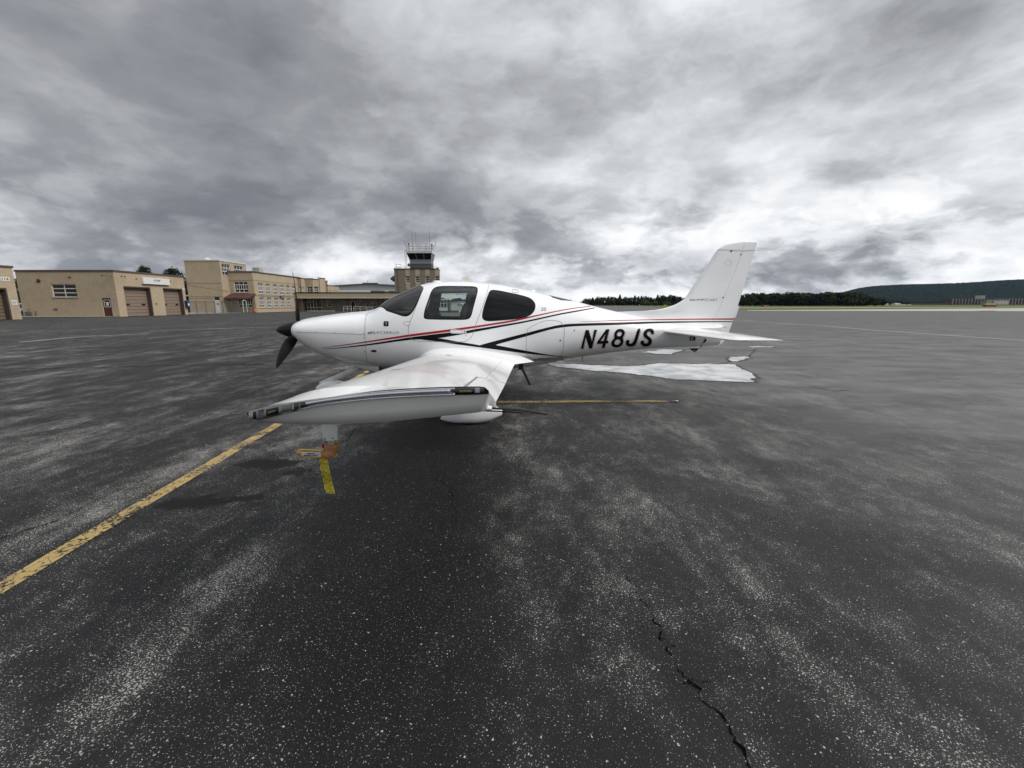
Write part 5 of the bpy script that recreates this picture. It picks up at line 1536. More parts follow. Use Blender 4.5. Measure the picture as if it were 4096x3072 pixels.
bins = {}
bb = [(k, l, min(p[0] for p in l), max(p[0] for p in l), min(p[1] for p in l), max(p[1] for p in l)) for k, l in loops]
for f in fo:
    cx = sum(vo[i].x for i in f) / 3; ct_ = sum(vo[i].y for i in f) / 3 / KT
    key = None
    for k, l, a, b, c, d in bb:
        if a <= cx <= b and c <= ct_ <= d and inpoly(cx, ct_, l): key = k; break
    if key is None: key = 'cowling' if cx < X_COWL else 'fuselage'
    bins.setdefault(key, []).append(f)
SV = [(v.x, min(math.pi, max(-math.pi, v.y / KT))) for v in vo]
SP3 = [S(*q) for q in SV]
SNV = [SN(*q) for q in SV]
def skin_part(name, keys, mat, off=0.0, parent=air, flip=False, flat=False):
    idx = {}; V = []; Fc = []; Nn = []
    for k in keys:
        for f in bins.get(k, ()):
            g = []
            for i in f:
                if i not in idx:
                    idx[i] = len(V); V.append(SP3[i] + SNV[i] * off); Nn.append(SNV[i])
                g.append(idx[i])
            a, b, c = (V[q] for q in g)
            nn = (b - a).cross(c - a)
            if (nn.dot(Nn[g[0]]) < 0) != flip: g.reverse()
            Fc.append(g)
    me = bpy.data.meshes.new(name); me.from_pydata([tuple(v) for v in V], [], Fc); me.update()
    o = link(name, me, mat, parent, True)
    me.normals_split_custom_set_from_vertices([tuple(-n if flip else n) for n in Nn])
    return o
fuselage = skin_part('fuselage', ['fuselage'], M['white'])
cowl = skin_part('cowling', ['cowling'], M['white'])
skin_part('liner', ['fuselage', 'door', 'door_r', 'bag'], M['liner'], -.014, fuselage, True)
doorL = skin_part('cabin_door', ['door'], M['white'])
doorR = skin_part('cabin_door', ['door_r'], M['white'])
bagd = skin_part('baggage_door', ['bag'], M['white'])
gkL = skin_part('window_frame', ['gasket'], M['gasket'], .001)
gkR = skin_part('window_frame', ['gasket_r'], M['gasket'], .001)
skin_part('windshield_frame', ['gasket_ws'], M['gasket'], .001)
skin_part('door_window', ['glass_door'], M['glass_door'])
skin_part('door_window', ['glass_door_r'], M['glass_door'])
skin_part('rear_window', ['glass_dark'], M['glass_dark'])
skin_part('rear_window', ['glass_dark_r'], M['glass_dark'])
skin_part('windshield', ['glass_ws'], M['glass_ws'])
skin_part('backlight', ['glass_bl'], M['glass_dark'])
# inner lining of the window frames
skin_part('frame_lining', ['gasket', 'gasket_r', 'gasket_ws'], M['liner'], -.014, gkL, True)

# ---- nose bowl, intakes
nb = MB()
r0 = [S(X_NOSE, 2 * math.pi * j / 48 - math.pi) for j in range(48)]
cz = 1.147
def shrink(r_, k, dx): return [Vector((p.x + dx, YC + (p.y - YC) * k, cz + (p.z - cz) * k)) for p in r_]
nb.loft([r0, shrink(r0, .93, -.018), shrink(r0, .7, -.026), shrink(r0, .45, -.022)], cap1=True)
nb.build('nose_bowl', M['white'], cowl, angle=R(50))
for sgn in (-1, 1):
    it = MB(); it.v = [(X_NOSE - .032, YC + sgn * .215 + .075 * math.cos(2*math.pi*i/20), cz + .015 + .055 * math.sin(2*math.pi*i/20)) for i in range(20)]; it.f = [tuple(range(20))]
    it.build('air_intake', M['gasket'], cowl)

# ---- decals: flat colour following the skin
def ribbon(name, up, lo, mat, off=.002, n=None, parent=None):
    up = [Vector(p) for p in up]; lo = [Vector(p) for p in lo]
    def rs(l, n):
        d = [0]
        for a, b in zip(l[:-1], l[1:]): d.append(d[-1] + (b - a).length)
        out = []
        for k in range(n + 1):
            t = d[-1] * k / n
            i = max(j for j in range(len(d) - 1) if d[j] <= t + 1e-9)
            out.append(l[i].lerp(l[i+1], (t - d[i]) / max(1e-9, d[i+1] - d[i])))
        return out
    if n is None: n = max(8, int(sum((b - a).length for a, b in zip(up[:-1], up[1:])) / 4))
    u, l = rs(up, n), rs(lo, n)
    mb = MB(); rows = []
    for a, b in zip(u, l):
        rows.append([skin_pt(*skin(*a.lerp(b, t)), off) for t in (0, .5, 1)])
    mb.loft(rows, closed=False)
    o = mb.build(name, mat, parent or fuselage, fix=True, smooth=True)
    return o
def smooth_line(pts, k=6):
    pts = [Vector(p) for p in pts]; out = []
    for i in range(len(pts) - 1):
        p0, p1, p2, p3 = pts[max(i-1, 0)], pts[i], pts[i+1], pts[min(i+2, len(pts)-1)]
        for j in range(k):
            t = j / k
            out.append(0.5 * ((2*p1) + (p2-p0)*t + (2*p0-5*p1+4*p2-p3)*t*t + (3*p1-p0-3*p2+p3)*t**3))
    out.append(pts[-1])
    return [tuple(p) for p in out]
sl = smooth_line
ribbon('red_stripe', sl([(1286, 1391.5), (1459, 1366), (1633, 1338.5), (1799, 1317), (1900.5, 1303.6), (1976, 1292.2), (2055.6, 1279), (2134.7, 1262.4), (2229.6, 1242.6), (2300, 1231), (2362, 1223.5)]),
       sl([(1286, 1392.8), (1459, 1371), (1633, 1347), (1799, 1326.5), (1900.5, 1311.4), (1976, 1299.4), (2055.6, 1286), (2134.7, 1267.6), (2229.6, 1246.4), (2300, 1234), (2363, 1226.3)]), M['red'])
ribbon('black_stripe', sl([(1295, 1397), (1459, 1377.5), (1633, 1350.5), (1755, 1335), (1862.5, 1323.5), (1900.5, 1316.5), (1976, 1304.7), (2103, 1283), (2229.6, 1255.8), (2286.6, 1245.4), (2378, 1230.5)]),
       sl([(1295, 1398), (1459, 1383.2), (1633, 1360), (1700, 1357.5), (1755, 1352.5), (1862.5, 1334.5), (1976, 1313), (2103, 1289.3), (2229.6, 1261.4), (2286.6, 1250.8), (2379, 1233.4)]), M['black'])
ribbon('black_stripe', sl([(1690, 1355), (1755, 1353.5), (1840, 1368), (1918, 1381), (2002, 1399)]), sl([(1690, 1358.8), (1755, 1366.5), (1818, 1376), (1881.5, 1384.5), (2002, 1400.6)]), M['black'], .0026)
ribbon('black_stripe', sl([(1912, 1383), (1976.5, 1365), (2106, 1331.6), (2198, 1308), (2252, 1298), (2318, 1294), (2476.5, 1290), (2635, 1286.3), (2800, 1285), (2931, 1284.8)]),
       sl([(1960, 1391), (1984, 1379), (2106, 1345), (2198, 1319), (2252, 1309.2), (2318, 1304), (2476.5, 1299.2), (2635, 1293), (2800, 1289.5), (2930.5, 1288.2)]), M['black'], .0022)
ribbon('black_stripe', sl([(1968, 1378), (1984, 1380.6), (2106, 1403.2), (2198, 1418.8), (2277, 1428)]), sl([(1968, 1392), (2002, 1400.2), (2106, 1414), (2198, 1422.6), (2278, 1429)]), M['black'], .0024)
ribbon('red_stripe', sl([(2321, 1286.5), (2476.5, 1280.5), (2635, 1276.8), (2780, 1274.4), (2935, 1273.4)]), sl([(2321, 1287.4), (2476.5, 1283.2), (2635, 1280.6), (2780, 1279), (2933, 1278.6)]), M['red'])

def seam(pix, w=1.4, name='panel_seam', mat=None, off=.0026):
    pix = [Vector(p) for p in pix]
    L, Rr = [], []
    for i, p in enumerate(pix):
        t = (pix[min(i+1, len(pix)-1)] - pix[max(i-1, 0)]).normalized(); n = Vector((-t.y, t.x)) * (w / 2)
        L.append(p + n); Rr.append(p - n)
    return ribbon(name, L, Rr, mat or M['seam'], off)
seam(sl(z5([(1216, 520), (1190, 555), (1174, 600), (1168, 680), (1167, 800), (1174, 950), (1184, 1060), (1195, 1130)])))
seam(sl(z5([(322, 766), (600, 770), (900, 782), (1165, 795)])))
seam(sl(z5([(1850, 320), (1800, 440), (1752, 560), (1718, 650), (1700, 730), (1707, 790), (1735, 845), (1790, 868), (1950, 878)]) + z6([(300, 906), (450, 910), (610, 906), (690, 868), (738, 795), (770, 690), (838, 510), (905, 315), (932, 190)])))
bagl = round_poly(z6([(1404, 1000), (1408, 870), (1412, 770), (1440, 728), (1540, 678), (1650, 637), (1770, 636), (1850, 660), (1885, 720), (1888, 780), (1878, 920), (1868, 1050), (1842, 1090), (1760, 1122), (1620, 1126), (1480, 1124), (1420, 1070)]), 1)
seam(bagl + [bagl[0]], 1.3)
seam(z8([(700, 1338), (672, 1400), (636, 1474)]), 1.6)
# fin and rudder lines
seam(z8([(862, 222), (1020, 225), (1190, 236), (1340, 226)]), 1.5)
circ = z8([(998 + 46 * math.cos(a), 387 + 38 * math.sin(a)) for a in [2 * math.pi * i / 24 for i in range(25)]])
seam(circ, 0.7)
seam(z5([(1640, 660), (1650, 635), (1728, 632)]), 1.2); seam(z5([(1640, 660), (1662, 678), (1716, 688)]), 1.2)

def dot(px, py, rx, ry, mat, name='screw', off=.003, n=10, parent=None):
    c = skin(px, py)
    mb = MB()
    mb.v = [tuple(skin_pt(*skin(px, py), off + .001))] + [tuple(skin_pt(*skin(px + rx * math.cos(2*math.pi*i/n), py + ry * math.sin(2*math.pi*i/n)), off)) for i in range(n)]
    mb.f = [(0, 1 + i, 1 + (i + 1) % n) for i in range(n)]
    return mb.build(name, mat, parent or fuselage)
for a, b in ((365, 751), (573, 760), (792, 767), (1010, 772), (1150, 778), (1153, 828), (1132, 960), (1162, 1000), (1183, 1136), (1175, 548)):
    p = z5([(a, b)])[0]; dot(p[0], p[1], 1.7, 1.7, M['seam'], parent=cowl)
p = z5([(1277, 995)])[0]; dot(p[0], p[1], 12, 5, M['panel_dark'], 'fuel_drain_port')
p = z6([(2013, 765)])[0]; dot(p[0], p[1], 3, 3, M['seam'], 'static_port')
p = z6([(1836, 890)])[0]; dot(p[0], p[1], 3.5, 3, M['panel_dark'], 'door_lock', parent=bagd)
for a, b, r in ((1037, 238, 4), (1161, 282, 2.8), (931, 829, 3)):
    p = z8([(a, b)])[0]; dot(p[0], p[1], r, r, M['panel_dark'], 'hinge_bolt')
def patch(pix, mat, name, off=.003, parent=None, thick=None):
    pts = [Vector(p) for p in pix]
    c = sum(pts, Vector((0, 0))) / len(pts)
    mb = MB(); n = len(pts)
    mb.v = [tuple(skin_pt(*skin(*c), off))] + [tuple(skin_pt(*skin(*p), off)) for p in pts]
    mb.f = [(0, 1 + i, 1 + (i + 1) % n) for i in range(n)]
    return mb.build(name, mat, parent or fuselage)
patch([(1948, 1376), (1966, 1374), (1984, 1379.3), (1980, 1386), (1974, 1394), (1944, 1389)], M['black'], 'black_stripe', .003)
pk_ = patch(round_poly(z5([(1397, 642), (1397, 636), (1404, 630), (1412, 630), (1443, 630), (1451, 630), (1458, 636), (1458, 642), (1458, 678), (1458, 684), (1451, 690), (1443, 690), (1412, 690), (1404, 690), (1397, 684), (1397, 678)]), 1), M['gasket'], 'placard')
seam(z5([(1412, 650), (1440, 672), (1424, 680), (1440, 645), (1418, 642)]), 1.2, 'placard_mark', M['steel'], .0045)
patch(z8([(505, 1325), (580, 1325), (578, 1378), (503, 1378)]), M['gasket'], 'step_vent')
patch(z8([(517, 1338), (553, 1338), (552, 1365), (516, 1365)]), M['concrete'], 'vent_screen', .0045)
patch(z8([(716, 1352), (720, 1378), (690, 1410), (675, 1412), (700, 1356)]), M['gasket'], 'hinge_gap')
# door handle
hd = patch(round_poly(z6([(444, 775), (455, 752), (500, 752), (640, 762), (655, 782), (640, 802), (470, 803), (450, 795)]), 2), M['white'], 'handle_plate', .0045, doorL)
seam(round_poly(z6([(452, 776), (462, 760), (600, 766), (612, 780), (600, 796), (465, 794)]), 2), 1.0, 'handle_outline', M['seam'], .0056)
p = z6([(630, 780)])[0]; dot(p[0], p[1], 4, 4, M['seam'], 'door_lock', .006, parent=doorL)
seam(z6([(632, 826), (640, 832)]), 1.0, 'handle_mark', M['seam']); seam(z6([(636, 829), (660, 829)]), 1.0, 'handle_mark', M['seam'])
vent = round_poly(z6([(1222, 275), (1228, 248), (1245, 246), (1300, 258), (1312, 270), (1306, 292), (1290, 290), (1230, 278)]), 1)
seam(vent + [vent[0]], 1.6, 'cabin_vent')

# ---- registration, traced letter by letter
from mathutils.geometry import tessellate_polygon
def letter(name, outline, holes, mat, dx=0, dy=0, off=.004, tr=z7, parent=None):
    polys = [[(x + dx, y + dy) for x, y in p] for p in [outline] + holes]
    polys = [round_poly(p, 2) if len(p) not in (3, 10, 11) else p for p in polys]
    polys = [[tuple(q) for q in resample(p, 9)] for p in polys]
    flat = [q for p in polys for q in p]
    # flat fill with inner points so that it follows the curved skin
    vv = [Vector(q) for q in flat]; ee = []
    i0 = 0
    for p in polys:
        ee += [(i0 + i, i0 + (i + 1) % len(p)) for i in range(len(p))]; i0 += len(p)
    xs = [q[0] for q in flat]; ys = [q[1] for q in flat]
    gx = min(xs) + 5
    while gx < max(xs):
        gy = min(ys) + 5
        while gy < max(ys):
            if inpoly(gx, gy, polys[0]) and not any(inpoly(gx, gy, h) for h in polys[1:]): vv.append(Vector((gx, gy)))
            gy += 11
        gx += 11
    v2, e2, f2, *_ = geometry.delaunay_2d_cdt(vv, ee, [], 0, 1e-4)
    keep = []
    for f in f2:
        cx = sum(v2[i].x for i in f) / 3; cy = sum(v2[i].y for i in f) / 3
        if inpoly(cx, cy, polys[0]) and not any(inpoly(cx, cy, h) for h in polys[1:]): keep.append(f)
    mb = MB()
    mb.v = [tuple(skin_pt(*skin(*tr([tuple(v)])[0]), off)) for v in v2]
    mb.f = [tuple(f) for f in keep]
    return mb.build(name, mat, parent or fuselage)
LET = [
 ([(515, 772), (577, 537), (614, 537), (656, 682), (684, 535), (718, 533), (656, 767), (622, 769), (577, 628), (547, 774)], []),
 ([(718, 712), (722, 688), (836, 528), (877, 527), (840, 672), (863, 670), (857, 704), (831, 706), (816, 759), (778, 761), (792, 709)], [[(764, 675), (803, 673), (827, 592)]]),
 ([(1003, 521), (1045, 527), (1070, 552), (1070, 592), (1043, 633), (1056, 665), (1046, 712), (1015, 745), (968, 757), (922, 750), (899, 722), (903, 680), (942, 636), (935, 608), (943, 565), (968, 533)],
  [[(1000, 557), (1028, 561), (1036, 583), (1022, 610), (990, 618), (970, 606), (975, 575)], [(985, 652), (1013, 660), (1018, 690), (1000, 716), (965, 724), (938, 712), (938, 688), (956, 661)]]),
 ([(1233, 520), (1272, 518), (1247, 610), (1222, 690), (1200, 728), (1160, 746), (1115, 745), (1085, 725), (1082, 692), (1092, 662), (1132, 660), (1123, 690), (1130, 707), (1152, 710), (1178, 690), (1205, 620)], []),
 ([(1440, 590), (1401, 588), (1402, 566), (1385, 554), (1358, 560), (1346, 584), (1355, 606), (1388, 627), (1413, 658), (1412, 695), (1390, 728), (1350, 744), (1305, 743), (1275, 722), (1267, 696), (1274, 671), (1312, 668), (1312, 695), (1330, 708), (1358, 700), (1373, 680), (1364, 660), (1328, 638), (1305, 608), (1309, 568), (1332, 534), (1370, 518), (1415, 520), (1438, 545)], [])]
for o_, h_ in LET:
    letter('registration_letter', o_, h_, M['ink_red'], 9, 7, .0014)
    letter('registration_letter', o_, h_, M['sign_white'], 5.0, 3.6, .0030)
    letter('registration_letter', o_, h_, M['black'], 0, 0, .0046)

def skin_text(s, rect, mat, bold=0.0, shear=0.0, name='lettering', off=.003):
    """text laid on the skin inside a rectangle of photo pixels"""
    me = text_mesh(s, bold)
    xs = [v.co.x for v in me.vertices]; ys = [v.co.y for v in me.vertices]
    x0, x1, y0, y1 = min(xs), max(xs), min(ys), max(ys)
    a0, b0, a1, b1 = rect
    for v in me.vertices:
        v.co = skin_pt(*skin(a0 + (v.co.x - x0) / (x1 - x0) * (a1 - a0) + shear * (v.co.y - y0) / (y1 - y0), b1 + (v.co.y - y0) / (y1 - y0) * (b0 - b1)), off)
    return link(name, me, mat, fuselage)
skin_text('#FLY', (1471, 1326, 1519, 1336.3), M['grey_text'], .015)
skin_text('CIRRUS', (1521, 1325.3, 1596, 1335.5), M['grey_text'], -.012)
skin_text('#JUMP', (2758, 1195.3, 2817, 1205.2), M['grey_text'], 0.0)
skin_text('START', (2819, 1194.8, 2870, 1204.6), M['grey_text'], -.012)
skin_text('20', (2163.5, 1230, 2184, 1243.3), M['grey_text'], -.005)
skin_text('NO PUSH', (2888, 1307.8, 2905, 1310.6), M['grey_text'], .02)

# ---- fin and rudder
def fin_ring(z, xa, xb, n=44):
    pts = [xa + (xb - xa) * (0.5 - 0.5 * math.cos(math.pi * i / n)) for i in range(n + 1)]
    up = [Vector((x, YC - max(.0012, fin_half(x, z)), z)) for x in pts]
    dn = [Vector((x, YC + max(.0012, fin_half(x, z)), z)) for x in reversed(pts)]
    return up + dn
zs = [Q(2600, 1300).z + (FZ1 - Q(2600, 1300).z) * k / 80 for k in range(81)]
zs = [z for z in zs if z < FZ1 - .02] + [FZ1 - .012, FZ1 - .004, FZ1]
fin = MB().loft([fin_ring(z, FLE(z) + .001, FHG(z) - .0018) for z in zs], cap1=True).build('fin', M['white'], air, angle=R(60))
zr = [Q(2799, 1392).z + .005 + (FZ1 - Q(2799, 1392).z - .005) * k / 70 for k in range(71)]
def rud_ring(z):
    xa, xb = FHG(z) + .0018, max(FTE(z) - .001, FHG(z) + .02)
    pts = [xa + (xb - xa) * i / 18 for i in range(19)]
    def hh(x):
        zz = max(z, Q(2900, 1335).z); xx = x + (FHG(zz) - FHG(z)) * (1 if z < zz else 0)
        return max(.0012, fin_half(min(max(xx, FLE(zz) + .02), FTE(zz) - .002), zz) * (1 if z >= zz else max(.35, 1 - (zz - z) * 2.2)))
    return [Vector((x, YC - hh(x), z)) for x in pts] + [Vector((x, YC + hh(x), z)) for x in reversed(pts)]
rud = MB().loft([rud_ring(z) for z in zr], cap0=True, cap1=True).build('rudder', M['white'], air, angle=R(60))
tb2 = MB()
ta = [Q(*p) for p in ((2949.5, 1224), (2957, 1223.5), (2943, 1269.5), (2936, 1270))]
tb2.prism([t + Vector((0, -.004, 0)) for t in ta], (0, .008, 0)); tb2.build('trim_tab', M['white'], rud)
wk = MB().tube([Q(3022, 991), Q(3062, 994.5)], .0025, 5); wk.tube([Q(3020, 1001), Q(3084, 997.5)], .0018, 5)
wk.build('static_wick', M['metal_wall'], rud)
te_cap = MB()
ring_t = [S(X_TAIL, 2 * math.pi * j / 24) for j in range(24)]
te_cap.loft([ring_t, [Vector((p.x + .03, YC + (p.y - YC) * .6, 1.19 + (p.z - 1.19) * .8)) for p in ring_t]], cap1=True)
te_cap.build('tail_cap', M['white'], fuselage, smooth=True)

# ---- aerofoil surfaces
def foil(n=18):
    us = [0.5 - 0.5 * math.cos(math.pi * i / n) for i in range(n + 1)]
    return us
def section(y, xle, zle, xte, zte, t, u0=0.0, u1=1.0, camber=.018, n=18, blunt=0.0, low=1.0):
    ch = Vector((xte - xle, 0, zte - zle))
    L = ch.length; nn = Vector((-ch.z, 0, ch.x)).normalized()
    us = [u0 + (u1 - u0) * (0.5 - 0.5 * math.cos(math.pi * i / n)) for i in range(n + 1)]
    base = Vector((xle, y, zle))
    def pt(u, sgn):
        th = naca(u) * t * L + blunt * u
        cm = camber * L * 4 * u * (1 - u)
        return base + ch * u + nn * (cm + (th if sgn > 0 else -th * low))
    return [pt(u, 1) for u in us] + [pt(u, -1) for u in reversed(us)]

# horizontal stabiliser and elevators (both sides)
SZ = 1.133
for sg in (1, -1):
    def yy(d): return YC - sg * d
    st = [(0.05, 2.36, 3.36, .14), (.20, 2.39, 3.36, .13), (.27, 2.42, 3.355, .105), (.36, 2.44, 3.35, .09), (1.0, 2.52, 3.33, .085), (1.6, 2.61, 3.30, .08), (1.88, 2.66, 3.285, .075), (1.94, 2.70, 3.28, .06), (1.965, 2.76, 3.27, .03)]
    rings = [section(yy(d), a, SZ, a + (b - a) * .62 - .004, SZ, t * 1.5, 0, .999, 0) for d, a, b, t in st]
    # main plane: front part of a symmetric section
    def part(u0, u1, sts):
        return [section(yy(d), a, SZ, b, SZ, t, u0, u1, 0) for d, a, b, t in sts]
    m1 = MB().loft(part(0, .64, st), cap0=True, cap1=True).build('horizontal_stabilizer', M['white_wing'], air, angle=R(50))
    m2 = MB().loft(part(.652, 1, st[1:]), cap0=True, cap1=True).build('elevator', M['white_wing'], m1, angle=R(50))
    MB().tube([Vector((3.29, yy(1.7), SZ)), Vector((3.43, yy(1.72), SZ - .008))], .0025, 5).build('static_wick', M['seam'], m2)

# wing
WST = [  # distance from centre, x_le, z_le, x_te, z_te, thickness, camber
 (.30, -1.34, .735, .05, .640, .150), (.62, -1.325, .755, .038, .662, .150), (1.2, -1.27, .803, .026, .722, .148), (2.2, -1.185, .885, .004, .825, .146), (3.2, -1.095, .967, -.016, .93, .144),
 (4.2, -1.005, 1.048, -.036, 1.035, .142), (4.45, -.984, 1.068, -.041, 1.06, .142), (5.2, -.915, 1.135, -.056, 1.145, .142), (5.55, -.885, 1.170, -.062, 1.188, .140)]
def wing_at(d):
    for a, b in zip(WST[:-1], WST[1:]):
        if a[0] <= d <= b[0]:
            f = (d - a[0]) / (b[0] - a[0]); return [a[k] + (b[k] - a[k]) * f for k in range(6)]
    return list(WST[-1])
UH = .80
def wing(sg):
    yy = lambda d: YC - sg * d
    def ring(d, u0, u1, n=18):
        _, a, b, c, e, t = wing_at(d)
        return section(yy(d), a, b, c, e, t, u0, u1, .022, n)
    ds = [.30, .62, .9, 1.2, 1.7, 2.2, 2.7, 3.2, 3.7, 4.2, 4.45, 4.46, 4.8, 5.2, 5.55]
    # inner wing keeps a longer top skin over the flap than over the aileron
    rin = [ring(d, 0, .862 if d < 4.455 else UH) for d in ds]
    w = MB().loft(rin, cap0=True).build('wing', M['white_wing'], air, angle=R(55))
    MB().loft([ring(d, .865, 1, 10) for d in (.63, 1.2, 2.2, 3.2, 4.2, 4.44)], cap0=True, cap1=True).build('flap', M['white_wing'], w, angle=R(50))
    MB().loft([ring(d, UH + .016, 1, 10) for d in (4.47, 4.8, 5.2, 5.54)], cap0=True, cap1=True).build('aileron', M['white_wing'], w, angle=R(50))
    gap = MB().loft([ring(d, UH + .001, UH + .015, 4) for d in (4.462, 5.55)], cap0=True, cap1=True)
    gap.build('aileron_gap', M['seam'], w)
    # tip fairing: upper skin runs out to the light strip, the outer face leans inwards below it, blunt at the back
    NTP = 30
    def curve(pix, y):
        f = pchip(pix); x0, x1 = pix[0][0], pix[-1][0]
        out = []
        for i in range(NTP + 1):
            u = i / NTP
            u = 0.5 * u + 0.5 * (0.5 - 0.5 * math.cos(math.pi * u))
            px = x0 + (x1 - x0) * u
            p = P(px, f(px), y); out.append(Vector((p.x, YC - sg * (YC - y), p.z)))
        return out
    c_up = curve([(983, 1652), (990, 1646), (1017, 1637.5), (1102, 1618.5), (1200, 1604), (1319, 1588.5), (1565, 1560.6), (1839, 1549), (1925, 1548.5), (1945, 1553), (1955, 1566)], 1.435)
    c_st = curve([(983, 1656), (998, 1672), (1026, 1679.5), (1139.5, 1655), (1319, 1616), (1565, 1592), (1839, 1580), (1935, 1577.5), (1955, 1577)], 1.435)
    c_bt = curve([(1000, 1668), (1030, 1684), (1080, 1691), (1150, 1696), (1330, 1698), (1500, 1690), (1700, 1672), (1850, 1656), (1915, 1649), (1931, 1645)], 1.475)
    r0_ = ring(5.55, 0, 1, NTP)
    A_up, A_lo = r0_[:NTP + 1], list(reversed(r0_[NTP + 1:]))
    for i in range(NTP + 1):
        if A_up[i].z - A_lo[i].z < .030 and i > NTP // 2: A_lo[i].z = A_up[i].z - .030
    mixl = lambda a, b, f: [p.lerp(q, f) for p, q in zip(a, b)]
    tip = [A_up + list(reversed(A_lo))]
    tip.append(mixl(A_up, c_up, .55) + list(reversed(mixl(A_lo, c_bt, .55))))
    tip.append(mixl(A_up, c_up, .86) + list(reversed(c_bt)))
    rim = [p + Vector((0, sg * .004, .0015)) for p in c_up]
    tip.append(mixl(A_up, c_up, .97) + list(reversed(mixl(c_bt, c_st, .5))))
    tip.append(c_up + list(reversed(c_st)))
    tp_ = MB().loft(tip, cap0=True).build('wingtip', M['white_wing'], w, angle=R(65))
    ring_end = tip[-1]
    n = len(ring_end) // 2
    up, lo_ = ring_end[:n], list(reversed(ring_end[n:]))
    # light strip: black tray closing the tip, clear lens in front of it
    tray = MB(); inn = [p + Vector((0, sg * .012, 0)) for p in ring_end]
    tray.f.append(tuple(range(len(ring_end)))); tray.v = [tuple(p) for p in inn]
    tr_ = tray.build('light_tray', M['gasket'], w)
    ln = MB(); rows = []
    for i in range(1, n - 1):
        a, b = up[i], lo_[i]
        hh = (a - b).length
        rows.append([a.lerp(b, t) + Vector((0, -sg * (.004 + .011 * math.sin(math.pi * t)) * min(1, hh / .02), 0)) for t in (0.0, .15, .35, .6, .85, 1.0)])
    ln.loft(rows, closed=False)
    ln.build('light_lens', M['lens'], w, smooth=True)
    def on_tip(u, t, out=0.004):
        i = min(n - 2, max(0, int(u * (n - 1)))); f = u * (n - 1) - i
        a = up[i].lerp(up[i+1], f); b = lo_[i].lerp(lo_[i+1], f)
        return a.lerp(b, t) + Vector((0, -sg * out, 0))
    def tip_bar(u0, u1, t0, t1, mat, name, out=.004, k=10):
        mb = MB(); rows = []
        for i in range(k + 1):
            u = u0 + (u1 - u0) * i / k
            p0, p1 = on_tip(u, t0, out), on_tip(u, t1, out)
            rows.append([p0, p1, p1 + Vector((0, sg * .010, 0)), p0 + Vector((0, sg * .010, 0))])
        mb.loft(rows, cap0=True, cap1=True)
        return mb.build(name, mat, tr_)
    tubep = [on_tip(.28 + .52 * i / 24, .42, .002) for i in range(25)]
    MB().tube(tubep, .0085, 10).build('light_tube', M['chrome'], tr_, smooth=True)
    rf_ = MB(); rows = []
    for i in range(25):
        u = .27 + .54 * i / 24
        rows.append([on_tip(u, .60, -.002), on_tip(u, .75, .007), on_tip(u, .93, .0115), on_tip(u, .97, .008)])
    rf_.loft(rows, closed=False).build('reflector', M['chrome'], tr_, smooth=True)
    rf_ = MB(); rows = []
    for i in range(25):
        u = .27 + .54 * i / 24
        rows.append([on_tip(u, .03, .004), on_tip(u, .10, .0075), on_tip(u, .22, .004)])
    rf_.loft(rows, closed=False).build('reflector', M['chrome'], tr_, smooth=True)
    tip_bar(.255, .272, .1, .9, M['tower_dark'], 'clip', .009)
    tip_bar(.03, .275, .05, .95, M['metal_white'], 'lamp_base', .0055, 14)
    tip_bar(.205, .245, .12, .9, M['metal_wall'], 'nav_light_housing', .009)
    tip_bar(.135, .19, .22, .82, M['gasket'], 'strobe', .009)
    tip_bar(.145, .18, .42, .58, M['led'], 'led_row', .0115)
    tip_bar(.09, .122, .15, .85, M['chrome'], 'nav_light', .009)
    tip_bar(.06, .08, .2, .85, M['gasket'], 'lamp_socket', .0075)
    tip_bar(.825, .90, .2, .9, M['gasket'], 'strobe', .008)
    for k in range(6): tip_bar(.832 + k * .010, .839 + k * .010, .3, .55, M['led'], 'led', .0105, 2)
    tip_bar(.91, .935, .15, .7, M['led_white'], 'tail_light', .009, 3)
    return w, on_tip, ring
wingL, tipL, ringL = wing(1)
wingR, tipR, ringR = wing(-1)
for w_, sg in ((wingL, 1), (wingR, -1)):
    yy = lambda d: YC - sg * d
    # root fairing flaring onto the fuselage side and running aft of the flap
    fr_ = MB(); rows = []
    for k in range(7):
        f = k / 6
        d = .80 - .22 * f
        _, a, b, c, e, t = wing_at(max(.3, d))
        g = f ** 2.2
        rows.append(section(yy(d), a - .10 * g - .002, b - .01 - .02 * g, c + (.30 if sg > 0 else .06) * g - .002, e + .035 * g, t * (1.015 + .55 * g), 0, 1, .022 + .02 * g, 22))
    fr_.loft(rows)
    fr_.build('wing_root_fairing', M['white'], w_, angle=R(60))
    # static wicks trailing from the blunt back of the tip
    yw = lambda y: YC - sg * (YC - y)
    for pix, r_, hold in (([(1925, 1631, 1.52), (1966, 1633, 1.53), (2080, 1640, 1.56), (2130, 1647, 1.58), (2186, 1658, 1.60)], .0042, True), ([(1925, 1643, 1.56), (1990, 1645, 1.56), (2040, 1647, 1.56), (2090, 1652, 1.56)], .0026, False)):
        pp = []
        for a, b, y in pix:
            p = P(a, b, y); pp.append(Vector((p.x, yw(y), p.z)))
        MB().tube(pp, r_, 7).build('static_wick', M['gasket'], w_)
        if hold: MB().tube(pp[:2], .0085, 8).build('wick_holder', M['white'], w_)
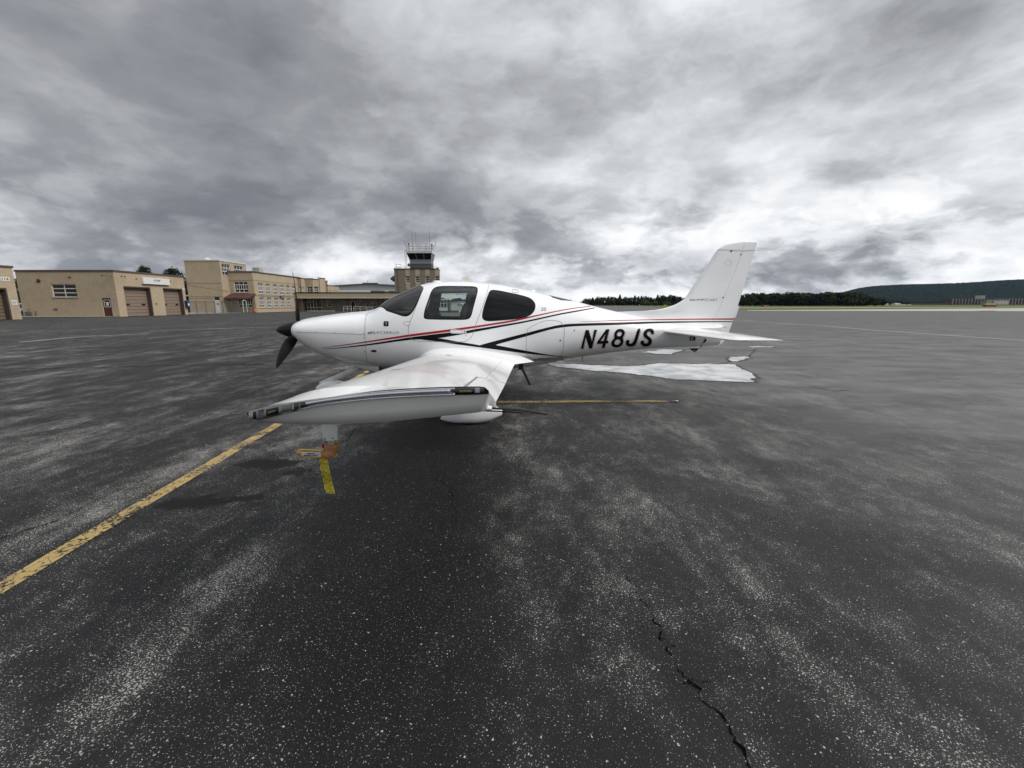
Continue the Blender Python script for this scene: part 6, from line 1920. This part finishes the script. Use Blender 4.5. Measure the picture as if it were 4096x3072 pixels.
# fuel cap, access plates and stall strip on the near wing
def on_wing(d, u, off=.002):
    r = wing_at(d); _, a, b, c, e, t = r
    ch = Vector((c - a, 0, e - b)); L = ch.length; nn = Vector((-ch.z, 0, ch.x)).normalized()
    return Vector((a, YC - d, b)) + ch * u + nn * (.022 * L * 4 * u * (1 - u) + naca(u) * t * L + off)
def wing_patch(name, d0, d1, u0, u1, mat, off=.002):
    mb = MB(); rows = [[on_wing(d0 + (d1 - d0) * i / 4, u0 + (u1 - u0) * j / 4, off) for j in range(5)] for i in range(5)]
    mb.loft(rows, closed=False); return mb.build(name, mat, wingL, smooth=True)
wing_patch('access_plate', 4.35, 4.47, .22, .28, M['concrete'])
fc = MB(); fc.v = [tuple(on_wing(2.0 + .045 * math.cos(2*math.pi*i/16), .36 + .035 * math.sin(2*math.pi*i/16), .003)) for i in range(16)]; fc.f = [tuple(range(16))]
fc.build('fuel_cap', M['steel'], wingL)
wing_patch('wing_seam', 4.452, 4.46, .80, .86, M['gasket'])
wing_patch('wing_seam', 3.30, 3.305, .05, .80, M['concrete'])

# ---- propeller: spinner and three scimitar blades
hub = Vector((-3.505, YC, 1.147))
prop = MB()
prof_s = [(.0, 0.004), (.02, .028), (.06, .058), (.13, .092), (.21, .121), (.29, .141), (.36, .151), (.40, .153)]
prop.loft([[Vector((-3.885 + a, YC + r * math.cos(q), 1.147 + r * math.sin(q))) for q in [2*math.pi*i/40 for i in range(40)]] for a, r in prof_s], cap0=True, cap1=True)
propeller = prop.build('spinner', M['prop_grey'], air, smooth=True)
for k in range(3):
    ang = R(87 - 120 * k)                       # first blade almost straight up, second towards the camera
    rad = Vector((0, -math.cos(ang), math.sin(ang))); tan = Vector((0, -math.sin(ang), -math.cos(ang)))
    ax = Vector((-1, 0, 0))
    rows = []
    for f, ch, sw, tk in ((.09, .055, 0, .034), (.16, .085, .0, .028), (.24, .13, -.006, .022), (.38, .165, -.020, .017), (.55, .165, -.030, .014), (.70, .142, -.030, .011), (.83, .108, -.022, .009), (.92, .074, -.012, .007), (.97, .040, -.004, .005), (1.0, .008, .002, .003)):
        r = f * .945
        tw = math.atan2(.30, f * 1.0) + R(3)
        cd = tan * math.cos(tw) - ax * math.sin(tw); nn = cd.cross(rad).normalized()
        c0 = hub + rad * r + tan * sw
        rows.append([c0 + cd * (ch * .5 * math.cos(q)) + nn * (tk * .5 * math.sin(q) * (1.2 if 0 else 1)) for q in [2*math.pi*i/14 for i in range(14)]])
    bl_ = MB().loft(rows, cap0=True, cap1=True)
    bl_.build('propeller_blade', M['prop'], propeller, smooth=True)

# ---- landing gear
def pant(name, x0, x1, yc, zlow, ztop, hw, par, mat='white', tail=0.10):
    rows = []
    N = 18
    for i in range(N + 1):
        f = i / N
        x = x0 + (x1 - x0) * f
        k = max(.03, (math.sin(math.pi * min(1, f * 1.15 + .02) ** .75) if f < .55 else math.sin(math.pi * (min(1, .55 * 1.15 + .02)) ** .75) * (1 - ((f - .55) / .45) ** 1.7 * .86)))
        zc_ = zlow + (ztop - zlow) * (.44 + .10 * f + tail * max(0, f - .5))
        h = (ztop - zlow) * .5 * k
        rows.append([Vector((x, yc + hw * (k ** .8) * math.copysign(abs(math.cos(q)) ** .8, math.cos(q)), max(zlow, zc_ + h * math.copysign(abs(math.sin(q)) ** .8, math.sin(q))))) for q in [2*math.pi*j/20 for j in range(20)]])
    return MB().loft(rows, cap0=True, cap1=True).build(name, M[mat], par, angle=R(60))
def wheel(x, yc, r, w, par):
    mb = MB()
    mb.loft([[Vector((x + rr * math.cos(q), yc + y, r + rr * math.sin(q))) for q in [2*math.pi*j/28 for j in range(28)]] for y, rr in ((-w*.5, r*.62), (-w*.5, r*.82), (-w*.36, r*.96), (-w*.15, r), (w*.15, r), (w*.36, r*.96), (w*.5, r*.82), (w*.5, r*.62))], cap0=True, cap1=True)
    t = mb.build('wheel', M['rubber'], par, angle=R(50))
    MB().loft([[Vector((x + rr * math.cos(q), yc + y, r + rr * math.sin(q))) for q in [2*math.pi*j/20 for j in range(20)]] for y, rr in ((-w*.52, r*.5), (-w*.53, r*.45), (w*.53, r*.45), (w*.52, r*.5))], cap0=True, cap1=True).build('rim', M['chrome'], t)
PT, PB = [pchip([(lambda p: (p.x, p.z))(P(a, b, 5.58)) for a, b in l]) for l in
    ([(1762, 1671), (1775, 1655), (1800, 1638), (1850, 1618), (1900, 1608), (1950, 1613), (2009, 1637)], [(1762, 1677), (1790, 1685), (1830, 1690), (1900, 1690.5), (1950, 1684), (2009, 1660)])]
PX0, PX1 = P(1762, 1672, 5.58).x, P(2009, 1650, 5.58).x
for sg in (1, -1):
    yc = YC - sg * 1.62
    rows = []
    for i in range(25):
        f = i / 24; x = PX0 + (PX1 - PX0) * f
        zt, zb = PT(x), PB(x); zm_ = (zt + zb) / 2; h = (zt - zb) / 2
        hw = .115 * max(.06, min(1, (f / .35)) ** .5 if f < .45 else 1 - .72 * ((f - .45) / .55) ** 1.5)
        rows.append([Vector((x, yc + hw * math.copysign(abs(math.cos(q)) ** .75, math.cos(q)), zm_ + h * math.copysign(abs(math.sin(q)) ** .75, math.sin(q)))) for q in [2*math.pi*j/24 for j in range(24)]])
    pn = MB().loft(rows, cap0=True, cap1=True).build('wheel_pant', M['white'], air, angle=R(60))
    wheel(-.58, yc, .165, .13, pn)
    lg = MB(); rows = []
    for f in [i / 8 for i in range(9)]:
        y = YC - sg * (.55 + 1.02 * f); z = .62 - .30 * f ** 1.4; x = -.50 - .06 * f
        cw_, tk = .13 - .04 * f, .026
        rows.append([Vector((x + cw_ * math.cos(q), y, z + tk * math.sin(q))) for q in [2*math.pi*j/14 for j in range(14)]])
    lg.loft(rows, cap0=True, cap1=True); lg.build('gear_leg', M['white'], pn, smooth=True)
npn = pant('nose_wheel_pant', -3.30, -2.46, YC, .045, .315, .10, air, tail=.1)
wheel(-2.96, YC, .142, .11, npn)
lg = MB(); rows = []
pa, pb_ = P(1446, 1466, YC), P(1282, 1536, YC)
for f in [i / 10 for i in range(11)]:
    c = pa.lerp(pb_, f); r_ = .046 - .006 * f
    t = (pb_ - pa).normalized(); up_ = Vector((0, 1, 0)).cross(t).normalized()
    rows.append([c + Vector((0, 1, 0)) * (r_ * .75 * math.cos(q)) + up_ * (r_ * math.sin(q)) for q in [2*math.pi*j/14 for j in range(14)]])
lg.loft(rows, cap0=True, cap1=True); lg.build('nose_gear_leg', simple('gear_paint', (.62, .63, .63), .35), npn, smooth=True)
# chin fairing under the cowling (cooling outlet)
ch_ = MB(); rows = []
for f in [i / 14 for i in range(15)]:
    x = -3.02 + .87 * f
    zb = fus(x)[1]
    dep = .135 * (f ** 1.1)
    hw = .12 + .14 * f
    rows.append([Vector((x, YC + hw * math.cos(q), zb + .06 + (dep + .06) * (-abs(math.sin(q)) ** .8 if math.sin(q) < 0 else .6 * math.sin(q)))) for q in [2*math.pi*j/20 for j in range(20)]])
ch_.loft(rows, cap0=True); ch_.build('chin_fairing', M['white'], cowl, smooth=True)
en = MB(); en.v = [tuple(p + Vector((-.002, 0, 0))) for p in rows[-1]]; en.f = [tuple(range(20))]; en.build('cooling_outlet', M['gasket'], cowl)
MB().tube([(-2.2, YC - .2, .585), (-2.05, YC - .2, .53)], .03, 10).build('exhaust_pipe', M['galv'], cowl)

# ---- step, antennas, tail tie-down
MB().tube([(.10, YC - .47, .70), (.15, YC - .50, .60), (.285, YC - .58, .33)], [.030, .022, .022], 8).build('entry_step', M['gasket'], air)
MB().box((.10, YC - .53, .56), (.17, YC - .46, .67)).build('step_bracket', M['gasket'], air)
pw_ = [P(2128, 1466, 6.95), P(2140, 1482, 6.93), P(2168, 1507, 6.9), P(2200, 1504, 6.9), P(2262, 1493, 6.9)]
MB().tube(pw_, .0035, 5).build('wire_antenna', M['seam'], air)
MB().tube([P(2330, 1424, 7.1), P(2330, 1447, 7.1)], .006, 5).build('drain_tube', M['seam'], air)
rg = MB()
rp = [Q(*p) for p in z8([(500, 1478), (625, 1478), (600, 1505), (575, 1520), (555, 1520), (530, 1502)])]
rg.prism([p + Vector((0, -.008, 0)) for p in rp], (0, .016, 0)); rg.build('tail_tie_down', M['gasket'], air)
p = Q(*z8([(563, 1502)])[0]); MB().tube([p + Vector((0, -.0095, 0)), p + Vector((0, .0095, 0))], .008, 8).build('tie_down_eye', M['sign_white'], air)
def blade_ant(name, pix, half, mat, y=YC):
    pts = [P(a, b, y) for a, b in pix]
    return MB().prism([q + Vector((0, -half, 0)) for q in pts], (0, 2 * half, 0)).build(name, M[mat], air)
blade_ant('beacon_antenna', [(1846, 1127), (1850, 1107.5), (1871, 1106.5), (1876, 1127)], .018, 'cream', YC + .12)
ga_ = MB(); c = P(1748, 1128, YC - .10)
ga_.loft([[c + Vector((.068 * r * math.cos(q), .05 * r * math.sin(q), z)) for q in [2*math.pi*j/20 for j in range(20)]] for r, z in ((1, -.03), (1, .008), (.85, .018), (.4, .022))], cap1=True)
ga_.build('dome_antenna', M['white'], air, smooth=True)
MB().tube([P(1996, 1140, YC), P(2010, 1122, YC), P(2040, 1080, YC), P(2091, 1024, YC)], [.010, .006, .0035, .002], 6).build('whip_antenna', M['white'], air)
MB().loft([[P(1988, 1139, YC) + Vector((.09 * f, 0, 0)) + Vector((0, .012 * math.cos(q) * w_, .05 * h)) for q in (0, math.pi)] for f, w_, h in ((0, .2, 0), (.4, 1, .2), (.6, 1, .8), (.8, .8, .2), (1, .2, -.3))]).build('antenna_foot', M['white'], air)
ga_ = MB(); c = P(2128, 1163, YC)
ga_.loft([[c + Vector((.05 * r * math.cos(q), .03 * r * math.sin(q), z)) for q in [2*math.pi*j/16 for j in range(16)]] for r, z in ((1, -.03), (1, .006), (.6, .014))], cap1=True)
ga_.build('dome_antenna', M['white'], air, smooth=True)

# ---- cabin interior
def cushion(par, name, c, sx, sy, sz, tilt=0.0, mat='leather', e=.5):
    rows = []
    for i in range(9):
        v = -math.pi / 2 + math.pi * i / 8
        cv, sv = max(.02, math.cos(v)), math.sin(v)
        ring_ = []
        for j in range(20):
            q = 2 * math.pi * j / 20
            x = sx * (cv ** e) * math.copysign(abs(math.cos(q)) ** e, math.cos(q)); y = sy * (cv ** e) * math.copysign(abs(math.sin(q)) ** e, math.sin(q)); z = sz * math.copysign(abs(sv) ** e, sv)
            ring_.append(Vector(c) + Vector((x * math.cos(tilt) + z * math.sin(tilt), y, -x * math.sin(tilt) + z * math.cos(tilt))))
        rows.append(ring_)
    return MB().loft(rows, cap0=True, cap1=True).build(name, M[mat], par, smooth=True)
for x0, hh in ((-.86, 1.0), (.15, .93)):
    for y0 in (YC - .29, YC + .29):
        b_ = cushion(air, 'seat', (x0 - .20, y0, .93), .25, .22, .07)
        cushion(b_, 'backrest', (x0 + .10, y0, 1.24 * hh + .04), .07, .22, .30, .22)
        cushion(b_, 'headrest', (x0 + .20, y0, 1.60 * hh + .04), .055, .13, .095, .18)
gl_ = MB()
gl_.loft([[Vector((x, YC + w * math.cos(q), z + h * math.sin(q))) for q in [math.pi * j / 12 for j in range(13)]] for x, w, z, h in ((-2.12, .40, 1.40, .05), (-1.85, .54, 1.36, .08), (-1.55, .56, 1.33, .13), (-1.42, .55, 1.33, .12))], closed=False)
gl_.build('glareshield', M['panel_dark'], air, smooth=True)
MB().box((-1.52, YC - .54, .85), (-1.44, YC + .54, 1.33)).build('instrument_panel', M['panel_dark'], air)
for y0 in (YC - .32, YC + .06): MB().box((-1.438, y0, 1.10), (-1.43, y0 + .28, 1.29)).build('display', M['screen'], air)
MB().box((-1.43, YC - .10, .72), (-.55, YC + .10, .98)).build('centre_console', M['panel_dark'], air)
MB().box((-1.9, YC - .50, .70), (.8, YC + .50, .74)).build('cabin_floor', M['liner'], air)
MB().box((-.60, YC - .06, .985), (-.42, YC + .06, 1.10)).build('armrest', M['led_white'], air)
for y0 in (YC - .44, YC + .44):
    MB().tube([(-1.44, y0, 1.12), (-1.30, y0, 1.13), (-1.24, y0, 1.20)], .018, 8).build('side_stick', M['panel_dark'], air)
MB().tube([(-1.30, YC - .06, 1.78), (-1.30, YC - .06, 1.70), (-1.27, YC - .05, 1.66)], .008, 6).build('compass_stalk', M['panel_dark'], air)
cushion(air, 'compass', (-1.22, YC + .02, 1.66), .045, .045, .045, 0, 'panel_dark', 1.0)
# headset hanging at the front of the cabin
hs_ = root('headset', (-1.22, YC - .18, 1.15), 'black pilot headset hanging at the panel, seen through the door window', 'headset')
MB().tube([Vector((-1.22 + .10 * math.cos(q) * .55, YC - .18, 1.43 + .12 * math.sin(q))) for q in [math.pi * (-.1 + 1.2 * i / 12) for i in range(13)]], .012, 8).build('headband', M['gasket'], hs_)
for dx in (-.062, .062): cushion(hs_, 'ear_cup', (-1.22 + dx, YC - .18, 1.36), .030, .045, .06, 0, 'panel_dark', .7)
MB().tube([Vector((-1.16, YC - .2, 1.32)), Vector((-1.10, YC - .24, 1.24)), Vector((-1.16, YC - .26, 1.2))], .006, 6).build('boom_microphone', M['gasket'], hs_)

# ---- pitot mast under the near wing and its cover
PY = 1.85
pm = lambda px, py: P(px, py, PY)
def plate(pix, y0, y1): 
    return [P(a, b, y0) for a, b in pix], Vector((0, y1 - y0, 0))
mast = MB(); pts, ex = plate([(1290, 1690), (1291, 1755), (1292, 1761), (1349, 1761), (1348, 1695), (1345, 1632), (1290, 1632)], PY - .006, PY + .006)
mast.prism(pts, ex)
mst = mast.build('pitot_mast', M['white'], air)
for a, b in ((1298, 1754), (1330, 1753)):
    p = P(a, b, PY - .007); MB().tube([p + Vector((0, -.003, 0)), p], .0045, 10).build('screw', M['steel'], mst)
MB().tube([P(1321, 1758, PY), P(1322, 1775, PY)], .024, 12).build('pitot_socket', M['chrome'], mst)
pc = root('pitot_cover', P(1320, 1800, PY), 'orange pitot tube cover with a yellow streamer hanging under the wingtip', 'pitot cover')
cov = [(1295, 1779), (1352, 1768), (1352, 1800), (1350, 1815), (1335, 1828), (1310, 1831), (1278, 1829), (1250, 1826), (1205, 1822), (1193, 1812), (1190, 1804), (1202, 1800), (1285, 1805), (1296, 1794)]
def puffy(pix, y, half, name, mat, par):
    """soft flat pouch: outline bulging towards its middle on both faces"""
    pts = [Vector(p) for p in round_poly(pix, 2)]
    c = sum(pts, Vector((0, 0))) / len(pts)
    mb = MB(); rows = []
    for sgn, ks in ((-1, (.25, .6, .88, 1.0)), (1, (.88, .6, .25))):
        for k in ks:
            dep = half * math.sqrt(max(.03, 1 - k * k)) * sgn
            rows.append([P(*(c + (p - c) * k), y) + Vector((0, dep, 0)) for p in pts])
    mb.loft(rows, cap0=True, cap1=True)
    return mb.build(name, mat, par, smooth=True)
mo = simple('cover_orange', (.50, .22, .10), .7, var=.25, vscale=40)
my = simple('trim_yellow', (.55, .47, .10), .6)
sl_ = MB()
rows = []
# sleeve: tube pouch around the mast, then the long pouch around the tube
upr = [(1324, 1773, 29), (1324, 1790, 29), (1323, 1805, 28), (1320, 1818, 25), (1318, 1828, 14)]
for px, py, hw in upr:
    c = P(px, py, PY); w_ = hw * PY / FPX
    rows.append([c + Vector((w_ * math.cos(q), .021 * math.sin(q), 0)) for q in [2*math.pi*j/18 for j in range(18)]])
sl_.loft(rows, cap0=True, cap1=True)
rows = []
for px, py, hh in ((1190, 1811, 5), (1195, 1811, 9.5), (1204, 1811, 11), (1230, 1813, 12), (1265, 1815, 13), (1292, 1816, 15), (1318, 1814, 17)):
    c = P(px, py, PY); h_ = hh * PY / FPX
    rows.append([c + Vector((0, .016 * math.cos(q), h_ * math.sin(q))) for q in [2*math.pi*j/18 for j in range(18)]])
sl_.loft(rows, cap0=True, cap1=True)
slv = sl_.build('sleeve', mo, pc, smooth=True)
ed = MB().tube([P(a, b, PY - .004) for a, b in ((1352, 1767), (1325, 1771), (1296, 1777), (1297, 1792), (1288, 1803), (1240, 1800), (1202, 1799), (1191, 1804), (1190, 1814), (1200, 1823), (1250, 1827), (1285, 1830), (1320, 1833), (1338, 1828), (1350, 1816))], .0036, 6)
ed.build('binding', my, pc, smooth=True)
lb_ = MB(); lb_.prism([P(a, b, PY - .0185) for a, b in ((1207, 1810), (1282, 1809), (1284, 1828), (1206, 1822))], (0, .004, 0))
lbo = lb_.build('label_patch', M['sign_white'], pc)
def panel_text(s, rect, y, mat, par):
    me = text_mesh(s, .03)
    xs = [v.co.x for v in me.vertices]; ys = [v.co.y for v in me.vertices]
    x0, x1, y0, y1 = min(xs), max(xs), min(ys), max(ys); a0, b0, a1, b1 = rect
    for v in me.vertices: v.co = P(a0 + (v.co.x - x0) / (x1 - x0) * (a1 - a0), b1 + (v.co.y - y0) / (y1 - y0) * (b0 - b1), y)
    return link('lettering', me, mat, par)
panel_text('REMOVE', (1228, 1811.5, 1260, 1817), PY - .0194, M['black'], lbo)
panel_text('BEFORE FLIGHT', (1216, 1818.5, 1274, 1824), PY - .0194, M['black'], lbo)
MB().tube([P(1294, 1776, PY - .01), P(1291, 1785, PY - .012), P(1293, 1790, PY - .01)], .005, 6).build('fastener_tab', M['red'], pc)
# streamer: thin quilted strip with a gentle curl and creases
st_ = MB(); rows = []
rs_ = random.Random(4)
cent = sl([(1293, 1829), (1299, 1865), (1306, 1900), (1314, 1935), (1323, 1973)], 8)
for i, (a, b) in enumerate(cent):
    hw = 15.5 + 1.5 * i / len(cent)
    yb = PY - .012 + .012 * math.sin(i * .35) + rs_.uniform(-.003, .003)
    rows.append([P(a - hw, b, yb) + Vector((0, .004 * math.sin(i * 1.1), 0)), P(a - hw * .5, b + 1, yb - .002 - .004 * math.sin(i * 1.7)), P(a, b + 2, yb - .001 + .004 * math.sin(i * 2.3)), P(a + hw * .5, b + 3, yb - .003 * math.sin(i * 1.3 + 1)), P(a + hw, b + 4, yb + .003)])
back_ = [[p + Vector((0, .003, 0)) for p in reversed(r_)] for r_ in rows]
st_.loft([r_ + b2 for r_, b2 in zip(rows, back_)], cap0=True, cap1=True)
ms_, nt_, b_ = new_mat('streamer_yellow')
setp(nt_, b_, Base_Color=(.50, .42, .025, 1), Roughness=.28)
b_.inputs['Coat Weight'].default_value = .6
st_o = st_.build('streamer', ms_, pc)
hm = MB()
for s0 in (0, -1): hm.tube([r_[0 if s0 == 0 else 4] + Vector((0, -.001, 0)) for r_ in rows], .0022, 5)
hm.build('streamer_hem', my, pc, smooth=True)
# ------------------------------------------------------------------ air between here and the hill
hz = MB().box((-3500, -60, -1.1), (7000, 3800, 260)).build('haze', None, None)
hm_ = bpy.data.materials.new('haze_air'); hm_.use_nodes = True
ht = hm_.node_tree; ht.nodes.clear()
pv = nd(ht, 'ShaderNodeVolumePrincipled', {'Color': (0.38, 0.62, 1.0, 1), 'Density': 0.000021, 'Anisotropy': 0.1})
nd(ht, 'ShaderNodeOutputMaterial', {'Volume': pv.outputs[0]})
hz.data.materials.append(hm_)
hz['kind'] = 'stuff'; hz['label'] = 'thin bluish haze in the air over the airfield'
